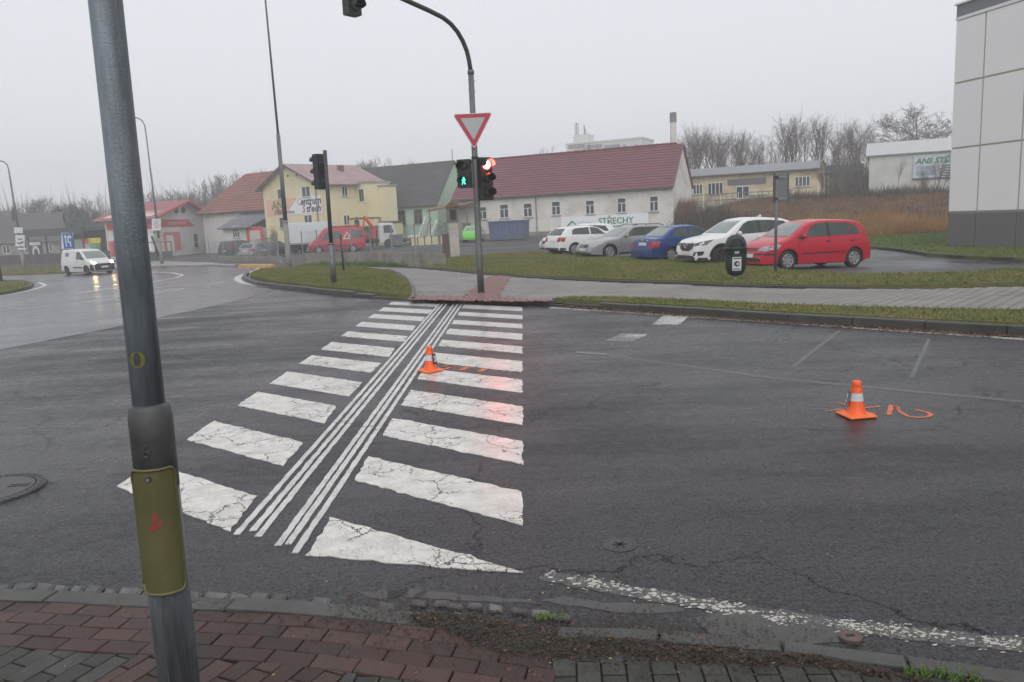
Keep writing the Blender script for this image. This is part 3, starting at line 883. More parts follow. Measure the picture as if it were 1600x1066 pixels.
def litter(name, n, place, sz, m, flat=.5, seed=1, label=None, lift=0.):
    r = np.random.default_rng(seed); V = []; Fq = []
    for k in range(n):
        p = place(r)
        if p is None: continue
        x, y, z = p
        a = r.uniform(0, 6.28); L = r.uniform(*sz); w = L * r.uniform(.15, .7)
        t = r.uniform(-flat, flat); t2 = r.uniform(-flat, flat)
        ux, uy = math.cos(a), math.sin(a); o = len(V); z += .002 + lift
        V += [(x + ux * L, y + uy * L, z + abs(t) * L), (x - uy * w, y + ux * w, z + abs(t2) * w * .8 + .001), (x - ux * L, y - uy * L, z + .001), (x + uy * w, y - ux * w, z)]
        Fq.append((o, o + 3, o + 2, o + 1)); 
    return tag(np_mesh(name, m, V, Fq), label, name.replace('_', ' '), kind='stuff')
M_LITTER = mat('dark_leaf_litter', (.030, .019, .012), .6, .6, 60)
M_LITTER2 = mat('brown_leaf_litter', (.10, .052, .025), .6, .5, 60)
M_LITTER3 = mat('pale_leaf_bits', (.34, .25, .13), .6, .4, 60)
def pl_gutter(r):
    x = r.normal(.1, .75)
    if x < -2.6 or x > 2.0: return None
    d = r.normal(-.08, .13)
    y = nky(x) + d + (.10 if r.random() < .3 else 0)
    if y < 2.55: return None
    on = y < nky(x)
    return x, y, (ZP if on else .008)
def pl_mound(r):
    s, t = r.uniform(0, .92), r.uniform(.03, .97)
    return mud_h(s, t)
def pl_pave(r):
    x, y = r.uniform(-2.7, 2.0), r.uniform(2.5, 4.4)
    return x, y, (ZP if y < nky(x) else .006)
litter('leaf_litter', 5200, pl_gutter, (.003, .011), M_LITTER, .6, 1, 'dark leaf crumbs scattered along the near gutter')
litter('leaf_crumbs', 6500, pl_mound, (.003, .011), M_LITTER, .9, 2, 'dark leaf crumbs piled on the muddy kerb strip')
litter('brown_leaf_bits', 420, pl_mound, (.004, .013), M_LITTER2, .8, 4, 'brown leaf bits on the muddy kerb strip')
litter('twig_bits', 520, pl_gutter, (.004, .014), M_LITTER2, .5, 5, 'brown twig and leaf bits lying in the gutter')
litter('pale_crumbs', 90, pl_pave, (.003, .010), M_LITTER3, .4, 6, 'pale leaf crumbs on pavers and asphalt')
litter('dark_specks', 5200, pl_pave, (.0015, .0065), M_LITTER, .3, 7, 'dark specks of grit on pavers and asphalt')
def pl_fk(r):
    s = r.uniform(0, 1) ; x = 1.2 + s * 9; y = interp_([p_ for p_ in FK if p_[0] > .5], x)
    d = abs(r.normal(0, .11)) + .01
    return x - .69 * d, y - .72 * d, .004
litter('kerb_leaves', 4500, pl_fk, (.012, .04), M_LITTER2, .8, 8, 'brown wet leaves lying at the foot of the far kerb')

# ---------------------------------------------------------------- grass blades
def blades(name, poly, dens, hgt, wid, m, label, base, seed, lean=.5):
    r = np.random.default_rng(seed)
    P = np.array(poly); x0, y0 = P.min(0); x1, y1 = P.max(0)
    n = int((x1 - x0) * (y1 - y0) * dens)
    X = r.uniform(x0, x1, n); Y = r.uniform(y0, y1, n)
    ins = np.zeros(n, bool); j = len(P) - 1
    for i in range(len(P)):
        cnd = ((P[i, 1] > Y) != (P[j, 1] > Y)) & (X < (P[j, 0] - P[i, 0]) * (Y - P[i, 1]) / (P[j, 1] - P[i, 1] + 1e-12) + P[i, 0])
        ins ^= cnd; j = i
    X, Y = X[ins], Y[ins]; n = len(X)
    Z = np.array([h(a, b_) for a, b_ in zip(X, Y)]) + base
    H = hgt * r.uniform(.4, 1.25, n); A = r.uniform(0, 6.28, n); W = wid * r.uniform(.6, 1.4, n)
    LX, LY = r.normal(0, lean, n) * H, r.normal(0, lean, n) * H
    V = np.empty((n * 3, 3))
    V[0::3] = np.c_[X + np.cos(A) * W, Y + np.sin(A) * W, Z]
    V[1::3] = np.c_[X - np.cos(A) * W, Y - np.sin(A) * W, Z]
    V[2::3] = np.c_[X + LX, Y + LY, Z + H]
    return tag(np_mesh(name, m, V, np.arange(n * 3).reshape(-1, 3)), label, 'grass', kind='stuff')
blades('grass', ISL, 560, .05, .012, M_BLADE, 'short damp grass on the traffic island by the signal post', .13, 1)
blades('grass', LAWN, 380, .055, .014, M_BLADE, 'yellowing grass between the path and the parked cars', .145, 2)
blades('grass', VERGE, 650, .05, .010, M_BLADE, 'grass on the narrow verge between road kerb and path', .145, 3)
blades('grass', BL, 130, .06, .018, M_BLADE2, 'green lawn at the foot of the panelled building', .10, 4)
blades('grass', LV, 30, .12, .03, M_BLADE, 'roadside grass below the fence at far left', .11, 5)
blades('grass', LI, 60, .1, .02, M_BLADE, 'grass on the island tip at the far left edge', .11, 6)
for (cx, cy_, nn, hh, sd_) in ((G(862, 973).x, G(862, 973).y, 90, .022, 11), (G(828, 1022).x, G(828, 1022).y, 30, .02, 12), (G(1440, 1062).x, G(1440, 1062).y - .02, 90, .045, 13), (G(1500, 1066).x, G(1500, 1066).y - .02, 60, .04, 14)):
    w_ = .07 if hh < .05 else .1
    blades('weed_tuft', [(cx - w_, cy_ - .025), (cx + w_, cy_ - .025), (cx + w_, cy_ + .025), (cx - w_, cy_ + .025)], nn / (.05 * 2 * w_), hh, .0035, M_BLADE2, ['small green weed tuft growing by the broken end of the near kerb', 'tiny weed sprout on the muddy strip', 'green grass tuft at the right end of the near kerb', 'thin grass tuft at the bottom right corner'][sd_ - 11], .028, sd_)
# ================================================================ buildings
def hdir(x, y):
    v = ray(x, y); v.z = 0
    return v.normalized()
class Bld:
    """a building whose front wall runs from the left corner along d; its frame has x along the wall, y into the depth"""
    def __init__(s, name, label, cat, left, d, group=None):
        s.d = d; s.P = Vector(left)
        s.t = thing(name, label, cat, left, math.atan2(d.y, d.x), group)
    def at(s, px, py):                                   # pixel on the front wall -> (x, z) in the frame
        a, z = on_plane(px, py, s.P, s.d)
        return a, z - s.P.z
    def rect(s, x0, y0, x1, y1):
        a, b = s.at(x0, y0); c, d_ = s.at(x1, y1); e, f = s.at(x0, y1); g_, k = s.at(x1, y0)
        return (a + e) / 2, (c + g_) / 2, (d_ + f) / 2, (b + k) / 2
    def side(s, x):                                      # frame of a wall running back from front-wall position x
        return Vector((s.P.x + s.d.x * x, s.P.y + s.d.y * x, s.P.z)), Vector((-s.d.y, s.d.x, 0))
    def at_side(s, x, px, py):
        P, d = s.side(x); a, z = on_plane(px, py, P, d)
        return a, z - s.P.z
    def part(s, name, mb, m, parent=None, smooth=False, label=None, bev=0):
        o = mb.build(name, m, parent or s.t, smooth, bev=bev)
        if label: o['label'] = label
        return o
M_GLASS = mat('dark_window_glass', (.035, .040, .042), .08, .25, 1.5)
M_GLASS_L = mat('pale_window_glass', (.12, .13, .13), .10, .4, 1.2)
M_WFRAME = mat('white_window_frame', (.70, .70, .68), .5, .06, 4)
M_WFRAMEB = mat('brown_window_frame', (.20, .16, .13), .6, .2, 4)
M_SILL = mat('grey_sill', (.30, .29, .27), .6, .1, 4)
M_GUT = mat('dark_gutter', (.10, .085, .08), .5, .15, 5)
M_WHITEW = mat('old_white_render', (.68, .65, .60), .9, .05, .8, dirt=((.46, .43, .39), .5, .55), bmp=.2, bscale=12)
M_YELLOWW = mat('yellow_render', (.72, .64, .41), .9, .04, .6, dirt=((.58, .50, .30), .35, .4))
M_PALEY = mat('pale_yellow_render', (.70, .64, .42), .9, .04, .6)
M_MINTW = mat('mint_render', (.43, .56, .43), .9, .05, .6, dirt=((.37, .48, .38), .4, .4))
M_CREAMW = mat('cream_peeling_render', (.66, .57, .38), .9, .08, .7, dirt=((.32, .24, .16), .45, .75))
M_SHOPW = mat('shop_white_render', (.62, .61, .58), .9, .05, .6, dirt=((.46, .44, .41), .5, .5))
M_RTILE = mat('dark_red_roof_tile', (.165, .050, .058), .45, .16, 1.2, dirt=((.11, .05, .055), .7, .5))
M_OTILE = mat('orange_roof_tile', (.26, .085, .055), .75, .2, 1.5, dirt=((.12, .075, .07), .35, .75))
M_GROOF = mat('grey_slate_roof', (.075, .072, .072), .7, .18, 1.2, dirt=((.05, .048, .046), .5, .6))
M_LROOF = mat('light_grey_sheet_roof', (.20, .205, .22), .45, .15, .8)
M_REDSH = mat('red_sheet_roof', (.42, .15, .16), .38, .18, 1.0, dirt=((.40, .20, .20), .5, .6))
M_PINKSH = mat('faded_red_sheet_roof', (.40, .29, .29), .45, .2, 1.0)
M_REDP = mat('red_paint', (.52, .055, .06), .5, .1, 2)
M_CORAL = mat('coral_paint', (.60, .17, .15), .6, .1, 2)
M_GREENP = mat('green_lettering', (.06, .19, .09), .6, .1, 2)
M_BANNER = mat('white_banner', (.78, .80, .82), .55, .04, 1)
M_BLACKP = mat('black_lettering', (.04, .035, .04), .6, .1, 2)
M_WOODB = mat('brown_weathered_wood', (.15, .09, .055), .8, .3, 3)
M_METALG = mat('galvanized_steel', (.26, .27, .28), .45, .18, 6, metal=.55, dirt=((.16, .17, .17), 3, .5))
M_CONC = mat('old_concrete', (.27, .25, .22), .85, .2, 2, dirt=((.14, .12, .10), 1.2, .7), bmp=.3)
M_DARK = mat('dark_opening', (.025, .023, .022), .9, .2, 2)

def window(b, r, cols=2, row=None, fm=None, gm=None, y=0., sill=True, fw=.07, par=None):
    x0, x1, z0, z1 = r
    fm = fm or M_WFRAME
    f = MB()
    f.box((x0, y - .05, z0), (x0 + fw, y + .03, z1)).box((x1 - fw, y - .05, z0), (x1, y + .03, z1))
    f.box((x0 + fw, y - .05, z0), (x1 - fw, y + .03, z0 + fw)).box((x0 + fw, y - .05, z1 - fw), (x1 - fw, y + .03, z1))
    for k in range(1, cols):
        xc = x0 + (x1 - x0) * k / cols
        f.box((xc - fw * .6, y - .055, z0 + fw), (xc + fw * .6, y + .02, (row if row else z1) - (0 if row else fw)))
    if row: f.box((x0 + fw, y - .052, row - fw * .4), (x1 - fw, y + .02, row + fw * .4))
    w = f.build('window', fm, par or b.t)
    MB().box((x0 + fw, y - .02, z0 + fw), (x1 - fw, y + .01, z1 - fw)).build('pane', gm or M_GLASS, w)
    if sill: MB().box((x0 - .06, y - .12, z0 - .06), (x1 + .06, y - .0, z0 - .012)).build('sill', M_SILL, w)
    return w

def tiled_slope(A, B, Cc, D, rows, lip=.03, cols=0):
    """stepped roof covering: A-B is the eave (left to right), D-C the ridge above it"""
    A, B, Cc, D = map(Vector, (A, B, Cc, D))
    nrm = (B - A).cross(D - A).normalized()
    m = MB(); off = nrm * lip
    for r in range(rows):
        t0, t1 = r / rows, (r + 1) / rows
        a, b_ = A.lerp(D, t0), B.lerp(Cc, t0); c, d_ = B.lerp(Cc, t1), A.lerp(D, t1)
        q = [a + off, b_ + off, c + off * .15, d_ + off * .15]
        lo = [p - nrm * .10 for p in (a, b_, c, d_)]
        o = [tuple(p) for p in q + lo]
        m.add(o, [(0, 1, 2, 3), (4, 5, 1, 0), (5, 6, 2, 1), (7, 4, 0, 3), (7, 6, 5, 4)])
    return m
def seam_slope(A, B, Cc, D, n, hgt=.05, w=.05):
    A, B, Cc, D = map(Vector, (A, B, Cc, D))
    nrm = (B - A).cross(D - A).normalized()
    m = MB()
    m.prism([A, B, Cc, D], -nrm * .10)
    for k in range(n + 1):
        t = k / n; p, q = A.lerp(B, t), D.lerp(Cc, t); d = (B - A).normalized() * w
        m.prism([p - d / 2, p + d / 2, q + d / 2, q - d / 2], nrm * hgt)
    return m
def gable_walls(L, D, ze, zr, z0=-1.2, axis='x'):
    """walls of a gabled house: ridge along x (front wall is an eave wall) or along y (front wall is a gable)"""
    if axis == 'x':
        P = [(0, 0, z0), (0, D, z0), (0, D, ze), (0, D / 2, zr), (0, 0, ze)]
        return MB().prism(P, (L, 0, 0))
    P = [(0, 0, z0), (L, 0, z0), (L, 0, ze), (L / 2, 0, zr), (0, 0, ze)]
    return MB().prism(P, (0, D, 0))

# ---- long white house with the dark red roof
dW = -hdir(-1670, 455)
Rw = atY(1052, 352, 69.6); Rw.z = h(Rw.x, Rw.y)
tl, _ = on_plane(712, 345, Rw, dW)
Lw = Rw + dW * tl; Lw.z = Rw.z - .15
wh = Bld('white_house', 'long white single storey house with dark red tiled roof', 'house', Lw, dW)
LWH = -tl; DW = 7.3
ze = wh.at(1051, 287)[1]; zr = on_plane(1061, 224, tuple(wh.side(LWH)[0]), wh.side(LWH)[1])[1] - Lw.z
wh.part('wall', gable_walls(LWH, DW, ze, zr, -1.0), M_WHITEW)
oh = .35; sl_ = (zr - ze) / (DW / 2)
wh.part('roof', tiled_slope((-.25, -oh, ze - oh * sl_ + .08), (LWH + .12, -oh, ze - oh * sl_ + .08), (LWH + .12, DW / 2, zr + .08), (-.25, DW / 2, zr + .08), 16, .055), M_RTILE)
wh.part('roof_back', tiled_slope((LWH + .12, DW + oh, ze - oh * sl_ + .08), (-.25, DW + oh, ze - oh * sl_ + .08), (-.25, DW / 2, zr + .08), (LWH + .12, DW / 2, zr + .08), 8, .045), M_RTILE)
wh.part('ridge_tiles', MB().tube([(-.25 + k * .37, DW / 2, zr + .12 + .02 * (k % 2)) for k in range(int((LWH + .3) / .37))], .11, 6), M_RTILE)
wh.part('gutter', MB().tube([(-.2, -oh - .06, ze - oh * sl_ + .0), (LWH + .1, -oh - .06, ze - oh * sl_ + .0)], .07, 6), M_GUT)
wh.part('gable_trim', MB().prism([(LWH + .09, -oh, ze - oh * sl_ - .04), (LWH + .09, DW / 2, zr - .02), (LWH + .09, DW / 2, zr + .16), (LWH + .09, -oh, ze - oh * sl_ + .14)], (.08, 0, 0)).prism([(LWH + .09, DW + oh, ze - oh * sl_ - .04), (LWH + .09, DW / 2, zr - .02), (LWH + .09, DW / 2, zr + .16), (LWH + .09, DW + oh, ze - oh * sl_ + .14)], (.08, 0, 0)), M_GUT)
for px, top, bot in ((754, 323, 343), (788, 319, 341), (825, 317.5, 339.5), (869, 314.5, 336.5), (922, 312.8, 335), (971.5, 309, 332.5), (1022, 306, 330.5)):
    hw = 7.0
    r = wh.rect(px - hw, top, px + hw, bot)
    window(wh, r, 2, r[3] - (r[3] - r[2]) * .36)
x, _ = wh.at(839, 350)
wh.part('downpipe', MB().tube([(x, -.08, ze - .3), (x, -.08, -.6)], .05, 6), M_WFRAMEB)
wh.part('plinth', MB().box((0, -.03, -1.0), (LWH, .02, .32)), M_CONC)
bx0, bx1, bz0, bz1 = wh.rect(877, 339, 1013.5, 372)
bz1 = wh.at(1013, 333)[1]
bn = thing('roofing_banner', 'wide white banner with green lettering on the long white house', 'banner', (0, 0, 0))
bn.location = wh.t.location; bn.rotation_euler = wh.t.rotation_euler
MB().box((bx0, -.07, bz0), (bx1, -.03, bz1)).build('board', M_BANNER, bn)
W_ = bx1 - bx0; H_ = bz1 - bz0
text('STŘECHY', 'lettering', M_GREENP, bn, (bx0 + W_ * .64, -.08, bz1 - .82), .80, bold=.012, xs=1.0)
text('STAVBY', 'lettering', M_GREENP, bn, (bx0 + W_ * .76, -.08, bz1 - 1.58), .80, bold=.012, xs=1.0)
text('střechy', 'lettering', mat('pale_grey_lettering', (.45, .47, .46), .6), bn, (bx0 + W_ * .29, -.08, bz1 - .76), .42)
text('ANS', 'lettering', M_GREENP, bn, (bx0 + W_ * .14, -.08, bz1 - 1.5), .62, bold=.02)
lg = MB()
for (a, b_) in (((bx0 + .1, bz1 - 1.5), (bx0 + W_ * .135, bz1 - .42)), ((bx0 + W_ * .135, bz1 - .42), (bx0 + W_ * .22, bz1 - 1.08)), ((bx0 + W_ * .22, bz1 - 1.08), (bx0 + W_ * .36, bz1 - 1.02))):
    lg.tube([(a[0], -.09, a[1]), (b_[0], -.09, b_[1])], .055, 4)
lg.build('emblem', M_GREENP, bn)
ch = atY(1052.3, 225, Rw.y + DW * .55)
cht = thing('tall_chimney', 'tall slim pale chimney rising behind the red roof ridge', 'chimney', (ch.x, ch.y, h(ch.x, ch.y)))
ztop = atY(1051, 176, ch.y).z - cht.location.z
MB().box((-.24, -.24, 0), (.24, .24, ztop - .9)).build('shaft', M_WHITEW, cht)
MB().box((-.26, -.26, ztop - .9), (.26, .26, ztop)).build('cap', mat('sooty_render', (.22, .21, .20), .9, .3, 3), cht)

# stair porch at the left end of the white house, with planks leaning on it
sp = thing('stair_porch', 'small brown roofed stair porch between mint house and white house', 'porch', tuple(Lw + dW * .3 + Vector((dW.y, -dW.x, 0)) * 2.2), math.atan2(dW.y, dW.x))
MB().prism([(-2.1, -.4, 2.75), (2.6, -.4, 3.15), (2.6, 2.2, 3.6), (-2.1, 2.2, 3.2)], (0, 0, .14)).build('canopy', M_WOODB, sp)
MB().prism([(-1.6, .6, -.2), (1.4, .6, -.2), (1.4, .6, 1.5), (1.0, .6, 1.5)], (0, 1.6, 0)).build('steps', M_CONC, sp)
rl = MB()
for k in range(6): rl.tube([(-1.5 + k * .5, .55, -.1 + k * .33), (-1.5 + k * .5, .55, .95 + k * .33)], .025, 5)
rl.tube([(-1.5, .55, .95), (1.0, .55, 2.6)], .03, 5)
rl.build('railing', M_GUT, sp)
for x in (-1.9, 2.4): MB().tube([(x, -.2, -.2), (x, -.2, 3.0)], .06, 6).build('post', M_WOODB, sp)
pk = thing('metal_sheets', 'pale metal sheets leaning upright beside the mint house', 'sheets', tuple(Lw - dW * 3.0 + Vector((dW.y, -dW.x, 0)) * 1.0), math.atan2(dW.y, dW.x))
for k, (a, b_, w_) in enumerate(((-.9, .5, .12), (-.3, .35, .34), (.25, .55, .25), (.8, .3, .18))):
    MB().prism([(a, -.5 + k * .1, -.1), (a + w_, -.5 + k * .1, -.1), (a + w_ + b_, .6 + k * .1, 2.4 - .2 * k), (a + b_, .6 + k * .1, 2.4 - .2 * k)], (0, .04, 0)).build('metal_sheet', M_METALG if k % 2 else M_WFRAME, pk)

# ---- mint house with the grey roof
Rm = atY(686, 372, 83.0); Rm.z = -.1
tl, _ = on_plane(612, 360, Rm, dW)
Lm = Rm + dW * (tl - 6.0); Lm.z = -.1
mh = Bld('mint_house', 'mint green house with big dark grey roof beside the yellow house', 'house', Lm, dW)
LM = -tl + 6.0; DM = 8.0
ze = mh.at(686, 314)[1]; zr = on_plane(711, 252, tuple(mh.side(LM)[0]), mh.side(LM)[1])[1] - Lm.z
mh.part('wall', gable_walls(LM, DM, ze, zr, -1.0), M_MINTW)
sl_ = (zr - ze) / (DM / 2)
mh.part('roof', tiled_slope((-.3, -.4, ze - .4 * sl_ + .08), (LM + .2, -.4, ze - .4 * sl_ + .08), (LM + .2, DM / 2, zr + .08), (-.3, DM / 2, zr + .08), 18, .03), M_GROOF)
mh.part('roof_back', tiled_slope((LM + .2, DM + .4, ze - .4 * sl_ + .08), (-.3, DM + .4, ze - .4 * sl_ + .08), (-.3, DM / 2, zr + .08), (LM + .2, DM / 2, zr + .08), 6, .03), M_GROOF)
mh.part('gutter', MB().tube([(-.3, -.5, ze - .4 * sl_), (LM + .2, -.5, ze - .4 * sl_)], .07, 6), M_GUT)
for x0, x1, y0, y1 in ((621.5, 634, 329, 352), (647, 660, 327, 350)):
    r = mh.rect(x0, y0, x1, y1)
    window(mh, r, 2, r[3] - (r[3] - r[2]) * .36, M_WFRAMEB)
mh.part('lightning_rod', MB().tube([(LM - .1, DM / 2, zr), (LM - .1, DM / 2, zr + 1.3)], .04, 5), M_GUT)

# ---- yellow two storey house
dY = -hdir(-510, 400)
Ry = atY(503, 388, 80.0); Ry.z = -.75
tl, _ = on_plane(415.5, 350, Ry, dY)
Ly = Ry + dY * tl; Ly.z = -.75
yh = Bld('yellow_house', 'yellow two storey house with painted company sign and pale red roof', 'house', Ly, dY)
LY = -tl
dS = Vector((-dY.y, dY.x, 0))
LS, _ = on_plane(560, 340, Ry, dS)
ze = yh.at(503, 284)[1]; zr = on_plane(447, 258, Ly, dY)[1] - Ly.z
DY = LS + 3.4
yh.part('wall', gable_walls(LY, DY, ze, zr, -1.0, 'y'), M_YELLOWW)
sl_ = (zr - ze) / (LY / 2); oh = .75
yh.part('roof', seam_slope((LY + oh, -.5, ze - oh * sl_ + .1), (LY + oh, DY + .5, ze - oh * sl_ + .1), (LY / 2, DY + .5, zr + .1), (LY / 2, -.5, zr + .1), 26, .06, .06), M_PINKSH)
yh.part('roof_left', seam_slope((-oh, DY + .5, ze - oh * sl_ + .1), (-oh, -.5, ze - oh * sl_ + .1), (LY / 2, -.5, zr + .1), (LY / 2, DY + .5, zr + .1), 26, .06, .06), M_PINKSH)
yh.part('bargeboard', MB().prism([(-oh, -.52, ze - oh * sl_ - .06), (LY / 2, -.52, zr - .06), (LY / 2, -.52, zr + .16), (-oh, -.52, ze - oh * sl_ + .16)], (0, -.06, 0)).prism([(LY + oh, -.52, ze - oh * sl_ - .06), (LY / 2, -.52, zr - .06), (LY / 2, -.52, zr + .16), (LY + oh, -.52, ze - oh * sl_ + .16)], (0, -.06, 0)), M_GUT)
for r4 in ((434, 295, 446.5, 311), (472, 291, 485, 308), (437, 339, 450, 357), (476, 335.5, 488.5, 354)):
    window(yh, yh.rect(*r4), 2, None)
for px, py in ((450, 275), (463.5, 274)):
    x, z = yh.at(px, py)
    yh.part('vent_hole', MB().lathe([(.13, 0), (.13, .06)], 10, Matrix.Translation((x, .0, z)) @ Matrix.Rotation(PI / 2, 4, 'X')), M_DARK)
x, _ = yh.at(502, 340)
yh.part('downpipe', MB().tube([(LY - .12, -.1, ze - .2), (LY - .12, -.1, -.4)], .07, 6), M_METALG)
# painted sign band on the gable
x0, x1, z0, z1 = yh.rect(417, 309.5, 502, 335.5)
sg = MB().box((x0, -.03, z0), (x1, -.005, z1)).build('sign_band', M_BANNER, yh.t)
mid = x0 + (x1 - x0) * .47
MB().prism([(x0, -.035, z0), (x0 + (x1 - x0) * .36, -.035, z0), (x0 + (x1 - x0) * .60, -.035, z1), (x0, -.035, z1)], (0, .006, 0)).build('sign_field', mat('faded_pink_field', (.72, .45, .35), .8, .08, 1), sg)
H_ = z1 - z0; W_ = x1 - x0
text('ANS', 'lettering', mat('olive_lettering', (.20, .22, .05), .7, .3, 3), sg, (x0 + W_ * .25, -.045, z0 + H_ * .40), H_ * .72, bold=.04, xs=1.25)
text('STŘECHA s.r.o.', 'lettering', mat('dark_purple_lettering', (.13, .05, .07), .7), sg, (x0 + W_ * .34, -.045, z0 + H_ * .09), H_ * .32, bold=.02, xs=1.1)
text('entrum', 'lettering', M_BLACKP, sg, (x0 + W_ * .825, -.045, z0 + H_ * .54), H_ * .60, bold=.025, shear=.25, xs=1.22)
text('C', 'lettering', mat('pale_C_lettering', (.50, .40, .40), .7), sg, (x0 + W_ * .62, -.045, z0 + H_ * .54), H_ * .60, bold=.02, shear=.25)
text('třech', 'lettering', M_BLACKP, sg, (x0 + W_ * .865, -.045, z0 + H_ * .09), H_ * .60, bold=.025, shear=.25, xs=1.22)
text('S', 'lettering', M_REDP, sg, (x0 + W_ * .695, -.045, z0 + H_ * .09), H_ * .60, bold=.02, shear=.25)
# right-hand side: long wall with windows, bay, lower box and entrance
RS = Matrix.Translation((LY, 0, 0)) @ Matrix.Rotation(PI / 2, 4, 'Z')     # local frame of the side wall: x runs back, y goes left into the house
sw = bpy.data.objects.new('side_wing', None); C.objects.link(sw); sw.parent = yh.t
sw.location = (LY, 0, 0); sw.rotation_euler = (0, 0, PI / 2)
def srect(x0, y0, x1, y1):
    a, b_ = on_plane(x0, y0, Ry, dS); c, d_ = on_plane(x1, y1, Ry, dS)
    return a, c, d_ - Ly.z, b_ - Ly.z
for r4 in ((533, 291, 543.5, 307), (536, 336, 547, 352)):
    window(yh, srect(*r4), 2, None, par=sw)
# the bay stands in front of the side wall, parallel to the gable
bay0 = srect(555, 310, 589, 340)
bd = 1.7
MB().box((LS, -bd, 3.4), (LS + 3.2, .02, ze - .15)).build('bay', M_YELLOWW, sw)
MB().box((LS - .1, -bd - .1, ze - .15), (LS + 3.3, .1, ze + .02)).build('bay_roof', M_SILL, sw)
fb = Vector((Ry.x + dS.x * LS, Ry.y + dS.y * LS, Ry.z))
bw = MB().box((LS - .05, -bd + .35, ze - 2.1), (LS + .01, -bd + 1.25, ze - .7)).build('window', M_WFRAME, sw)
for k in (0, 1): MB().box((LS - .06, -bd + .43 + k * .40, ze - 2.02), (LS - .02, -bd + .77 + k * .40, ze - .78)).build('pane', M_GLASS, bw)
MB().box((LS + 1.6, -bd - 1.15, 2.9), (LS + 3.1, -bd + .05, ze - .55)).build('upper_box', M_PALEY, sw)
MB().box((LS + 1.5, -bd - 1.25, ze - .55), (LS + 3.2, -bd + .1, ze - .40)).build('upper_box_roof', M_SILL, sw)
MB().box((LS + 1.2, -bd - 1.5, -1), (LS + 3.4, -.02, 2.75)).build('ground_floor_box', M_YELLOWW, sw)
MB().box((LS + 1.1, -bd - 1.6, 2.75), (LS + 3.5, -.02, 2.95)).build('ground_floor_roof', M_GUT, sw)
gw = MB().box((LS + 1.14, -bd - 1.25, .9), (LS + 1.21, -bd - .35, 2.2)).build('window', M_WFRAME, sw)
for k in (0, 1): MB().box((LS + 1.12, -bd - 1.18 + k * .42, .98), (LS + 1.16, -bd - .84 + k * .42, 2.12)).build('pane', M_GLASS, gw)
MB().box((LS - 1.3, -bd - .2, 2.55), (LS + 1.3, .0, 3.35)).build('porch_canopy', M_YELLOWW, sw)
MB().box((LS - 1.4, -bd - .3, 3.35), (LS + 1.3, .0, 3.45)).build('porch_canopy_edge', M_GUT, sw)
MB().box((LS - 1.2, -bd - .12, -1), (LS - .95, -bd + .12, 2.55)).build('porch_pillar', M_YELLOWW, sw)
dr = MB().box((LS + 1.12, -bd + .15, 0), (LS + 1.19, -.2, 2.3)).build('door', M_DARK, sw)
MB().box((LS + 1.09, -bd + .6, .1), (LS + 1.13, -bd + .72, 2.2)).build('door_frame', M_WFRAME, dr)
MB().box((LS - 1.4, -bd - .4, -.6), (LS + 1.2, -.02, .35)).build('porch_step', M_CONC, sw)
ycp = thing('roof_chimney', 'short reddish chimney on the pale red roof of the yellow house', 'chimney', yh.t.location, yh.t.rotation_euler.z)
MB().box((LY * .66, 5.2, zr - 2.2), (LY * .66 + .55, 5.7, zr - .2)).build('stack', M_OTILE, ycp)
MB().box((LY * .66 - .08, 5.12, zr - .2), (LY * .66 + .63, 5.78, zr - .1)).build('cap', M_CONC, ycp)

# ---- barn with orange tiles behind, and its lean-to
dB = -hdir(-1200, 430)
Rb = atY(425, 390, 93); Rb.z = -.8
tl, _ = on_plane(318, 340, Rb, dB)
Lb_ = Rb + dB * (tl - 1); Lb_.z = -.8
bb = Bld('tiled_barn', 'barn with big orange tiled roof left of the yellow house', 'barn', Lb_, dB)
LB = -tl + 3
zeB = bb.at(400, 329)[1]; zrB = zeB + 5.0; DB = 11
bb.part('wall', MB().box((.3, .4, -1), (LB - .3, DB - .4, zeB)), M_SHOPW)
bb.part('roof', tiled_slope((-.2, -.3, zeB), (LB, -.3, zeB), (LB, DB / 2, zrB), (3.2, DB / 2, zrB), 15, .055), M_OTILE)
bb.part('roof_hip', MB().prism([(-.2, DB + .3, zeB), (-.2, -.3, zeB), (3.2, DB / 2, zrB)], (.0, 0, -.1)), M_OTILE)
bb.part('roof_back', MB().prism([(LB, DB + .3, zeB), (-.2, DB + .3, zeB), (3.2, DB / 2, zrB), (LB, DB / 2, zrB)], (0, 0, -.1)), M_OTILE)
lt = thing('lean_to', 'white lean to with grey sheet roof and red framed door below the barn', 'lean to', Lb_, math.atan2(dB.y, dB.x))
dpt = 4.0
zl = 3.1
LX0 = on_plane(349, 365, Vector(Lb_) + Vector((dB.y, -dB.x, 0)) * dpt, dB)[0]
MB().box((LX0, -dpt, -1), (LB - .8, .3, zl - .1)).build('wall', M_SHOPW, lt)
lz = zeB - .25
ltr = seam_slope((LX0 - .3, -dpt - .5, zl), (LB - .6, -dpt - .5, zl), (LB - .6, .35, lz), (LX0 - 1.6, .35, lz), 14, .05, .05)
ltr.build('roof', M_LROOF, lt)
MB().tube([(LX0 - .3, -dpt - .55, zl - .05), (LB - .6, -dpt - .55, zl - .05)], .08, 6).build('gutter', M_GUT, lt)
PL = Vector(Lb_) + Vector((dB.y, -dB.x, 0)) * dpt
class _F: pass
fl = _F(); fl.t = lt
def lrect(x0, y0, x1, y1):
    a, b_ = on_plane(x0, y0, PL, dB); c, d_ = on_plane(x1, y1, PL, dB)
    return a, c, d_ - Lb_.z, b_ - Lb_.z
r = lrect(362.5, 353, 375.5, 371)
window(fl, r, 3, r[2] + (r[3] - r[2]) * .5, y=-dpt)
x0, x1, z0, z1 = lrect(384.5, 355, 413, 384)
rd = MB()
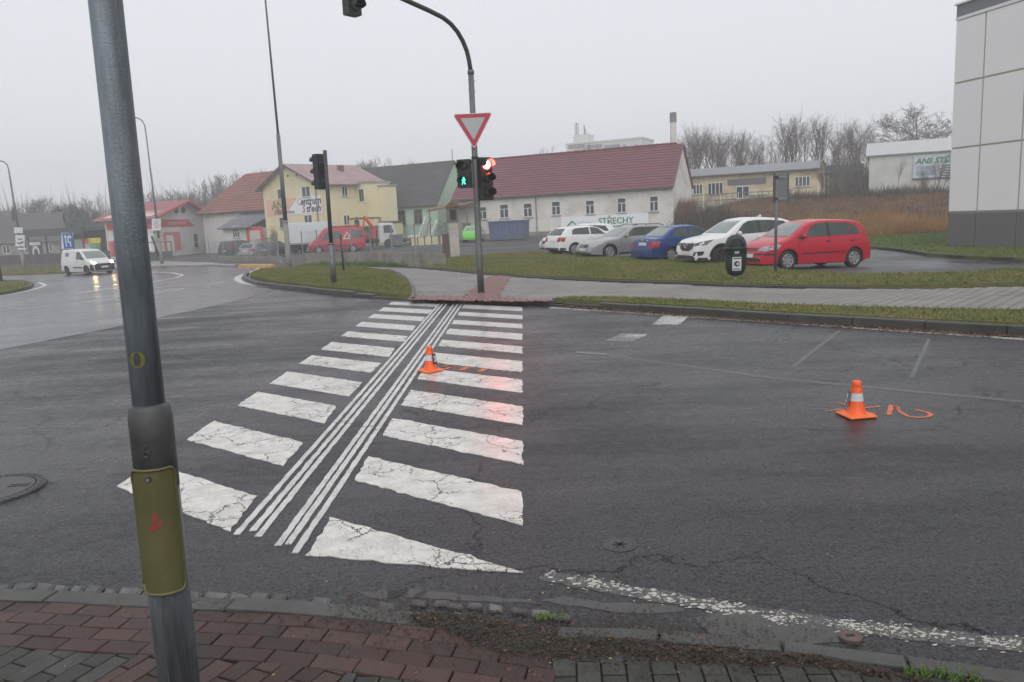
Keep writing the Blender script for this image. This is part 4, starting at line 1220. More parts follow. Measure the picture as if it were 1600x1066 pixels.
rd.box((x0, -dpt - .06, z0), (x0 + .45, -dpt + .02, z1)).box((x1 - .45, -dpt - .06, z0), (x1, -dpt + .02, z1)).box((x0 + .45, -dpt - .06, z1 - .4), (x1 - .45, -dpt + .02, z1))
rdo = rd.build('door_surround', M_REDP, lt)
MB().box((x0 + .45, -dpt - .03, z0), (x1 - .45, -dpt + .01, z1 - .4)).build('garage_door', mat('pale_door', (.55, .50, .44), .7), rdo)

# ---- shop with red banner
Cs = atY(243, 393, 92); Cs.z = -.75
Es = atY(350, 385, 109); dG = (Vector((Es.x, Es.y, 0)) - Vector((Cs.x, Cs.y, 0))); LG = dG.length; dG.normalize()
sh = Bld('shop_building', 'low white shop with red sheet roof and red sign band', 'shop', Cs, dG)
ze = 1.85 + 2.35 + .75; zrS = on_plane(284, 315, Cs, dG); xr, zr = zrS[0], zrS[1] - Cs.z
z_r = sh.at(348, 348)[1]
DS = sh.at_side(0, 167, 380)[0]
P = [(0, 0, -1.2), (LG, 0, -1.2), (LG, 0, z_r), (xr, 0, zr), (0, 0, ze)]
sh.part('wall', MB().prism(P, (0, DS, 0)), M_SHOPW)
ov = .9
sh.part('roof', seam_slope((-1.0, DS + .8, ze - .35), (-1.0, -ov, ze - .35), (xr, -ov, zr + .12), (xr, DS + .8, zr + .12), 24, .07, .09), M_REDSH)
sh.part('roof_right', seam_slope((LG + .6, -ov, z_r - .05), (LG + .6, DS + .8, z_r - .05), (xr, DS + .8, zr + .12), (xr, -ov, zr + .12), 24, .07, .09), M_REDSH)
sh.part('bargeboard', MB().prism([(-1.0, -ov - .02, ze - .55), (xr, -ov - .02, zr - .1), (xr, -ov - .02, zr + .18), (-1.0, -ov - .02, ze - .27)], (0, -.08, 0)).prism([(LG + .6, -ov - .02, z_r - .3), (xr, -ov - .02, zr - .1), (xr, -ov - .02, zr + .18), (LG + .6, -ov - .02, z_r)], (0, -.08, 0)), M_REDP)
x0, x1, z0, z1 = sh.rect(252, 343, 297, 354)
sb = MB().prism([(x0, -.08, z0), (x1 + .8, -.08, z0), (x1 - .6, -.08, z1), (x0, -.08, z1)], (0, .06, 0)).build('sign_band', M_REDP, sh.t)
text('STAVEBNÍ CENTRUM', 'lettering', mat('pale_pink_lettering', (.62, .30, .30), .6), sb, ((x0 + x1) / 2, -.1, z0 + (z1 - z0) * .3), (z1 - z0) * .55, bold=.03, xs=.9)
x0, x1, z0, z1 = sh.rect(256, 362.5, 282, 392)
ds_ = MB().box((x0, -.07, z0), (x0 + .5, .02, z1)).box((x1 - 1.6, -.07, z0), (x1, .02, z1)).box((x0 + .5, -.07, z1 - .4), (x1 - 1.6, .02, z1)).build('door_surround', M_CORAL, sh.t)
MB().box((x0 + .5, -.04, z0), (x1 - 1.6, .01, z1 - .4)).build('door', M_WFRAME, ds_)
r = sh.rect(302, 365, 309.5, 388); window(sh, r, 1, r[2] + (r[3] - r[2]) * .42)
for px in (275, 286):
    x, z = sh.at(px, 328.5)
    sh.part('round_vent', MB().lathe([(.42, 0), (.42, .06)], 14, Matrix.Translation((x, 0, z)) @ Matrix.Rotation(PI / 2, 4, 'X')), M_DARK)
x0, x1, z0, z1 = sh.rect(341, 367, 349, 388)
sh.part('side_door', MB().box((x0, -.05, z0), (x1, .02, z1)), M_CORAL)
x0, x1, z0, z1 = sh.rect(323, 368, 338, 391)
sh.part('porch_screen', MB().box((x0, -.9, z0), (x1, -.82, z1)), M_WFRAME)
# side wall towards the road: red band and a white board
sh.part('side_band', MB().box((-.08, 2.0, ze - 1.5), (-.0, DS - .3, ze - .75)), M_REDP)
sh.part('side_band', MB().box((-.08, .02, ze - 1.5), (-.0, 1.3, ze - .75)), M_REDP)
sh.part('side_board', MB().box((-.1, .4, .8), (-.0, 3.0, 2.6)), M_BANNER)
sh.part('side_poster', MB().box((-.1, DS - 1.4, .4), (-.0, DS - .2, 2.2)), M_CORAL)

# ---- flat roofed shed with painted panels, left
Pg = atY(47, 398, 104); Pg.z = -.9
Pq = atY(166, 392, 100); dGr = Vector((Pq.x - Pg.x, Pq.y - Pg.y, 0)); LGR = dGr.length; dGr.normalize()
gs = Bld('canopy_shed', 'dark flat roofed canopy shed with colourful painted panels', 'shed', Pg, dGr)
z0, z1 = gs.at(47, 370)[1], gs.at(47, 359)[1]
gs.part('roof_fascia', MB().box((0, -.5, z0), (LGR * .76, 5, z1)), mat('dark_bitumen', (.055, .055, .06), .7, .2, 1))
gs.part('back_wall', MB().box((LGR * .25, 4.0, -1), (LGR * 1.08, 4.3, z1 + .1)), mat('grey_block_wall', (.16, .155, .15), .9, .15, 1))
gs.part('side_roof', MB().box((LGR * .76, .2, z1 - .5), (LGR * 1.05, 4.0, z1 - .1)), mat('dark_bitumen', (.055, .055, .06)))
for k in range(4): gs.part('post', MB().box((.1 + LGR * .24 * k, -.3, -1), (.3 + LGR * .24 * k, -.1, z0)), M_GUT)
for (x0, y0, x1, y1, cm) in ((117, 374, 128, 392, mat('green_grey_panel', (.20, .30, .20), .8, .5, 2)), (128, 373, 142, 381, M_REDP), (138, 372, 157, 380, mat('yellow_panel', (.62, .52, .03), .8, .15, 1)), (128, 381, 142, 393, mat('pale_grey_panel', (.40, .41, .42), .8, .4, 2)), (142, 380, 157, 393, mat('green_panel', (.13, .28, .16), .8, .5, 2))):
    a, b_, c, d_ = gs.rect(x0, y0, x1, y1)
    gs.part('painted_panel', MB().box((a, -.05, c), (b_, .05, d_)), cm)
a, b_, c, d_ = gs.rect(79.5, 375, 98, 406)
pp = thing('poster_board', 'tall black and white poster board near the blue sign', 'poster', gs.t.location, gs.t.rotation_euler.z)
MB().box((a, -3.1, c), (b_, -3.0, d_)).build('board', mat('dark_board', (.05, .05, .055), .7), pp)
MB().lathe([(.62, 0), (.62, .04)], 16, Matrix.Translation(((a + b_) / 2, -3.1, (c + d_) / 2 - .2)) @ Matrix.Rotation(PI / 2, 4, 'X') @ Matrix.Diagonal((1, 1.5, 1, 1))).build('pale_oval', mat('pale_print', (.50, .50, .50), .7, .3, 3), pp)
MB().lathe([(.3, 0), (.3, .07)], 16, Matrix.Translation(((a + b_) / 2 + .05, -3.1, (c + d_) / 2 - .2)) @ Matrix.Rotation(PI / 2, 4, 'X') @ Matrix.Diagonal((1, 1.6, 1, 1))).build('dark_oval', M_DARK, pp)
MB().box((a + .1, -3.13, d_ - .55), (b_ - .1, -3.1, d_ - .15)).build('title_strip', mat('pale_print', (.50, .50, .50)), pp)
# old low houses far left
def low_house(px, py, Y, L, D, ze, zr, m, rm, label, rz=0.):
    c = atY(px, py, Y); z = h(c.x, c.y)
    b = Bld('old_house', label, 'house', (c.x, c.y, z), Vector((math.cos(rz), math.sin(rz), 0)))
    b.part('wall', gable_walls(L, D, ze, zr, -1.0), m)
    s = (zr - ze) / (D / 2)
    b.part('roof', tiled_slope((-.3, -.5, ze - .5 * s + .08), (L + .3, -.5, ze - .5 * s + .08), (L + .3, D / 2, zr + .08), (-.3, D / 2, zr + .08), 10), rm)
    b.part('roof_back', tiled_slope((L + .3, D + .5, ze - .5 * s + .08), (-.3, D + .5, ze - .5 * s + .08), (-.3, D / 2, zr + .08), (L + .3, D / 2, zr + .08), 5), rm)
    for k in range(int(L / 3)):
        window(b, (1.0 + 3 * k, 2.0 + 3 * k, 1.0, 2.3), 2)
    return b
low_house(-40, 400, 122, 12, 8, 3.0, 7.2, M_CONC, M_GROOF, 'dim grey gabled house at the far left edge', .3)
low_house(30, 398, 128, 16, 8, 2.7, 4.6, mat('dim_beige_render', (.36, .32, .26), .9, .1, 1), M_GROOF, 'low beige house seen under the canopy shed', .1)

# ---- right: low yellow building on the bank
Rr = atY(1281, 310, 86); Rr.z = h(Rr.x, Rr.y) - .1
tl, _ = on_plane(1060, 310, Rr, dW)
Lr = Rr + dW * tl; Lr.z = Rr.z
rb = Bld('low_workshop', 'long low cream workshop with peeling walls on the bank', 'workshop', Lr, dW)
LR = -tl; DR = 7
ze = rb.at(1280, 263)[1]; zt = ze + .85
rb.part('wall', MB().prism([(0, 0, -2.5), (0, DR, -2.5), (0, DR, zt - .5), (0, 3.2, zt), (0, 0, ze)], (LR, 0, 0)), M_CREAMW)
rb.part('roof', seam_slope((-.3, -.5, ze + .02), (LR + .1, -.5, ze + .02), (LR + .1, 3.2, zt + .16), (-.3, 3.2, zt + .16), 30, .03, .04), M_LROOF)
rb.part('roof_back', seam_slope((LR + .1, DR + .3, zt - .4), (-.3, DR + .3, zt - .4), (-.3, 3.2, zt + .16), (LR + .1, 3.2, zt + .16), 10, .03, .04), M_LROOF)
rb.part('gutter', MB().tube([(-.3, -.55, ze - .05), (LR + .1, -.55, ze - .05)], .08, 6), M_GUT)
for r4, c_ in (((1083, 288, 1098, 304), 3), ((1106, 285.5, 1130, 304), 4), ((1150, 291, 1171, 310), 2), ((1242, 275.5, 1266, 291.5), 4)):
    window(rb, rb.rect(*r4), c_, None)
a, b_, c, d_ = rb.rect(1137, 281, 1197, 287)
rb.part('blank_sign_strip', MB().box((a, -.08, c - .1), (b_, -.02, d_ + .15)), mat('grey_sign_strip', (.13, .125, .13), .7))
# stacked pallets, frames and railings in front of it
yr = thing('yard_railing', 'dark steel railing along the yard in front of the cream workshop', 'railing', tuple(Vector(Lr) + Vector((dW.y, -dW.x, 0)) * 4), math.atan2(dW.y, dW.x))
zy = -.35
MB().tube([(0, 0, zy + 1.5), (LR * .85, 0, zy + 1.5)], .04, 5).tube([(0, 0, zy + .8), (LR * .85, 0, zy + .8)], .03, 5).build('rail', M_GUT, yr)
for k in range(22): MB().tube([(LR * .85 * k / 21, 0, zy - .6), (LR * .85 * k / 21, 0, zy + 1.6)], .04, 5).build('post', M_METALG if k % 3 else M_WFRAME, yr)
for k, (px, w_, hh, mm) in enumerate(((1100, 1.6, 1.0, M_METALG), (1140, 2.2, 1.3, M_CONC), (1185, 2.4, 1.6, M_METALG), (1205, 1.3, 1.4, M_SHOPW))):
    a, _ = rb.at(px, 305)
    cr = thing('material_stack', ['grey bundle stacked left in the yard by the cream workshop', 'low pale pile in the middle of the yard by the workshop', 'tall grey rack of sheets in the workshop yard', 'pale crate stack right behind the grey sign back'][k], 'stack', tuple(Vector(Lr) + dW * a + Vector((dW.y, -dW.x, 0)) * 2.5 + Vector((0, 0, zy - .3))), math.atan2(dW.y, dW.x))
    for j in range(5): MB().box((-w_ / 2 + .04 * (j % 2), -.5, hh * j / 5), (w_ / 2 - .05 * (j % 2), .5, hh * (j + .72) / 5)).build('layer', mm, cr)
# brown shed
Bs = atY(1292, 305, 101); Bs.z = h(Bs.x, Bs.y) - .1
bs = Bld('brown_shed', 'dark roofed brown shed between workshop and white hall', 'shed', Bs, dW)
LBS, _ = bs.at(1345, 300)
z0, z1 = bs.at(1300, 272)[1], bs.at(1300, 259)[1]
bs.part('wall', MB().box((0, 0, -2), (LBS, 4, z0)), M_CREAMW)
bs.part('roof', MB().box((-.3, -.5, z0), (LBS + .2, 4.3, z1)), mat('dark_bitumen', (.055, .055, .06)))
for k in range(3): bs.part('door_leaf', MB().box((.3 + k * 1.25, -.06, -1), (1.4 + k * 1.25, .02, z0 - .2)), M_WOODB)
# white hall with sign
Hs = atY(1357, 306, 90); Hs.z = h(Hs.x, Hs.y) - .1
hl = Bld('white_hall', 'white sheet metal hall with open brown door and company sign', 'hall', Hs, dW)
LH = 18.0
ze = hl.at(1357, 243)[1]
nd = Vector((-dW.y, dW.x, 0))
ap, zap = on_plane(1350, 233, Hs, nd); ap2, zL = on_plane(1341, 262, Hs, nd)
DH = 9.0
zr = ze + 1.5
hl.part('wall', gable_walls(LH, DH, ze, zr, -2.0), mat('white_sheet_cladding', (.56, .56, .54), .5, .05, .6, dirt=((.40, .40, .36), .4, .5)))
rib = MB()
for k in range(60): rib.box((.1 + k * .3, -.035, -1.5), (.16 + k * .3, .0, ze - .05))
hl.part('cladding_ribs', rib, mat('white_sheet_cladding', (.56, .56, .54)))
s = (zr - ze) / (DH / 2)
hl.part('roof', seam_slope((-.3, -.4, ze - .4 * s + .08), (LH, -.4, ze - .4 * s + .08), (LH, DH / 2, zr + .1), (-.3, DH / 2, zr + .1), 40, .03, .05), mat('pale_hall_roof', (.46, .46, .46), .45, .08, .8))
hl.part('roof_back', seam_slope((LH, DH + .4, ze - .4 * s + .08), (-.3, DH + .4, ze - .4 * s + .08), (-.3, DH / 2, zr + .1), (LH, DH / 2, zr + .1), 10, .03, .05), mat('pale_hall_roof', (.46, .46, .46)))
hl.part('open_door', MB().box((-.05, .4, -1.2), (.03, DH - 1.2, ze - .9)), M_WOODB)
hl.part('gable_trim', MB().prism([(-.32, -.4, ze - .4 * s), (-.32, DH / 2, zr), (-.32, DH / 2, zr + .22), (-.32, -.4, ze - .4 * s + .22)], (-.05, 0, 0)), M_WFRAME)
a, b_, c, d_ = hl.rect(1427, 241, 1500, 277)
hs = MB().box((a, -.14, c), (b_, -.05, d_)).build('sign_panel', mat('pale_blue_sign', (.48, .54, .58), .6, .1, 1), hl.t)
text('ANS STŘECHA', 'lettering', M_GREENP, hs, (a + .2, -.17, d_ - .95), .85, align='LEFT', bold=.03, shear=.3)
for k in range(6): MB().box((a + 2.7, -.16, d_ - 1.35 - k * .27), (b_ - .3, -.142, d_ - 1.23 - k * .27)).build('sign_line', M_BLACKP, hs)
MB().box((a + .3, -.16, c + .3), (a + 2.2, -.142, d_ - 1.2)).build('sign_picture', mat('grey_blue_print', (.26, .31, .36), .6, .35, 2), hs)
MB().box((a - .1, -.2, c - .16), (b_, -.1, c - .04)).build('sign_rail', M_GUT, hs)
gf = thing('goal_frame', 'low pale tubular frame standing in front of the white hall', 'frame', tuple(Vector(Hs) + dW * (hl.at(1377, 300)[0]) + Vector((dW.y, -dW.x, 0)) * 2.0), math.atan2(dW.y, dW.x))
MB().tube([(0, 0, -.4), (0, 0, .9), (1.8, 0, .9), (1.8, 0, -.4)], .05, 5).build('frame', M_WFRAME, gf)

# ---- distant flat block with aerials
Tb = atY(885, 240, 270); Tb.z = 0
tw = Bld('distant_block', 'misty flat roofed block with aerials far behind the red roof', 'building', Tb, dW)
wx = tw.at(1003, 225)[0]; zt = tw.at(950, 221)[1]
M_TW = mat('pale_block_wall', (.55, .53, .50), .9, .05, .2)
tw.part('wall', MB().box((0, 0, -5), (wx, 14, zt)), M_TW)
tw.part('roof_slab', MB().box((-.3, -.3, zt), (wx + .3, 14.3, zt + .5)), M_TW)
for x0, x1 in ((888, 913), (917, 941), (944, 969), (973, 978.5), (991, 997.5)):
    for row in range(2):
        a, b_, c, d_ = tw.rect(x0, 226, x1, 232)
        tw.part('window', MB().box((a, -.08, c - row * 3.2), (b_, .05, d_ - row * 3.2)), M_GLASS_L)
a, b_, c, d_ = tw.rect(889, 212, 914, 221)
tw.part('roof_hut', MB().box((a, 4, zt + .5), (b_, 9, d_ + .6)), M_TW)
for px, top, w_ in ((889, 191, .13), (891, 189, .18), (894, 190, .12), (903, 193, .18), (905, 197, .13), (908, 204, .13), (899, 208, .10)):
    a, zt2 = tw.at(px, top)
    tw.part('aerial', MB().tube([(a, 5 + w_ * 5, zt), (a, 5 + w_ * 5, zt2)], w_, 5), M_GUT)

# ---- big panelled building at right
dP = hdir(459, 364)                                      # the facade runs away to the left; it comes towards us on the right
Kp = Vector((17.64, 30.94, 0)); Kp.z = h(17.64, 30.94) + .08
pb = Bld('panelled_building', 'big building clad in white panels with grey plinth panels', 'building', Kp, -dP)
nrm_in = Vector((dP.y, -dP.x, 0)); 
zc = [pb.at(1480.3, 383)[1], pb.at(1481, 332)[1], pb.at(1486, 233)[1], pb.at(1490.5, 131.5)[1], pb.at(1495, 28)[1], pb.at(1496, 6.5)[1]]
xj = [0, pb.at(1527.5, 300)[0], pb.at(1591.5, 300)[0]]
step_ = xj[2] - xj[1]
while xj[-1] < 24: xj.append(xj[-1] + step_)
M_PANEL = mat('white_facade_panel', (.78, .775, .76), .55, .02, .6)
M_PLINTH = mat('grey_plinth_panel', (.125, .123, .122), .6, .06, .8)
M_PJ = mat('beige_joint_strip', (.40, .365, .31), .7, .08, 2)
M_PJG = mat('grey_joint_strip', (.23, .23, .23), .7, .08, 2)
M_FASCIA = mat('grey_roof_fascia', (.16, .165, .185), .5, .06, 1)
XE = xj[-1]
pb.part('wall', MB().box((.02, .03, zc[1]), (XE, 12, zc[4] + .3)), M_PJ)
pb.part('plinth_wall', MB().box((.02, .03, -.4), (XE, 12, zc[1] - .002)), M_PJG)
g_ = .035
for i in range(len(xj) - 1):
    x0, x1 = xj[i] + (g_ if i else 0), xj[i + 1] - g_
    pb.part('plinth_panel', MB().box((x0, -.004, -.35), (x1, .034, zc[1] - .05)), M_PLINTH)
    for r_ in range(1, 4):
        pb.part('panel', MB().box((x0, 0, zc[r_] + g_), (x1, .04, zc[r_ + 1] - g_ - (.10 if r_ == 3 else 0))), M_PANEL, bev=.006)
pb.part('fascia_trim', MB().box((-.02, -.03, zc[4] - .11), (XE, .04, zc[4])), M_WFRAME)
pb.part('fascia', MB().box((0, -.015, zc[4]), (XE, .1, zc[5] - .06)), M_FASCIA)
pb.part('roof_edge', MB().box((-.06, -.09, zc[5] - .06), (XE, 12.1, zc[5])), M_WFRAME)
pb.part('end_wall', MB().box((-.0, .05, zc[1]), (.02, 12, zc[5] - .06)), M_PANEL)
# moss lumps at its foot
litter('moss_lumps', 300, lambda r: (lambda a: (Kp.x - dP.x * a + dP.y * -.0 - .1 * abs(r.normal()) * dP.y, Kp.y - dP.y * a - .1 * abs(r.normal()), Kp.z + .0))(abs(r.normal(0, .8)) * (1 if r.random() < .7 else 3)), (.03, .09), mat('dark_moss', (.03, .04, .015), .9), .8, 21, 'dark moss and leaves at the foot of the panelled building')

# ================================================================ walls, fences, small yard things
def low_wall(name, label, line, hgt, wid, m, cap=.0):
    t = thing(name, label, 'wall', (0, 0, 0))
    for (a, b_) in zip(line, line[1:]):
        a, b_ = Vector(a), Vector(b_); L = (b_ - a).length; n = max(1, round(L / 2.2)); d = (b_ - a) / n
        for k in range(n):
            p, q = a + d * k, a + d * (k + 1); u = (q - p).normalized(); w = Vector((-u.y, u.x)) * wid
            p2, q2 = p + u * .012, q - u * .012
            z0, z1 = h(p.x, p.y), h(q.x, q.y)
            V = [(p2.x, p2.y, z0 - .3), (q2.x, q2.y, z1 - .3), (q2.x + w.x, q2.y + w.y, z1 - .3), (p2.x + w.x, p2.y + w.y, z0 - .3)]
            V += [(x, y, (z0 if i in (0, 3) else z1) + hgt + random.uniform(-.01, .01)) for i, (x, y, _) in enumerate(V)]
            MB().add(V, [(3, 2, 1, 0), (4, 5, 6, 7), (0, 1, 5, 4), (1, 2, 6, 5), (2, 3, 7, 6), (3, 0, 4, 7)]).build('wall_block', m, t)
    return t
WL = [tuple(G(x, y))[:2] for x, y in ((328, 407), (360, 408), (400, 409), (436, 411.5))]
low_wall('low_wall', 'low weathered concrete wall left of the tall lamp post', WL, .45, .25, M_CONC)
WL2 = [tuple(G(x, y))[:2] for x, y in ((474, 413.5), (560, 414), (640, 416.5), (690, 419))]
low_wall('low_wall', 'low weathered concrete wall between tall lamp post and gate pillar', WL2, .62, .25, M_CONC)
def mesh_fence(label, line, hgt, z0, npost):
    t = thing('mesh_fence', label, 'fence', (0, 0, 0))
    P = [Vector(p) for p in line]; sg_ = [0]
    for a, b_ in zip(P, P[1:]): sg_.append(sg_[-1] + (b_ - a).length)
    def at(s):
        for i in range(len(P) - 1):
            if s <= sg_[i + 1] + 1e-6: return P[i].lerp(P[i + 1], (s - sg_[i]) / (sg_[i + 1] - sg_[i]))
        return P[-1]
    for k in range(npost):
        p = at(sg_[-1] * k / (npost - 1)); z = h(p.x, p.y) + z0
        MB().tube([(p.x, p.y + .1, z - .3), (p.x, p.y + .1, z + hgt + .05)], .035, 6).build('post', M_METALG, t)
    w = MB(); n = int(sg_[-1] / .16)
    for k in range(n):
        for sgn in (0, 1):
            a, b_ = at(sg_[-1] * k / n), at(min(sg_[-1], sg_[-1] * k / n + .9))
            za, zb = h(a.x, a.y) + z0, h(b_.x, b_.y) + z0
            if sgn: w.tube([(a.x, a.y + .1, za), (b_.x, b_.y + .1, zb + hgt)], .004, 3, False)
            else: w.tube([(a.x, a.y + .1, za + hgt), (b_.x, b_.y + .1, zb)], .004, 3, False)
    for zz in (0.02, hgt):
        w.tube([(at(sg_[-1] * k / 24).x, at(sg_[-1] * k / 24).y + .1, h(at(sg_[-1] * k / 24).x, at(sg_[-1] * k / 24).y) + z0 + zz) for k in range(25)], .006, 3, False)
    w.build('wire_mesh', M_METALG, t)
    return t
mesh_fence('thin wire mesh fence standing on the wall left of the lamp post', WL, 1.3, .42, 7)
mesh_fence('thin wire mesh fence standing on the wall right of the lamp post', WL2, 1.25, .6, 8)
gp_ = G(711, 403)
gpil = thing('gate_pillar', 'tall pale gate pillar with niche and little roof', 'pillar', tuple(gp_), .15)
hp = atY(708, 313, gp_.y).z - gp_.z
MB().box((-.25, -.25, -.2), (.25, .25, hp * .62)).build('shaft', mat('pale_plaster', (.46, .42, .37), .9, .15, 2, dirt=((.28, .24, .20), 1.5, .6)), gpil)
MB().box((-.30, -.30, hp * .62), (.30, .30, hp * .88)).build('niche_block', mat('brown_stone', (.17, .14, .12), .9, .3, 4), gpil)
MB().box((-.16, -.33, hp * .66), (.16, -.30, hp * .84)).build('niche', M_DARK, gpil)
MB().prism([(-.42, -.4, hp * .88), (.42, -.4, hp * .88), (0, -.4, hp * 1.0)], (0, .8, 0)).build('roof', M_WOODB, gpil)
MB().box((-.62, -.12, -.2), (-.30, .2, hp * .42)).build('dark_cabinet', mat('brown_cabinet', (.09, .06, .05), .7), gpil)
# yellow board fence by the mint house
yf = thing('board_fence', 'low pale yellow board fence panels before the mint house', 'fence', (0, 0, 0))
fa, fb_ = atY(642, 378, 72), atY(697, 376, 69.5)
for k in range(5):
    p, q = fa.lerp(fb_, k / 5), fa.lerp(fb_, (k + 1) / 5)
    u = (q - p).normalized(); z = h(p.x, p.y)
    MB().prism([(p.x + u.x * .05, p.y, z + .05), (q.x - u.x * .05, q.y, z + .05), (q.x - u.x * .05, q.y, z + .75), (p.x + u.x * .05, p.y, z + .75)], (0, .06, 0)).build('board', M_PALEY, yf)
    MB().box((p.x - .05, p.y - .03, z - .1), (p.x + .05, p.y + .09, z + .85)).build('post', M_WOODB, yf)
# blue skip
sk = atY(796, 373, 68); sk.z = h(sk.x, sk.y)
skp = thing('waste_skip', 'big blue steel waste container in front of the white house', 'skip', tuple(sk), math.atan2(dW.y, dW.x) + .06)
M_SKIP = mat('faded_blue_steel', (.085, .13, .24), .6, .2, 2, dirt=((.13, .12, .13), 1.2, .6))
wsk = 3.25; hsk = 1.6
MB().prism([(-wsk / 2 + .1, -.8, .1), (wsk / 2 - .1, -.8, .1), (wsk / 2, -.8, hsk), (-wsk / 2, -.8, hsk)], (0, 1.6, 0)).build('body', M_SKIP, skp)
for k in range(9): MB().box((-wsk / 2 + .12 + k * (wsk - .3) / 8.5, -.88, .12), (-wsk / 2 + .22 + k * (wsk - .3) / 8.5, -.79, hsk - .05)).build('rib', M_SKIP, skp)
MB().box((-wsk / 2 - .06, -.9, hsk), (wsk / 2 + .06, .9, hsk + .1)).build('rim', M_SKIP, skp)
# far left fence wall
FL = [tuple(G(x, y))[:2] for x, y in ((-60, 423), (0, 420), (60, 418), (120, 416), (172, 413.5))]
low_wall('low_wall', 'low dark brown wall along the road at far left', FL, .35, .25, mat('brown_wall', (.15, .125, .11), .9, .2, 2))
df = thing('dark_fence', 'dark solid panel fence above the low wall at far left', 'fence', (0, 0, 0))
for (a, b_) in zip(FL, FL[1:]):
    a, b_ = Vector(a), Vector(b_)
    for k in range(4):
        p, q = a.lerp(b_, k / 4), a.lerp(b_, (k + .97) / 4)
        z = h(p.x, p.y)
        MB().prism([(p.x, p.y + .3, z + .35), (q.x, q.y + .3, z + .35), (q.x, q.y + .3, z + 1.35), (p.x, p.y + .3, z + 1.35)], (0, .05, 0)).build('fence_panel', mat('dark_grey_fence', (.085, .085, .09), .7, .15, 2), df)
gt = thing('steel_gate', 'dark steel gate and barrier by the shop entrance', 'gate', tuple(G(245, 409.5)), .25)
for x in (-2.8, -1.4, 0, 1.5): MB().tube([(x, 0, -.2), (x, 0, 2.0)], .06, 6).build('post', M_GUT, gt)
MB().tube([(-2.8, 0, 1.95), (1.5, 0, 1.95)], .05, 5).tube([(-2.8, 0, .9), (0, 0, .9)], .04, 5).build('rail', M_GUT, gt)
MB().box((-1.3, .05, .2), (1.4, .12, 1.0)).build('lower_panel', mat('dark_grey_fence', (.085, .085, .09)), gt)
MB().prism([(.15, -.1, .6), (.35, -.1, .6), (-.1, -.1, 2.6), (-.25, -.1, 2.6)], (0, .08, 0)).build('raised_barrier', M_DARK, gt)
ok_ = thing('painted_kerb', 'short yellow orange painted kerb beside the bend', 'kerb', (0, 0, 0))
a, b_ = G(372, 418), G(424, 420)
MB().prism([(a.x, a.y, a.z), (b_.x, b_.y, b_.z), (b_.x, b_.y, b_.z + .22), (a.x, a.y, a.z + .16)], (.1, .5, 0)).build('kerb_block', mat('yellow_orange_paint', (.62, .36, .14), .6, .3, 3), ok_)
# ================================================================ street furniture
M_POLE = mat('weathered_galvanized_pole', (.155, .165, .172), .5, .22, 5, metal=.35, dirt=((.085, .085, .080), 4, .7, (1, 1, .25)), bmp=.15, bscale=90)
M_POLEN = mat('stained_steel_pole', (.24, .275, .315), .45, .2, 4, metal=.25, dirt=((.055, .058, .058), 3.0, .85, (1.8, 1.8, .16)), bmp=.2, bscale=120)
M_SLEEVE = mat('grimy_sleeve', (.090, .092, .088), .55, .25, 6, metal=.2, dirt=((.03, .03, .027), 5, .6))
M_HOUS = mat('black_signal_housing', (.012, .013, .013), .45, .2, 6)
M_OLIVE = mat('olive_plastic', (.100, .092, .036), .42, .12, 5, dirt=((.065, .060, .018), 5, .6, (1, 1, .4)), bmp=.1, bscale=140)
M_DKPOLE = mat('dark_painted_pole', (.035, .035, .034), .5, .2, 5)
M_SIGNW = mat('white_sign_face', (.62, .63, .64), .4, .04, 2)
M_SIGNB = mat('blue_sign_face', (.025, .10, .36), .4, .05, 2)
M_SIGNR = mat('red_sign_border', (.40, .02, .04), .4, .06, 2)
M_SIGNG = mat('retroreflective_grey', (.36, .37, .39), .35, .04, 2)
M_LENSOFF = mat('dark_lens', (.02, .02, .02), .15, .2, 4)
E_RED = emit('red_lamp', (1.0, .025, .025), 130, (.3, .01, .01))
E_REDHOT = emit('red_lamp_core', (1.0, .09, .06), 210, (.3, .01, .01))
E_GREEN = emit('green_lamp', (.06, 1.0, .55), 3.2, (.01, .2, .12))

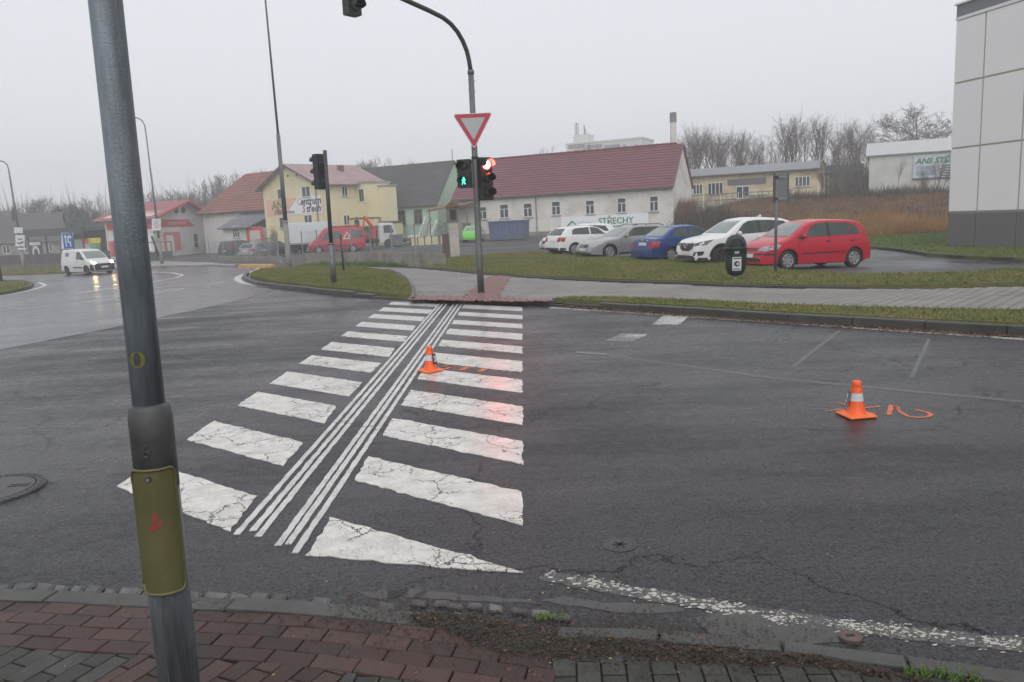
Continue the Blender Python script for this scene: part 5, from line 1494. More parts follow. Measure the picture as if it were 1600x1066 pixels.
def visor(T, r, L, n=14, cut=.62):
    m = MB(); a0 = -PI / 2 + PI * (1 - cut); V = []
    angs = [PI / 2 - PI * cut * (1 - 2 * k / n) * 1.0 for k in range(n + 1)]
    for dr in (0, .006):
        for y in (0, -L):
            for a in angs:
                yy = y * (1 if math.sin(a) > -.2 else .55)
                V.append(T @ Vector(((r - dr) * math.cos(a), yy, (r - dr) * math.sin(a))))
    N = n + 1; fs = []
    for k in range(n):
        fs.append((k, k + 1, N + k + 1, N + k)); fs.append((2 * N + k + 1, 2 * N + k, 3 * N + k, 3 * N + k + 1))
        fs.append((N + k, N + k + 1, 3 * N + k + 1, 3 * N + k))
    return m.add(V, fs)
def signal_head(parent, loc, rz, lenses, sec=.335, ped=False, label=None):
    """signal head in the frame of its pole; its lenses look along local -y turned by rz"""
    n = len(lenses)
    R = Matrix.Translation(loc) @ Matrix.Rotation(rz, 4, 'Z')
    m = MB()
    m.box((-.15, -.08, -sec * n / 2), (.15, .10, sec * n / 2), R)
    for k in range(n):
        zc_ = sec * (n / 2 - .5 - k)
        m.box((-.165, -.10, zc_ - sec * .47), (.165, -.075, zc_ + sec * .47), R)
    m.box((-.06, .10, -.12), (.06, .16, .12), R)
    hd = m.build('signal_head', M_HOUS, parent)
    if label: hd['label'] = label
    for k, (col, lit) in enumerate(lenses):
        zc_ = sec * (n / 2 - .5 - k)
        T = R @ Matrix.Translation((0, -.10, zc_))
        visor(T, .125, .20).build('visor', M_HOUS, hd)
        lm = {'red': E_RED, 'green': E_GREEN}[col] if (lit and not ped) else M_LENSOFF
        prof = [(.0, .030), (.045, .028), (.08, .02), (.105, .006), (.112, .0)]
        MB().lathe(prof[::-1], 20, T @ Matrix.Rotation(PI / 2, 4, 'X')).build('lens', lm, hd, True)
        if lit and not ped:
            MB().lathe([(.070, .034), (.05, .040), (.0, .042)], 16, T @ Matrix.Rotation(PI / 2, 4, 'X')).build('lamp_glow', E_REDHOT, hd, True)
        if lit and ped:
            f = MB()
            Y = -.036
            f.lathe([(.019, 0), (.019, .004)], 10, T @ Matrix.Translation((.004, Y, .068)) @ Matrix.Rotation(PI / 2, 4, 'X'))
            for pts in ([(-.014, .045), (.018, .045), (.022, -.005), (-.016, -.005)], [(-.016, -.005), (.004, -.005), (-.028, -.085), (-.050, -.080)], [(.002, -.005), (.022, -.005), (.046, -.078), (.026, -.088)], [(-.014, .045), (-.014, .026), (-.042, .0), (-.050, .010)], [(.018, .045), (.018, .028), (.044, .006), (.052, .016)]):
                f.prism([T @ Vector((x, Y, z)) for x, z in pts], (R.to_3x3() @ Vector((0, -.004, 0))))
            f.build('walking_man', E_GREEN, hd)
    return hd

# ---- the mast with the overhanging arm
mb_ = Vector((-.70, 18.80, .105))
mast = thing('signal_mast', 'grey traffic signal mast with curved arm, give way sign and red light', 'traffic light', tuple(mb_))
tp = atY(735.6, 112, 18.8) - mb_
MB().tube([(0, 0, -.1), (0, 0, .9), tuple(tp * .55), tuple(tp)], [.083, .082, .072, .066], 14).build('pole', M_POLE, mast, True)
MB().tube([tuple(tp - Vector((0, 0, .06))), tuple(tp + Vector((0, 0, .03)))], .078, 14).build('collar', M_POLE, mast, True)
for k, (dx, dz) in enumerate(((.085, -.22), (-.085, -.42), (.085, -.45))):
    MB().tube([(tp.x, tp.y, tp.z + dz), (tp.x + dx, tp.y, tp.z + dz)], .014, 6).build('bolt', M_POLE, mast)
ad_ = Vector((-.63, -.78, 0)).normalized()
arm = [tp.copy()]
for px, py in ((733, 95), (729.5, 80), (723, 64), (714.5, 49.5), (704, 37), (691, 27), (670, 16.5), (640, 3), (600, -15), (555, -36)):
    a, z = on_plane(px, py, mb_, ad_)
    arm.append(Vector((ad_.x * a, ad_.y * a, z - mb_.z)))
MB().tube([tuple(p) for p in arm], [.052] * len(arm), 10).build('arm', M_DKPOLE, mast, True)
ov_ = on_plane(549, 5, mb_, ad_)
hc = Vector((ad_.x * ov_[0], ad_.y * ov_[0], 0))
zb_ = on_plane(549, 24, mb_, ad_)[1] - mb_.z
signal_head(mast, (hc.x, hc.y, zb_ + .50), math.radians(51), [('red', 0), ('red', 0), ('green', 0)])
RZV = math.radians(36)                                   # the vehicle head looks along the road to the right
pz = lambda y: atY(745, y, 18.7).z - mb_.z
pxx = lambda y: tp.x * (pz(y) / tp.z)
signal_head(mast, (pxx(280) + .215, -.02, (pz(247.5) + pz(312.5)) / 2), RZV, [('red', 1), ('red', 0), ('green', 0)], label='black three lens head with its red lamp lit')
signal_head(mast, (pxx(270) - .255, -.02, (pz(249) + pz(292)) / 2), math.radians(-14), [('red', 0), ('green', 1)], ped=True, label='black pedestrian head with a lit green walking man')
br = MB()
for z in (pz(252), pz(290)): br.box((pxx(270) - .2, -.03, z - .02), (pxx(270) + .2, .03, z + .02))
br.build('bracket', M_HOUS, mast)
for z in (pz(246), pz(200)): MB().tube([(pxx(246), 0, z - .03), (pxx(246), 0, z + .03)], .084, 12).build('clamp', M_HOUS, mast, True)
def rtri(s, r, y, z0, n=5):                              # rounded triangle pointing down, top side length s
    hgt = s * .866; cs = [(-s / 2, hgt / 3), (s / 2, hgt / 3), (0, -2 * hgt / 3)]
    out = []
    for i, c in enumerate(cs):
        k = Vector((-c[0], -c[1])).normalized(); q = Vector(c) + k * r * 2
        base = math.atan2(-k.y, -k.x)
        for j in range(n):
            a = base + (j / (n - 1) - .5) * math.radians(120) * -1
            out.append((q.x + r * math.cos(a), y, z0 + q.y + r * math.sin(a)))
    return out
zsg = (pz(178) * 2 + pz(231)) / 3 ; 
sgn = MB().prism(rtri(.95, .035, -.12, zsg)[::-1], (0, .03, 0)).build('give_way_sign', M_SIGNG, mast)
for v in sgn.data.vertices: v.co.x += pxx(200)
for nm, s, y, m in (('white_edge', .945, -.124, M_SIGNW), ('red_triangle', .90, -.128, M_SIGNR), ('pale_centre', .585, -.132, M_SIGNG)):
    o = MB().prism(rtri(s, .035 if s > .6 else .012, y, zsg)[::-1], (0, .0035, 0)).build(nm, m, sgn)
    for v in o.data.vertices: v.co.x += pxx(200)

# ---- signal post on the island, seen from its side
ib = G(521.7, 443, .13)
ipost = thing('signal_post', 'dark signal post on the grass island with head turned away', 'traffic light', tuple(ib))
it = atY(507.5, 235, ib.y) - ib
MB().tube([(0, 0, -.1), tuple(it * .30)], [.095, .092], 12).build('lower_tube', M_POLE, ipost, True)
MB().tube([tuple(it * .30), tuple(it)], [.066, .060], 12).build('pole', M_DKPOLE, ipost, True)
MB().tube([tuple(it * .295), tuple(it * .31)], .098, 12).build('collar', M_POLE, ipost, True)
hz_ = (atY(505, 242, ib.y).z + atY(505, 294, ib.y).z) / 2 - ib.z
fdir = Vector((-.80, .60, 0))
signal_head(ipost, (it.x * hz_ / it.z - .235, .10, hz_), math.atan2(fdir.x, -fdir.y), [('red', 0), ('red', 0), ('green', 0)], sec=.36)
MB().box((it.x * hz_ / it.z - .2, -.02, hz_ - .3), (it.x * hz_ / it.z, .04, hz_ - .26)).box((it.x * hz_ / it.z - .2, -.02, hz_ + .26), (it.x * hz_ / it.z, .04, hz_ + .3)).build('bracket', M_HOUS, ipost)
db_ = G(537, 423.5, .13)
dp_ = thing('thin_dark_post', 'thin dark leaning post on the grass behind the signal post', 'post', tuple(db_))
dt = atY(532, 368, db_.y) - db_
MB().tube([(0, 0, -.1), tuple(dt)], [.045, .038], 8).build('rod', M_DKPOLE, dp_, True)
MB().tube([tuple(dt), tuple(dt + Vector((0, 0, .04)))], [.045, .02], 8).build('cap', M_DKPOLE, dp_, True)

# ---- street lamps
lb = G(452, 417.5, .1)
lamp = thing('street_lamp', 'tall grey lamp post rising out of the picture before the yellow house', 'street lamp', tuple(lb))
q = [atY(x, y, lb.y) - lb for x, y in ((446, 347), (434.5, 210), (414.6, 0), (398, -190))]
MB().tube([(0, 0, -.2), (0, 0, .5), tuple(q[0])], [.145, .135, .12], 14).build('base_tube', mat('grey_brown_post_base', (.25, .235, .21), .7, .15, 3, dirt=((.17, .16, .14), 2, .5)), lamp, True)
MB().tube([tuple(q[0]), tuple(q[1])], [.108, .095], 14).build('pole', M_POLE, lamp, True)
MB().tube([tuple(q[0] - Vector((0, 0, .05))), tuple(q[0] + Vector((0, 0, .06)))], .124, 14).build('collar', M_METALG, lamp, True)
MB().tube([tuple(q[1]), tuple(q[2]), tuple(q[3])], [.062, .042, .035], 10).build('upper_pole', M_POLE, lamp, True)
MB().tube([tuple(q[3]), tuple(q[3] + Vector((-.3, -.1, .6))), tuple(q[3] + Vector((-1.4, -.5, .9)))], .03, 8).build('arm', M_POLE, lamp, True)
MB().cbox(tuple(q[3] + Vector((-1.75, -.6, .92))), (.8, .3, .14)).build('lamp_head', M_METALG, lamp)
def small_lamp(px, py, pts, label, r0=.11, grp=None):
    b_ = G(px, py, .05)
    t = thing('street_lamp', label, 'street lamp', tuple(b_), 0, grp)
    Q_ = [atY(x, y, b_.y) - b_ for x, y in pts]
    MB().tube([(0, 0, -.2), tuple(Q_[0])], [r0 * 1.25, r0 * 1.2], 10).build('base_tube', M_CONC, t, True)
    MB().tube([tuple(Q_[0]), tuple(Q_[1]), tuple(Q_[2])], [r0 * .85, r0 * .75, r0 * .6], 10).build('pole', M_POLE, t, True)
    MB().tube([tuple(p) for p in Q_[2:]], r0 * .45, 8).build('arm', M_POLE, t, True)
    e = Q_[-1]
    MB().cbox((e.x - .35, e.y, e.z - .02), (.9, .28, .13)).build('lamp_head', M_METALG, t)
    return t, b_
l2, b2 = small_lamp(253.5, 413.5, ((248, 372), (240, 305), (234.5, 262), (229, 215), (226, 196), (222, 188.5), (215, 184.5), (209, 183.5)), 'curved grey street lamp with white notice board before the shop')
def board(t, b_, x0, y0, x1, y1, m, name='notice_board', dy=-.12, th=.04):
    A, B = atY(x0, y0, b_.y + dy) - b_, atY(x1, y1, b_.y + dy) - b_
    A2, B2 = atY(x1, y0, b_.y + dy) - b_, atY(x0, y1, b_.y + dy) - b_
    P = [(A.x, dy, A.z), (A2.x, dy, A2.z), (B.x, dy, B.z), (B2.x, dy, B2.z)]
    return MB().prism(P[::-1], (0, -th, 0)).build(name, m, t), P
nb, P = board(l2, b2, 237.5, 342, 251.5, 360, M_SIGNW)
for k in range(4):
    z = P[0][2] - (P[0][2] - P[3][2]) * (.2 + .19 * k)
    MB().box((P[0][0] + .12, -.175, z - .035), (P[1][0] - .12 - .1 * (k % 2), -.165, z + .035)).build('print_line', M_CORAL if k == 3 else mat('grey_print', (.30, .30, .31), .6), nb)
board(l2, b2, 239.5, 361.5, 251, 364.5, M_GUT, 'lower_plate')
l3, b3 = small_lamp(37.5, 422, ((34, 392), (24, 330), (16, 280), (13.5, 265), (11, 257), (5, 252.5), (-4, 251)), 'grey street lamp with stacked signs at the far left', .12)
board(l3, b3, 22.5, 355.5, 35.5, 364.5, M_SIGNW, 'white_plate')
ss_, P = board(l3, b3, 24.5, 367.5, 38.5, 385, M_SIGNW, 'white_sign')
xc_, zc_ = (P[0][0] + P[2][0]) / 2, (P[0][2] + P[2][2]) / 2
MB().prism([(xc_ - .3, -.17, zc_ - .12), (xc_ - .05, -.17, zc_ - .2), (xc_ + .32, -.17, zc_ - .02), (xc_ + .3, -.17, zc_ - .22), (xc_ - .2, -.17, zc_ - .32)], (0, -.01, 0)).prism([(xc_ - .25, -.17, zc_ + .3), (xc_ - .0, -.17, zc_ + .16), (xc_ + .28, -.17, zc_ + .22), (xc_ + .25, -.17, zc_ + .12), (xc_ - .05, -.17, zc_ + .06)], (0, -.01, 0)).build('black_symbol', M_BLACKP, ss_)
board(l3, b3, 28, 387.5, 41, 390.5, M_SIGNW, 'narrow_plate')
board(l3, b3, 18.5, 324, 24, 345, M_GUT, 'control_box', .12)
pb_ = G(3, 441, .1)
lp = thing('leaning_post', 'dark leaning post cut by the left picture edge', 'post', tuple(pb_))
MB().tube([(0, 0, -.1), tuple(atY(-6, 390, pb_.y) - pb_)], .07, 8).build('rod', M_DKPOLE, lp, True)
MB().tube([(0, 0, -.12), (0, 0, .06)], .10, 8).build('foot', M_DKPOLE, lp, True)
# blue lane sign on two legs
Bb = atY(107, 412, 70); Bb.z = h(Bb.x, Bb.y)
bl = thing('lane_sign', 'blue lane sign with white arrows standing behind the white van', 'road sign', tuple(Bb))
fb2, P = board(bl, Bb, 96.5, 364, 114, 389, M_SIGNW, 'panel', 0)
x0, x1, z0, z1 = P[0][0], P[1][0], P[2][2], P[0][2]
MB().box((x0 + .05, -.055, z0 + .06), (x1 - .05, -.042, z1 - .05)).build('blue_field', M_SIGNB, fb2)
ar = MB()
xa = x0 + (x1 - x0) * .30; xb = x0 + (x1 - x0) * .68
ar.box((xa - .05, -.068, z0 + .2), (xa + .05, -.056, z1 - .4)).prism([(xa - .15, -.068, z1 - .42), (xa + .15, -.068, z1 - .42), (xa, -.068, z1 - .15)], (0, .012, 0))
ar.box((xb - .05, -.068, z0 + .2), (xb + .05, -.056, z0 + .55)).box((xb - .22, -.068, z0 + .55), (xb + .05, -.056, z0 + .66)).box((xb - .22, -.068, z0 + .66), (xb - .12, -.056, z1 - .3)).prism([(xb - .2, -.068, z1 - .5), (xb + .2, -.068, z1 - .5), (xb, -.068, z1 - .2)], (0, .012, 0))
ar.build('white_arrows', M_SIGNW, fb2)
board(bl, Bb, 98, 390.5, 117, 398, M_SIGNW, 'lower_plate', 0)
for x in (x0 + .3, x1 - .1): MB().tube([(x, .06, -.3), (x, .06, z1 - .1)], .05, 8).build('leg', M_POLE, bl)

# ---- sign seen from behind, right
sb_ = G(1211.3, 424.5, .14)
sg2 = thing('road_sign_back', 'grey back of a rectangular road sign on a thin pole by red car', 'road sign', tuple(sb_))
stp = atY(1213.8, 270, sb_.y) - sb_
MB().tube([(0, 0, -.1), tuple(stp)], [.040, .038], 12).build('pole', M_POLE, sg2, True)
z0, z1 = atY(1220, 316.5, sb_.y).z - sb_.z, atY(1220, 271, sb_.y).z - sb_.z
M_SBACK = mat('grey_sign_back', (.15, .155, .16), .5, .1, 2)
RS_ = Matrix.Translation((stp.x + .16, .06, 0)) @ Matrix.Rotation(math.radians(12), 4, 'Z')
pl_ = MB().box((-.22, 0, z0), (.20, .07, z1), RS_).build('sign_panel', M_SBACK, sg2, bev=.008)
MB().box((-.225, -.012, z0 - .005), (-.195, .075, z1 + .005), RS_).box((.185, -.012, z0 - .005), (.215, .075, z1 + .005), RS_).build('edge_profile', M_GUT, pl_)
for z in (z0 + .1, z1 - .1):
    MB().box((-.20, -.03, z - .025), (.12, .0, z + .025), RS_).build('bracket', M_METALG, pl_)
    MB().tube([(stp.x * z / stp.z, -.0, z - .03), (stp.x * z / stp.z, 0, z + .03)], .05, 10).build('clamp', M_HOUS, pl_)

# ---- litter bin
def fill2d(poly, step):
    bm = bmesh.new()
    bm.faces.new([bm.verts.new((x, y, 0)) for x, y in poly])
    xs_, ys_ = [p[0] for p in poly], [p[1] for p in poly]
    for ax, lo, hi in ((0, min(xs_), max(xs_)), (1, min(ys_), max(ys_))):
        k = math.ceil(lo / step + 1e-6) * step
        while k < hi - 1e-6:
            bmesh.ops.bisect_plane(bm, geom=bm.verts[:] + bm.edges[:] + bm.faces[:], plane_co=(k, 0, 0) if ax == 0 else (0, k, 0), plane_no=(1, 0, 0) if ax == 0 else (0, 1, 0), dist=1e-6)
            k += step
    bmesh.ops.triangulate(bm, faces=bm.faces[:])
    bm.verts.index_update()
    V = [(v.co.x, v.co.y) for v in bm.verts]; Fq = [tuple(v.index for v in f.verts) for f in bm.faces]
    bm.free(); return V, Fq
def decal(bvh, poly, axis, name, m, parent, off=.007, step=.09, rim=.0, smooth=True):
    """a skin fitted to the body: poly is its outline seen along the axis ('+x' looks at the front, '+y' at the left side ...)"""
    V, Fq = fill2d(poly, step)
    s = 1 if axis[0] == '+' else -1; out = []
    for a, b_ in V:
        if axis[1] == 'x': o, d = Vector((s * 9, a, b_)), Vector((-s, 0, 0))
        elif axis[1] == 'y': o, d = Vector((a, s * 9, b_)), Vector((0, -s, 0))
        else: o, d = Vector((a, b_, 9)), Vector((0, 0, -1))
        hit, nr, _, _ = bvh.ray_cast(o, d)
        if hit is None:
            hit, nr, _, _ = bvh.find_nearest(o + d * (9 - (.9 if axis[1] == 'y' else 2)))
        if nr.dot(d) > 0: nr = -nr
        out.append(tuple(hit + (nr * .6 - d * .5) * off))
    mm = MB().add(out, Fq)
    o = mm.build(name, m, parent, smooth)
    bm = bmesh.new(); bm.from_mesh(o.data)
    for f in bm.faces:                                   # face the viewer of that side
        f.normal_update()
    d = {'x': Vector((s, 0, 0)), 'y': Vector((0, s, 0)), 'z': Vector((0, 0, 1))}[axis[1]]
    tot = sum((f.normal.dot(d) for f in bm.faces))
    if tot < 0: bmesh.ops.reverse_faces(bm, faces=bm.faces[:])
    bm.to_mesh(o.data); bm.free()
    return o
def rrect(x0, y0, x1, y1, r=.02, n=3):
    out = []
    for cx, cy2, a0 in ((x1 - r, y1 - r, 0), (x0 + r, y1 - r, PI / 2), (x0 + r, y0 + r, PI), (x1 - r, y0 + r, 1.5 * PI)):
        for k in range(n + 1):
            a = a0 + PI / 2 * k / n; out.append((cx + r * math.cos(a), cy2 + r * math.sin(a)))
    return out
nb_ = G(1149.5, 438, .14)
bin_ = thing('litter_bin', 'dark green rounded litter bin with white label on a post', 'litter bin', tuple(nb_), math.radians(-8))
M_BIN = mat('dark_green_plastic', (.010, .024, .018), .38, .2, 4)
S2 = Matrix.Diagonal((1, .78, 1, 1))
prof = [(.0, .10), (.10, .115), (.17, .15), (.215, .21), (.243, .30), (.258, .42), (.266, .60), (.268, .78), (.275, .785), (.275, .805), (.262, .81), (.262, .87), (.245, .95), (.20, 1.04), (.13, 1.10), (.06, 1.125), (.0, 1.13)]
bb_ = MB().lathe(prof, 28, S2, cap=False)
bvh = BVHTree.FromPolygons([Vector(v) for v in bb_.v], bb_.f)
bb_.build('body', M_BIN, bin_, True)
op = [(.16 * math.cos(a), .825 + .19 * math.sin(a)) for a in [PI * k / 12 for k in range(13)]]
decal(bvh, op, '-y', 'opening', M_DARK, bin_, .004, .05)
rim = MB().tube([(.175 * math.cos(PI * k / 14), -.205 + .05 * math.sin(PI * k / 14) ** 2, .83 + .205 * math.sin(PI * k / 14)) for k in range(15)], .016, 6)
rim.build('opening_rim', M_BIN, bin_, True)
lb_ = decal(bvh, rrect(-.105, .25, .105, .585, .012), '-y', 'label', M_SIGNW, bin_, .005, .06)
decal(bvh, [(.07 * math.cos(2 * PI * k / 18), .42 + .07 * math.sin(2 * PI * k / 18)) for k in range(18)], '-y', 'dark_disc', mat('dark_print', (.04, .06, .05), .6), lb_, .010, .05)
decal(bvh, [(.018 + .028 * math.cos(2 * PI * k / 12), .42 + .028 * math.sin(2 * PI * k / 12)) for k in range(12)], '-y', 'pale_spot', M_SIGNW, lb_, .014, .05)
decal(bvh, rrect(-.085, .535, .085, .565, .005), '-y', 'title_bar', mat('dark_print', (.04, .06, .05)), lb_, .010, .06)
decal(bvh, rrect(-.085, .275, .085, .305, .005), '-y', 'foot_bar', mat('grey_print2', (.25, .25, .25), .6), lb_, .010, .06)
decal(bvh, rrect(-.055, .67, .055, .725, .01), '-y', 'small_plate', M_SIGNG, bin_, .005, .05)
MB().tube([(0, .05, -.2), (0, .05, .16)], .035, 8).build('post', M_METALG, bin_, True)
MB().tube([(.27, 0, .775), (.30, 0, .775)], .02, 8).tube([(-.27, 0, .775), (-.30, 0, .775)], .02, 8).build('hinge_pin', M_BIN, bin_)

# ---- cones
M_OR = mat('fluorescent_orange', (.86, .105, .012), .35, .06, 8, dirt=((.55, .09, .02), 7, .3))
M_ORB = mat('orange_rubber_base', (.86, .16, .02), .45, .08, 8, dirt=((.5, .11, .03), 7, .4))
M_BANDW = mat('reflective_white_band', (.55, .56, .57), .35, .05, 8)
def cone(loc, rz, digit, label, tagdir):
    t = thing('traffic_cone', label, 'traffic cone', loc, rz, 'accident marker cones on the road')
    b_ = MB()
    s = .125
    b_.add([(-s, -s, 0), (s, -s, 0), (s, s, 0), (-s, s, 0), (-s, -s, .018), (s, -s, .018), (s, s, .018), (-s, s, .018), (-.095, -.095, .03), (.095, -.095, .03), (.095, .095, .03), (-.095, .095, .03)], [(3, 2, 1, 0), (0, 1, 5, 4), (1, 2, 6, 5), (2, 3, 7, 6), (3, 0, 4, 7), (4, 5, 9, 8), (5, 6, 10, 9), (6, 7, 11, 10), (7, 4, 8, 11), (8, 9, 10, 11)])
    b_.build('base', M_ORB, t, bev=.006)
    MB().lathe([(.088, .028), (.078, .045), (.066, .09), (.058, .138)], 22, cap=False).build('lower_cone', M_OR, t, True)
    MB().lathe([(.0585, .138), (.048, .208)], 22, cap=False).build('white_band', M_BANDW, t, True)
    MB().lathe([(.049, .208), (.043, .25), (.039, .262), (.041, .268), (.037, .300), (.032, .312), (.018, .316), (.0, .316)], 22, cap=False).build('tip', M_OR, t, True)
    R = Matrix.Rotation(tagdir - rz, 4, 'Z') @ Matrix.Translation((0, -.068, .155)) @ Matrix.Rotation(math.radians(-9), 4, 'X')
    MB().box((-.035, -.004, -.065), (.035, .0, .065), R).build('number_tag', M_BLACKP, t)
    tx = text(digit, 'number', M_SIGNW, t, (0, 0, 0), .105, bold=.003)
    tx.matrix_local = R @ Matrix.Translation((0, -.007, -.036)) @ Matrix.Rotation(PI / 2, 4, 'X')
    tx.data['size'] = .1
    return t
c1, c2 = G(673, 581), G(1337.5, 650)
cone((c1.x, c1.y, .012), math.radians(40), '3', 'small orange cone numbered 3 standing on the zebra crossing', math.radians(62))
cone((c2.x, c2.y, .004), math.radians(8), '2', 'small orange cone standing on bare asphalt at right beside spray paint', math.radians(-112))

# ---- the big pole in front, left
YP = 2.75
A_, B_ = atY(279.8, 1066, YP), atY(164.6, 0, YP)
ax = (B_ - A_).normalized()
sB = -(A_.z - ZP) / ax.z
base = A_ + ax * sB
npole = thing('near_pole', 'thick weathered steel pole close to the camera with olive cover', 'pole', tuple(base))
def pp_(y):                                              # height along the axis where the pole crosses photo row y
    x = 279.8 + (164.6 - 279.8) * (1066 - y) / 1066
    return (atY(x, y, YP) - base).dot(ax)
def axp(s): return tuple(ax * s)
R1, R2 = .074, .0545
s_a, s_b, s_c, s_d = pp_(660), pp_(648), pp_(636), pp_(630)
MB().tube([axp(-.1), axp(s_a * .5), axp(s_a)], [R1 + .001, R1, R1], 32).build('lower_tube', M_POLEN, npole, True)
MB().tube([axp(pp_(760)), axp(s_b - .01), axp(s_c), axp(s_d)], [R1 + .0015, R1 + .002, R1 - .003, R2 + .004], 32).build('sleeve', M_SLEEVE, npole, True)
MB().tube([axp(s_d - .01), axp((s_d + pp_(0)) / 2), axp(pp_(0)), axp(pp_(0) + 2.2)], [R2 + .001, R2, R2 - .001, R2 - .004], 32).build('upper_tube', M_POLEN, npole, True)
tocam = (CAMP - base); tocam -= ax * tocam.dot(ax); tocam.normalize()
rgt = tocam.cross(ax).normalized() * -1
if rgt.dot(CR) < 0: rgt = -rgt
def cyl(a, s, r): return base * 0 + ax * s + (tocam * math.cos(a) + rgt * math.sin(a)) * r
s0, s1 = pp_(913), pp_(725)
hw_ = 1.02; a_c = -.22
def cov(u, v, r):
    x = (u - .5) * 2; e = max(0, abs(x) - .72) / .28
    cut = (1 - math.sqrt(max(0, 1 - e * e))) * .035
    s = s0 + cut + (s1 - s0 - 2 * cut) * v
    return tuple(cyl(a_c + x * hw_, s, r))
m_ = MB().grid(lambda u, v: cov(u, v, R1 + .012 - .008 * (max(0, abs(u - .5) * 2 - .93) / .07) ** 2), 41, 31)
for f in range(len(m_.f)): m_.f[f] = m_.f[f][::-1]
cvr = m_.build('access_cover', M_OLIVE, npole, True)
edge = [cov(k / 40, 0, R1 + .011) for k in range(41)] + [cov(1, k / 20, R1 + .009) for k in range(1, 20)] + [cov(1 - k / 40, 1, R1 + .011) for k in range(41)] + [cov(0, 1 - k / 20, R1 + .009) for k in range(1, 21)]
MB().tube(edge, .0065, 8).build('rim', M_OLIVE, cvr, True)
bs_ = s1 - .032
bt = cyl(a_c - .12, bs_, R1 + .010); bo = (tocam * math.cos(a_c - .12) + rgt * math.sin(a_c - .12))
MB().tube([tuple(bt), tuple(bt + bo * .006)], .012, 14).build('bolt_washer', M_IRON, cvr)
MB().tube([tuple(bt + bo * .005), tuple(bt + bo * .010)], .006, 6).build('bolt', M_METALG, cvr)
def on_cyl(pts, r, name, m, parent, da=0., step=.02):
    V, Fq = fill2d(pts, step)
    W_ = [tuple(cyl(a_c + da + x / R1, s, r)) for x, s in V]
    o = MB().add(W_, Fq).build(name, m, parent, True)
    return o
sc_ = (s0 + s1) / 2
M_BOLTR = mat('faded_red_print', (.27, .035, .035), .6, .25, 20)
f_ = [(-.010, .05), (.006, .05), (-.007, .010), (.017, .020), (.015, .005), (-.021, -.024), (-.029, -.003), (-.015, .001)]
on_cyl([(x, sc_ + .028 + z) for x, z in f_], R1 + .0135, 'lightning_bolt', M_BOLTR, cvr, .05)
for k in range(3):
    on_cyl([(-.004 + .006 * k, sc_ - .012 - .022 * k), (.010 + .004 * k, sc_ - .010 - .022 * k), (.008 + .004 * k, sc_ - .022 - .022 * k), (-.002 + .006 * k, sc_ - .020 - .022 * k)], R1 + .0132, 'faded_arrow_piece', mat('very_faded_red', (.16, .075, .025), .6), cvr, .12)
for k in range(5):
    zz = s0 + .055 + k * .009
    MB().tube([tuple(cyl(a_c + .12 - .16 + .04 * j, zz + (.004 if k > 2 else -.003 * math.sin(j)), R1 + .0125)) for j in range(9)], .0014, 5).build('embossed_line', M_OLIVE, cvr)
# the stencilled 6 and the round sticker
s6 = pp_(697)
def arc(cx, cz, r, a0, a1, n=14): return [(cx + r * math.cos(a0 + (a1 - a0) * k / n), cz + r * math.sin(a0 + (a1 - a0) * k / n)) for k in range(n + 1)]
ln = arc(0, -.010, .0105, 0, 2 * PI, 18) ; ln2 = [(.009, .024), (.002, .022), (-.006, .010), (-.0105, -.008)]
for L_ in (ln, ln2):
    MB().tube([tuple(cyl(a_c - .13 + x / R1, s6 + z, R1 + .0025)) for x, z in L_], .0036, 5).build('stencilled_six', M_BLACKP, npole)
s5 = pp_(558)
def on_cyl2(pts, r, name, m, parent, a0):
    V, Fq = fill2d(pts, .01)
    return MB().add([tuple(cyl(a0 + x / R2, s5 + z, r)) for x, z in V], Fq).build(name, m, parent, True)
stk = on_cyl2([(.027 * math.cos(2 * PI * k / 28), .030 * math.sin(2 * PI * k / 28)) for k in range(28)], R2 + .0022, 'round_sticker', mat('yellow_green_sticker', (.115, .12, .014), .5, .25, 20), npole, -.42)
fg = [(-.006, .024), (.004, .026), (.010, .016), (.012, -.004), (.008, -.022), (-.010, -.022), (-.012, -.002), (-.016, .006), (-.008, .012)]
on_cyl2(fg, R2 + .0030, 'sticker_figure', M_BLACKP, stk, -.42)
for da in (-.5, .9):
    MB().tube([tuple(cyl(da, pp_(1000), R1)), tuple(cyl(da + .04, pp_(1066), R1 + .001)), tuple(cyl(da + .1, pp_(1066) - .1, R1 + .001))], .003, 5).build('weld_seam', M_SLEEVE, npole)
# ================================================================ vehicles
def carpaint(name, col, metal=0., rough=.35):
    return mat(name, col, rough, .03, 2, metal=metal, coat=.45, spec=.3, dirt=(tuple(c * .75 + .02 for c in col), 1.5, .3))
M_TYRE = mat('tyre_rubber', (.016, .016, .016), .75, .2, 12)
M_RIM = mat('alloy_rim', (.42, .42, .43), .32, .1, 8, metal=.6)
M_RIMD = mat('dark_alloy_rim', (.05, .05, .052), .35, .15, 8, metal=.5)
M_TRIM = mat('black_plastic_trim', (.018, .018, .019), .55, .15, 10)
M_CGLASS = mat('car_side_glass', (.055, .070, .066), .06, .3, 1.5)
M_WSHIELD = mat('car_windscreen', (.20, .235, .225), .05, .2, 1.2)  # base colour raised to carry the sky's reflection in the glass
M_HLIGHT = mat('clear_headlight', (.30, .31, .32), .08, .5, 14)
M_HLIGHTD = mat('smoked_headlight', (.07, .075, .08), .08, .5, 14)
M_TLIGHT = mat('red_tail_light', (.30, .012, .015), .12, .25, 10)
M_PLATE = mat('white_number_plate', (.58, .58, .56), .4, .05, 5)
M_CHROME = mat('chrome_trim', (.60, .60, .60), .15, .05, 4, metal=.9)
M_UNDER = mat('black_underbody', (.010, .010, .010), .9, .2, 5)

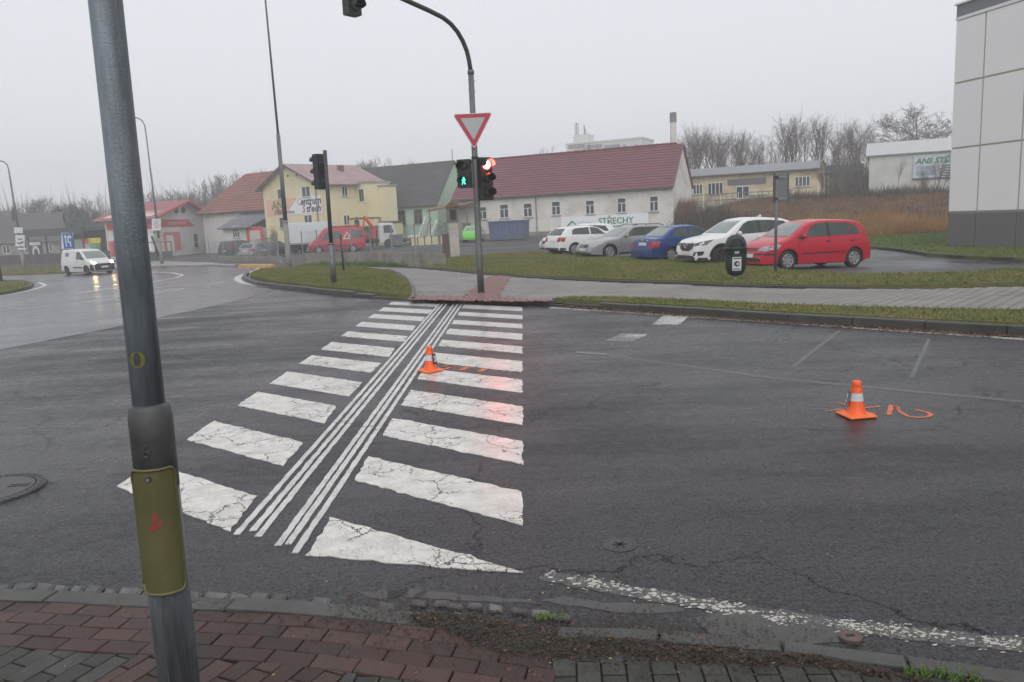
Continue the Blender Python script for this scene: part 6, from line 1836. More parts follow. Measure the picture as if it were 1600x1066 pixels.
def interp(P, x):
    if x <= P[0][0]: return P[0][1]
    for (a, za), (b_, zb) in zip(P, P[1:]):
        if x <= b_: return za + (zb - za) * (x - a) / max(1e-9, b_ - a)
    return P[-1][1]
def car_body(sp):
    L, W, top = sp['L'], sp['W'], sorted(sp['top'])
    xf, xr, wr = sp['xf'], sp['xr'], sp['wr']; ar = wr + sp.get('gap', .055)
    zl, belt, tum = sp.get('zl', .2), sp['belt'], sp.get('tum', .36)
    xs_ = set()
    for (a, _), (b_, _) in zip(top, top[1:]):
        n = max(1, int((b_ - a) / .09))
        for k in range(n + 1): xs_.add(round(a + (b_ - a) * k / n, 4))
    for xw in (xf, xr):
        for k in range(17): xs_.add(round(xw + ar * math.cos(PI * k / 16), 4))
        xs_.add(round(xw + ar + .004, 4)); xs_.add(round(xw - ar - .004, 4))
    xs_ = sorted(x for x in xs_ if -L / 2 <= x <= L / 2)
    keep = [xs_[0]]
    for x in xs_[1:]:
        if x - keep[-1] > .003: keep.append(x)
    xs_ = keep
    zlf, zlr = sp.get('zlf', zl + .02), sp.get('zlr', zl + .08)
    def zbot(x):
        z = zl
        if x > xf + ar: z = zl + (zlf - zl) * min(1, (x - xf - ar) / .25)
        if x < xr - ar: z = zl + (zlr - zl) * min(1, (xr - ar - x) / .25)
        for xw in (xf, xr):
            if abs(x - xw) < ar: z = max(z, wr + math.sqrt(max(0, ar * ar - (x - xw) ** 2)))
        return z
    pf, pr = sp.get('pf', .20), sp.get('pr', .14)
    def plan(x):
        t = abs(2 * x / L); k = pf if x > 0 else pr
        e = max(0, (t - .55) / .45)
        return W / 2 * (1 - k * e ** 2.6 - .02 * t * t)
    def hw(x, z):
        w = plan(x); zm = .62 * belt + .05
        if z < zm: w *= 1 - .085 * ((zm - z) / zm) ** 2
        elif z < belt: w *= 1 - .035 * ((z - zm) / (belt - zm)) ** 1.6
        else: w = w * .965 - (z - belt) * tum
        return w
    crown = sp.get('crown', .045)
    NS, NC, NR = 11, 5, 6
    rows = []
    zt_ = lambda x: interp(top, x)
    for x in xs_:
        z0, zt = zbot(x), zt_(x)
        z0 = min(z0, zt - .08)
        r = min(sp.get('rc', .10), (zt - z0) * .4)
        sec = []
        for k in range(NS + 1): z = z0 + (zt - r - z0) * k / NS; sec.append((hw(x, z), z))
        wS, zS = sec[-1]
        for k in range(1, NC + 1):
            a = PI / 2 * k / NC
            sec.append((wS - r * (1 - math.cos(a)) * 1.15, zS + r * math.sin(a) * .82))
        wT, zT = sec[-1]; zc_ = zt + crown * .3
        for k in range(1, NR + 1):
            t = k / NR
            sec.append((wT * (1 - t), zT + (zc_ - zT) * (1 - (1 - t) ** 2)))
        rows.append((x, sec))
    n = len(rows[0][1]); m = MB()
    for x, sec in rows:
        for y, z in sec: m.v.append((x, y, z))
        for y, z in sec[-2::-1]: m.v.append((x, -y, z))
    N = 2 * n - 1
    for i in range(len(rows) - 1):
        for k in range(N - 1):
            m.f.append((i * N + k, (i + 1) * N + k, (i + 1) * N + k + 1, i * N + k + 1))
    a = list(range(N)); b_ = [(len(rows) - 1) * N + k for k in range(N)]
    m.f.append(tuple(a)); m.f.append(tuple(reversed(b_)))
    return m, zbot
def wheel_mb(r, w, spokes, rim_r):
    tyre = MB().lathe([(rim_r, -w / 2 + .01), (r - .03, -w / 2), (r - .006, -w / 2 + .025), (r, -w / 2 + .05), (r, w / 2 - .05), (r - .006, w / 2 - .025), (r - .03, w / 2), (rim_r, w / 2 - .01), (rim_r - .01, w / 2 - .03)], 26, cap=True)
    rim = MB()
    rim.lathe([(rim_r + .004, w / 2 - .012), (rim_r - .012, w / 2 - .004), (rim_r - .03, w / 2 - .03)], 26, cap=False)
    rim.lathe([(.055, w / 2 - .02), (.045, w / 2 - .006), (.0, w / 2 - .004)], 12, cap=False)
    for k in range(spokes):
        T = Matrix.Rotation(2 * PI * k / spokes, 4, 'Z')
        rim.add([T @ Vector(q) for q in [(-.032, .04, w / 2 - .014), (.032, .04, w / 2 - .014), (.045, rim_r - .015, w / 2 - .012), (-.045, rim_r - .015, w / 2 - .012), (-.04, .04, w / 2 - .05), (.04, .04, w / 2 - .05), (.05, rim_r - .015, w / 2 - .05), (-.05, rim_r - .015, w / 2 - .05)]], [(0, 1, 2, 3), (0, 4, 5, 1), (1, 5, 6, 2), (2, 6, 7, 3), (3, 7, 4, 0)])
    return tyre, rim
def car(name, label, cat, paint, sp, loc, rz, group=None, rimm=None, spokes=7):
    t = thing(name, label, cat, loc, rz, group)
    m, zb = car_body(sp)
    bvh = BVHTree.FromPolygons([Vector(v) for v in m.v], m.f)
    m.build('body', paint, t, True)
    L, W, wr = sp['L'], sp['W'], sp['wr']
    MB().box((-L / 2 + .25, -W / 2 + .22, sp.get('zl', .2) - .03), (L / 2 - .25, W / 2 - .22, sp.get('zl', .2) + .35)).build('underbody', M_UNDER, t)
    ty, rm = wheel_mb(wr, .205, spokes, wr * .66)
    tm, rmm = ty.mesh('tyre', M_TYRE, True), rm.mesh('rim', rimm or M_RIM)
    for xw in (sp['xf'], sp['xr']):
        for s in (1, -1):
            o = bpy.data.objects.new('wheel', tm); C.objects.link(o); o.parent = t
            o.location = (xw, s * (W / 2 - .135), wr); o.rotation_euler = (-PI / 2 * s, random.uniform(0, 1), 0)
            o.rotation_euler = (Matrix.Rotation(-PI / 2 * s, 4, 'X') @ Matrix.Rotation(random.uniform(0, 1), 4, 'Z')).to_euler()
            q = bpy.data.objects.new('rim', rmm); C.objects.link(q); q.parent = o
    for axis, nm, mm, poly, *o in sp['skin']:
        off = o[0] if o else .007
        polys = [poly]
        if axis.startswith('2'):                         # both sides, or mirrored left and right
            axis = axis[1:]
            if axis[1] == 'y':
                decal(bvh, poly, '-y', nm, mm, t, off)
            else: polys.append([(-a, b_) for a, b_ in poly][::-1])
        for p in polys: decal(bvh, p, axis, nm, mm, t, off)
    for s in (1, -1):                                    # mirrors
        mx, mz = sp.get('mirror', (sp['xf'] - .62, sp['belt'] + .08))
        my = W / 2 - .02
        mm = MB().lathe([(0, -.11), (.05, -.10), (.075, -.03), (.07, .05), (.04, .10), (0, .11)], 10, Matrix.Translation((mx, s * (my + .09), mz)) @ Matrix.Rotation(PI / 2, 4, 'X') @ Matrix.Diagonal((.75, 1, 1, 1)), cap=False)
        mo = mm.build('mirror', sp.get('mirror_mat', paint), t, True)
        MB().box((mx - .03, s * my - .06, mz - .08), (mx + .04, s * my + .05, mz - .03)).build('mirror_foot', M_TRIM, mo)
        for hx in sp.get('handles', ()):
            z = sp['belt'] - .09; hit = bvh.ray_cast(Vector((hx, s * 9, z)), Vector((0, -s, 0)))[0]
            if hit: MB().cbox((hx, hit.y + s * .012, z), (.17, .03, .035)).build('door_handle', sp.get('handle_mat', paint), t, bev=.006)
    return t, bvh
def bar(axis, nm, m, pts, off=.008, w=.012):             # thin line decal along pts
    return axis, nm, m, pts, off
def wheels_at(front, rear, sp, side):
    """car placed by the ground contact points of its two wheels on one side; side = +1 left"""
    d = Vector((front.x - rear.x, front.y - rear.y, 0)); wbm = d.length; d.normalize()
    lft = Vector((-d.y, d.x, 0))
    mid = (front + rear) / 2
    c = mid - d * (sp['xf'] + sp['xr']) / 2 - lft * side * (sp['W'] / 2 - .12)
    return Vector((c.x, c.y, h(c.x, c.y) + .028)), math.atan2(d.y, d.x), wbm

def seat(p, sp, xw, side, rz):
    """car with one wheel on the ground point p: place of its middle and its pitch on the sloping ground"""
    f = Vector((math.cos(rz), math.sin(rz), 0)); l_ = Vector((-f.y, f.x, 0))
    c = Vector((p.x, p.y, 0)) - f * xw - l_ * side * (sp['W'] / 2 - .12)
    zf = [h(*(c + f * sp['xf'] + l_ * s * .8).to_2d()) for s in (1, -1)]; zr = [h(*(c + f * sp['xr'] + l_ * s * .8).to_2d()) for s in (1, -1)]
    a, b_ = sum(zf) / 2, sum(zr) / 2
    g = (a - b_) / (sp['xf'] - sp['xr'])
    return Vector((c.x, c.y, a - g * sp['xf'] + .028)), -math.atan(g)
# ---- red tall hatchback
M_RED = carpaint('red_car_paint', (.46, .010, .030))
SP_R = dict(L=4.21, W=1.76, xf=1.225, xr=-1.353, wr=.315, zl=.20, belt=.98, tum=.36, pf=.22, pr=.14, rc=.11,
    top=[(-2.105, .50), (-2.09, .62), (-2.06, .84), (-2.01, .97), (-1.93, 1.10), (-1.82, 1.28), (-1.68, 1.46), (-1.48, 1.535), (-1.2, 1.565), (-.6, 1.58), (-.1, 1.575), (.22, 1.53), (.50, 1.43), (.82, 1.24), (1.12, 1.05), (1.25, 1.0), (1.55, .93), (1.82, .83), (1.98, .72), (2.06, .62), (2.09, .5), (2.105, .42)],
    handles=(-.28, -1.22), handle_mat=M_TRIM, mirror=(.72, 1.06),
    skin=[('+x', 'windscreen', M_WSHIELD, [(-.66, 1.07), (.66, 1.07), (.53, 1.47), (-.53, 1.47)]),
          ('-x', 'rear_window', M_CGLASS, [(-.6, 1.08), (.6, 1.08), (.52, 1.42), (-.52, 1.42)]),
          ('2+y', 'side_window', M_CGLASS, [(.62, 1.02), (-.26, 1.05), (-.26, 1.475), (.10, 1.45), (.30, 1.36)]),
          ('2+y', 'quarter_window', M_CGLASS, [(.95, 1.0), (.68, 1.015), (.62, 1.18)]),
          ('2+y', 'pillar', M_TRIM, [(-.26, 1.05), (-.40, 1.05), (-.40, 1.475), (-.26, 1.475)]),
          ('2+y', 'side_window', M_CGLASS, [(-.40, 1.05), (-1.15, 1.07), (-1.15, 1.46), (-.40, 1.475)]),
          ('2+y', 'quarter_window', M_CGLASS, [(-1.18, 1.07), (-1.60, 1.085), (-1.46, 1.36), (-1.18, 1.445)]),
          ('2+y', 'door_trim_strip', M_TRIM, [(.72, .50), (-.98, .53), (-.98, .565), (.72, .535)], .012),
          ('2+y', 'door_gap', M_TRIM, [(-.322, .30), (-.334, .30), (-.334, 1.05), (-.322, 1.05)], .003),
          ('2+y', 'door_gap', M_TRIM, [(.84, .34), (.828, .34), (.85, 1.0), (.862, 1.0)], .003),
          ('2+y', 'door_gap', M_TRIM, [(-1.28, .72), (-1.292, .72), (-1.40, 1.06), (-1.388, 1.06)], .003),
          ('2+y', 'headlight', M_HLIGHT, [(2.02, .62), (1.60, .70), (1.50, .80), (1.62, .83), (1.92, .76)], .012),
          ('2+x', 'headlight', M_HLIGHT, [(.42, .62), (.74, .64), (.74, .80), (.50, .74)], .012),
          ('+x', 'grille', M_TRIM, [(-.40, .635), (.40, .635), (.36, .665), (-.36, .665)], .010),
          ('+x', 'grille', M_TRIM, [(-.38, .69), (.38, .69), (.34, .715), (-.34, .715)], .010),
          ('+x', 'bumper_strip', M_TRIM, [(-.85, .50), (-.30, .50), (-.30, .555), (-.85, .555)], .012),
          ('+x', 'bumper_strip', M_TRIM, [(.30, .50), (.85, .50), (.85, .555), (.30, .555)], .012),
          ('2+y', 'bumper_strip', M_TRIM, [(2.06, .50), (1.72, .50), (1.72, .55), (2.06, .555)], .012),
          ('+x', 'lower_intake', M_TRIM, [(-.62, .29), (.62, .29), (.58, .40), (-.58, .40)], .010),
          ('+x', 'number_plate', M_PLATE, [(-.26, .42), (.26, .42), (.26, .53), (-.26, .53)], .022),
          ('2-x', 'tail_light', M_TLIGHT, [(.5, .92), (.78, .92), (.78, 1.2), (.62, 1.2)], .012)])
fR, rR = G(1228.4, 423.3), G(1337.7, 422)
RZ = math.radians(198)
loc, pitch_r = seat(fR, SP_R, SP_R['xf'], 1, RZ)
CARG = 'cars parked behind the lawn'
rc_, _ = car('parked_car', 'red tall five door hatchback parked nearest, behind the sign pole', 'car', M_RED, SP_R, loc, RZ, CARG)
rc_.rotation_euler = (0, pitch_r, RZ)
fw = Vector((math.cos(RZ), math.sin(RZ), 0)); lf = Vector((-fw.y, fw.x, 0))

# ---- white crossover
M_WHITE = carpaint('white_car_paint', (.70, .70, .69))
SP_S = dict(L=4.54, W=1.84, xf=1.33, xr=-1.37, wr=.355, gap=.06, zl=.26, belt=1.08, tum=.40, pf=.24, pr=.16, rc=.11, zlf=.24,
    top=[(-2.27, .55), (-2.25, .7), (-2.2, 1.0), (-2.1, 1.12), (-1.95, 1.4), (-1.85, 1.55), (-1.5, 1.65), (-.8, 1.70), (-.2, 1.71), (.1, 1.67), (.38, 1.56), (.75, 1.33), (1.05, 1.14), (1.2, 1.10), (1.6, 1.05), (1.95, .97), (2.12, .88), (2.2, .76), (2.245, .6), (2.27, .45)],
    handles=(-.25, -1.2), mirror=(.62, 1.16),
    skin=[('+x', 'windscreen', M_WSHIELD, [(-.70, 1.17), (.70, 1.17), (.55, 1.60), (-.55, 1.60)]),
          ('-x', 'rear_window', M_CGLASS, [(-.6, 1.15), (.6, 1.15), (.5, 1.5), (-.5, 1.5)]),
          ('2+y', 'side_window', M_CGLASS, [(.72, 1.11), (-.30, 1.14), (-.30, 1.60), (.05, 1.58), (.30, 1.48)]),
          ('2+y', 'pillar', M_TRIM, [(-.30, 1.14), (-.42, 1.14), (-.42, 1.60), (-.30, 1.60)]),
          ('2+y', 'side_window', M_CGLASS, [(-.42, 1.14), (-1.62, 1.22), (-1.80, 1.36), (-1.5, 1.54), (-.9, 1.59), (-.42, 1.60)]),
          ('2+y', 'arch_trim', M_TRIM, [(1.33 + .475 * math.cos(a), .355 + .475 * math.sin(a)) for a in [PI * k / 14 for k in range(15)]] + [(1.33 + .42 * math.cos(a), .355 + .42 * math.sin(a)) for a in [PI * (14 - k) / 14 for k in range(15)]], .014),
          ('2+y', 'arch_trim', M_TRIM, [(-1.37 + .475 * math.cos(a), .355 + .475 * math.sin(a)) for a in [PI * k / 14 for k in range(15)]] + [(-1.37 + .42 * math.cos(a), .355 + .42 * math.sin(a)) for a in [PI * (14 - k) / 14 for k in range(15)]], .014),
          ('2+y', 'sill_trim', M_TRIM, [(.90, .26), (-.95, .26), (-.95, .40), (.90, .40)], .012),
          ('2+y', 'headlight', M_HLIGHTD, [(2.16, .76), (1.92, .80), (1.62, .97), (1.90, .93), (2.14, .86)], .012),
          ('2+x', 'headlight', M_HLIGHTD, [(.46, .74), (.84, .78), (.84, .92), (.50, .84)], .012),
          ('+x', 'grille', M_TRIM, [(-.46, .84), (-.42, .66), (-.22, .56), (.22, .56), (.42, .66), (.46, .84)], .014),
          ('2+x', 'fog_lamp_recess', M_TRIM, [(.52, .40), (.74, .40), (.80, .56), (.56, .52)], .012),
          ('2+y', 'fog_lamp_recess', M_TRIM, [(2.20, .40), (2.04, .42), (1.98, .54), (2.18, .56)], .012),
          ('+x', 'lower_intake', M_TRIM, [(-.72, .25), (.72, .25), (.50, .40), (-.50, .40)], .012),
          ('+x', 'number_plate', M_PLATE, [(-.26, .42), (.26, .42), (.26, .53), (-.26, .53)], .026),
          ('2+y', 'front_skirt', M_TRIM, [(2.2, .24), (1.86, .24), (1.86, .32), (2.2, .33)], .012),
          ('2-x', 'tail_light', M_TLIGHT, [(.5, .98), (.86, .98), (.86, 1.12), (.55, 1.1)], .012)])
def place(px, py, sp, xw, side, rz):                     # one wheel's ground contact and the heading
    p = G(px, py); f = Vector((math.cos(rz), math.sin(rz), 0)); l_ = Vector((-f.y, f.x, 0))
    c = p - f * xw - l_ * side * (sp['W'] / 2 - .12)
    return Vector((c.x, c.y, h(c.x, c.y) + .028))
rs_ = math.radians(199)
ls, pit = seat(G(1124.5, 417), SP_S, SP_S['xf'], 1, rs_)
sc_, bv = car('parked_car', 'white crossover with dark grille parked behind the litter bin', 'car', M_WHITE, SP_S, ls, rs_, CARG, M_RIMD, 5)
sc_.rotation_euler = (0, pit, rs_)
bd_ = MB().tube([(2.275 - .03 * abs(math.sin(a)), .115 * math.cos(a), .755 + .075 * math.sin(a)) for a in [2 * PI * k / 20 for k in range(21)]], .010, 6)
bd_.tube([(2.28, -.11, .79), (2.285, -.05, .765), (2.285, 0, .72), (2.285, .05, .765), (2.28, .11, .79)], .009, 6)
bd_.build('badge', M_CHROME, sc_)
MB().prism([(-1.05, -.012, 1.72), (-.85, -.012, 1.72), (-1.02, -.012, 1.80)], (0, .024, 0)).build('roof_fin', M_WHITE, sc_)

# ---- blue saloon, seen from behind
M_BLUE = carpaint('blue_car_paint', (.013, .042, .185), .2)
SP_B = dict(L=4.24, W=1.66, xf=1.28, xr=-1.20, wr=.295, zl=.20, belt=.93, tum=.36, pf=.2, pr=.13, rc=.10, zlr=.24,
    top=[(-2.12, .50), (-2.10, .60), (-2.06, .84), (-2.0, .96), (-1.7, 1.0), (-1.55, 1.02), (-1.3, 1.17), (-1.05, 1.32), (-.85, 1.41), (-.5, 1.45), (0, 1.45), (.3, 1.38), (.7, 1.14), (.98, .97), (1.5, .86), (1.85, .75), (2.02, .62), (2.1, .5), (2.12, .42)],
    handles=(-.3, -1.0), mirror=(.64, 1.0),
    skin=[('-x', 'rear_window', M_WSHIELD, [(-.60, 1.05), (.60, 1.05), (.50, 1.36), (-.50, 1.36)]),
          ('+x', 'windscreen', M_WSHIELD, [(-.62, 1.0), (.62, 1.0), (.5, 1.37), (-.5, 1.37)]),
          ('2+y', 'side_window', M_CGLASS, [(.62, .96), (-.28, .98), (-.28, 1.36), (.10, 1.35), (.28, 1.27)]),
          ('2+y', 'side_window', M_CGLASS, [(-.36, .98), (-1.02, 1.0), (-1.10, 1.10), (-.92, 1.28), (-.75, 1.345), (-.36, 1.36)]),
          ('2+y', 'quarter_window', M_CGLASS, [(-1.07, 1.0), (-1.28, 1.02), (-1.14, 1.10)]),
          ('2-x', 'tail_light', M_TLIGHT, [(.50, .60), (.78, .60), (.78, .86), (.54, .86)], .014),
          ('2+y', 'tail_light', M_TLIGHT, [(-2.07, .60), (-1.90, .62), (-1.94, .86), (-2.05, .86)], .014),
          ('-x', 'number_plate', M_PLATE, [(-.34, .70), (.18, .70), (.18, .82), (-.34, .82)], .018),
          ('-x', 'bumper_crease', M_BLUE, [(-.8, .52), (.8, .52), (.8, .56), (-.8, .56)], .03),
          ('2+y', 'door_gap', M_TRIM, [(-.316, .28), (-.326, .28), (-.326, .98), (-.316, .98)], .003),
          ('2+y', 'door_strip', M_TRIM, [(.75, .50), (-.9, .52), (-.9, .55), (.75, .53)], .010),
          ('2+x', 'headlight', M_HLIGHT, [(.45, .6), (.74, .6), (.74, .76), (.5, .72)], .012),
          ('+x', 'grille', M_TRIM, [(-.34, .6), (.34, .6), (.3, .72), (-.3, .72)], .012)])
lbz = math.radians(25)
lb2, pit = seat(G(1047.5, 411.5), SP_B, SP_B['xr'], -1, lbz)
bc_, bv = car('parked_car', 'blue saloon parked with its rear to the road', 'car', M_BLUE, SP_B, lb2, lbz, CARG)
bc_.rotation_euler = (0, pit, lbz)
MB().tube([(-.55, -.35, 1.44), (-.80, -.42, 1.72)], .006, 5).build('aerial', M_TRIM, bc_)
for y, z in ((-.04, .91), (-.42, .88)): MB().lathe([(.04, 0), (.03, .012), (0, .014)], 10, Matrix.Translation((-2.095, y, z)) @ Matrix.Rotation(-PI / 2, 4, 'Y')).build('badge', M_CHROME, bc_)

# ---- silver estate
M_SILV = carpaint('silver_car_paint', (.34, .34, .345), .5, .35)
SP_E = dict(L=4.55, W=1.77, xf=1.38, xr=-1.27, wr=.315, zl=.20, belt=.92, tum=.36, pf=.22, pr=.15, rc=.10,
    top=[(-2.275, .5), (-2.25, .65), (-2.22, .9), (-2.1, 1.02), (-1.9, 1.25), (-1.8, 1.34), (-1.4, 1.40), (-.6, 1.43), (-.1, 1.42), (.2, 1.34), (.6, 1.12), (.92, .95), (1.2, .91), (1.7, .84), (2.0, .75), (2.18, .64), (2.25, .52), (2.275, .42)],
    handles=(-.3, -1.2), mirror=(.55, .99),
    skin=[('+x', 'windscreen', M_WSHIELD, [(-.64, .98), (.64, .98), (.51, 1.35), (-.51, 1.35)]),
          ('-x', 'rear_window', M_CGLASS, [(-.6, 1.0), (.6, 1.0), (.5, 1.32), (-.5, 1.32)]),
          ('2+y', 'side_window', M_CGLASS, [(.52, .95), (-.36, .97), (-.36, 1.34), (-.02, 1.33), (.16, 1.26)]),
          ('2+y', 'side_window', M_CGLASS, [(-.46, .97), (-1.25, .98), (-1.25, 1.33), (-.46, 1.34)]),
          ('2+y', 'quarter_window', M_CGLASS, [(-1.30, .98), (-1.92, 1.02), (-1.72, 1.26), (-1.30, 1.32)]),
          ('2+y', 'window_surround', M_TRIM, [(-.36, .97), (-.46, .97), (-.46, 1.34), (-.36, 1.34)]),
          ('2+y', 'headlight', M_HLIGHT, [(2.17, .56), (1.98, .58), (1.90, .69), (2.12, .66)], .012),
          ('2+x', 'headlight', M_HLIGHT, [(.40, .54), (.76, .55), (.76, .67), (.42, .66)], .012),
          ('+x', 'grille', M_TRIM, [(-.34, .54), (.34, .54), (.34, .66), (-.34, .66)], .014),
          ('+x', 'lower_intake', M_TRIM, [(-.7, .22), (.7, .22), (.66, .31), (-.66, .31)], .012),
          ('+x', 'number_plate', M_PLATE, [(-.26, .38), (.26, .38), (.26, .49), (-.26, .49)], .026),
          ('2+y', 'door_gap', M_TRIM, [(-.40, .28), (-.41, .28), (-.41, .97), (-.40, .97)], .003),
          ('2+y', 'door_gap', M_TRIM, [(.78, .30), (.768, .30), (.80, .93), (.812, .93)], .003),
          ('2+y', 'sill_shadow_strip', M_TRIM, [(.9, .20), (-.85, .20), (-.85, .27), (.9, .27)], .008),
          ('2-x', 'tail_light', M_TLIGHT, [(.5, .75), (.8, .75), (.8, .92), (.55, .92)], .012)])
re_ = math.radians(204)
le, pit = seat(G(952, 406), SP_E, SP_E['xf'], 1, re_)
ec_, bv = car('parked_car', 'silver estate with roof rails parked left of the blue saloon', 'car', M_SILV, SP_E, le, re_, CARG)
ec_.rotation_euler = (0, pit, re_)
for s in (1, -1): MB().tube([(.0, s * .56, 1.42), (-.3, s * .56, 1.475), (-1.4, s * .56, 1.455), (-1.7, s * .56, 1.37)], .018, 6).build('roof_rail', M_TRIM, ec_)
MB().tube([(2.29, .10 * 1.6 * .5 * (k - 1.5) + .045 * math.cos(a), .60 + .045 * math.sin(a)) for k in range(4) for a in [2 * PI * j / 10 for j in range(11)]], .006, 4).build('badge', M_CHROME, ec_)

# ---- white three door hatchback, rear to us
SP_A = dict(L=4.15, W=1.74, xf=1.27, xr=-1.24, wr=.30, zl=.22, belt=.95, tum=.36, pf=.2, pr=.16, rc=.10,
    top=[(-2.075, .46), (-2.05, .62), (-2.0, .84), (-1.93, .98), (-1.75, 1.17), (-1.55, 1.33), (-1.35, 1.38), (-.7, 1.42), (-.2, 1.42), (.2, 1.34), (.6, 1.13), (.9, .97), (1.4, .88), (1.8, .78), (2.0, .62), (2.06, .5), (2.075, .42)],
    handles=(-.3,), mirror=(.55, 1.0),
    skin=[('-x', 'rear_window', M_CGLASS, [(-.64, 1.0), (.64, 1.0), (.52, 1.31), (-.52, 1.31)]),
          ('+x', 'windscreen', M_WSHIELD, [(-.62, 1.0), (.62, 1.0), (.5, 1.34), (-.5, 1.34)]),
          ('2+y', 'side_window', M_CGLASS, [(.55, .98), (-.28, 1.0), (-.28, 1.34), (.05, 1.33), (.2, 1.26)]),
          ('2+y', 'side_window', M_CGLASS, [(-.36, 1.0), (-1.38, 1.02), (-1.30, 1.24), (-1.15, 1.31), (-.36, 1.34)]),
          ('2-x', 'tail_light', M_TLIGHT, [(.46, .70), (.80, .70), (.80, .92), (.50, .90)], .014),
          ('2+y', 'tail_light', M_TLIGHT, [(-2.0, .70), (-1.80, .72), (-1.82, .92), (-1.98, .92)], .014),
          ('-x', 'number_plate', M_PLATE, [(-.26, .66), (.26, .66), (.26, .77), (-.26, .77)], .018),
          ('-x', 'lower_skirt', M_TRIM, [(-.8, .30), (.8, .30), (.8, .40), (-.8, .40)], .012),
          ('2+x', 'headlight', M_HLIGHT, [(.45, .6), (.74, .6), (.74, .76), (.5, .72)], .012)])
laz = math.radians(27)
la, pit = seat(G(897.5, 400.5), SP_A, SP_A['xr'], -1, laz)
ac_, _ = car('parked_car', 'white three door hatchback parked left of the silver estate', 'car', M_WHITE, SP_A, la, laz, CARG)
ac_.rotation_euler = (0, pit, laz)
# ---- white car whose nose shows at the end of the row
SP_W = dict(SP_E); SP_W = {**SP_E, 'L': 4.2, 'xf': 1.25, 'xr': -1.25}
SP_W['top'] = [(-2.1, .5), (-2.07, .8), (-1.9, 1.1), (-1.6, 1.38), (-1.0, 1.46), (-.3, 1.46), (.1, 1.36), (.5, 1.14), (.85, .97), (1.4, .90), (1.8, .80), (2.0, .66), (2.08, .5), (2.1, .42)]
SP_W['skin'] = [('+x', 'windscreen', M_WSHIELD, [(-.62, 1.02), (.62, 1.02), (.5, 1.38), (-.5, 1.38)]),
    ('+x', 'grille', M_TRIM, [(-.42, .40), (.42, .40), (.36, .66), (-.36, .66)], .014), ('2+x', 'headlight', M_HLIGHTD, [(.44, .62), (.76, .66), (.76, .76), (.50, .70)], .012),
    ('2+y', 'headlight', M_HLIGHTD, [(2.0, .62), (1.75, .68), (1.62, .78), (1.95, .74)], .012), ('+x', 'lower_intake', M_TRIM, [(-.6, .22), (.6, .22), (.55, .30), (-.55, .30)], .012),
    ('+x', 'number_plate', M_PLATE, [(-.26, .40), (.26, .40), (.26, .50), (-.26, .50)], .03),
    ('2+y', 'side_window', M_CGLASS, [(.5, .98), (-.4, 1.0), (-.4, 1.36), (0, 1.34), (.2, 1.26)]), ('2+y', 'side_window', M_CGLASS, [(-.46, 1.0), (-1.4, 1.02), (-1.25, 1.3), (-.46, 1.36)])]
pw = G(868, 398)
lw = Vector((pw.x, pw.y, 0)) - fw * 1.9 + Vector((-.1, .6, 0)) - lf * .9
wc_, _ = car('parked_car', 'white car with only its nose showing at the far end of the row', 'car', M_WHITE, SP_W, (lw.x, lw.y, h(lw.x, lw.y) + .028), re_, CARG)

# ---- white delivery van coming round the bend
M_VAN = carpaint('white_van_paint', (.62, .615, .60))
E_HEAD = emit('lit_headlight', (1.0, .72, .34), 60, (.4, .4, .4))
SP_V = dict(L=4.39, W=1.83, xf=1.32, xr=-1.40, wr=.32, zl=.22, belt=1.05, tum=.20, pf=.16, pr=.05, rc=.13,
    top=[(-2.195, .6), (-2.18, 1.0), (-2.14, 1.66), (-2.05, 1.80), (-1.5, 1.845), (-.5, 1.85), (.3, 1.82), (.55, 1.74), (.9, 1.50), (1.32, 1.13), (1.5, 1.07), (1.85, .98), (2.05, .86), (2.14, .7), (2.18, .5), (2.195, .42)],
    handles=(.15,), mirror=(1.0, 1.18), mirror_mat=M_TRIM, handle_mat=M_TRIM,
    skin=[('+x', 'windscreen', M_WSHIELD, [(-.74, 1.16), (.74, 1.16), (.66, 1.68), (-.66, 1.68)]),
          ('2+y', 'side_window', M_CGLASS, [(1.05, 1.12), (.05, 1.12), (.05, 1.66), (.50, 1.64)]),
          ('2+y', 'rubbing_strip', M_TRIM, [(.85, .50), (-.4, .50), (-.4, .58), (.85, .58)], .012),
          ('+x', 'front_bumper', M_TRIM, [(-.86, .28), (.86, .28), (.86, .72), (.45, .78), (-.45, .78), (-.86, .72)], .012),
          ('2+y', 'front_bumper', M_TRIM, [(2.16, .28), (1.78, .28), (1.78, .66), (2.16, .74)], .012),
          ('+x', 'number_plate', M_PLATE, [(-.26, .48), (.26, .48), (.26, .59), (-.26, .59)], .026),
          ('2+x', 'headlight', E_HEAD, [(.56, .80), (.80, .82), (.78, .96), (.58, .92)], .014),
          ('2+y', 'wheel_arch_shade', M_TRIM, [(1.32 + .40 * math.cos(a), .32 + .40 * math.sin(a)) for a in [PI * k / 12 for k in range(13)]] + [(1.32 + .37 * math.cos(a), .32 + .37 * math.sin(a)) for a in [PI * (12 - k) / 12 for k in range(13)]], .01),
          ('-y', 'blue_side_print', mat('blue_print', (.12, .14, .34), .6, .2, 6), [(-1.0, 1.35), (-1.5, 1.35), (-1.5, 1.6), (-1.0, 1.6)], .01)])
vf = Vector((.83, -.55, 0)).normalized()
vp = G(138, 429.3)
vl = Vector((-vf.y, vf.x, 0))
vc = Vector((vp.x, vp.y, 0)) - vf * SP_V['xf'] + vl * (SP_V['W'] / 2 - .12)
van, _ = car('delivery_van', 'white delivery van with lit headlights driving round the bend', 'van', M_VAN, SP_V, (vc.x, vc.y, h(vc.x, vc.y)), math.atan2(vf.y, vf.x), None, M_RIMD, 6)

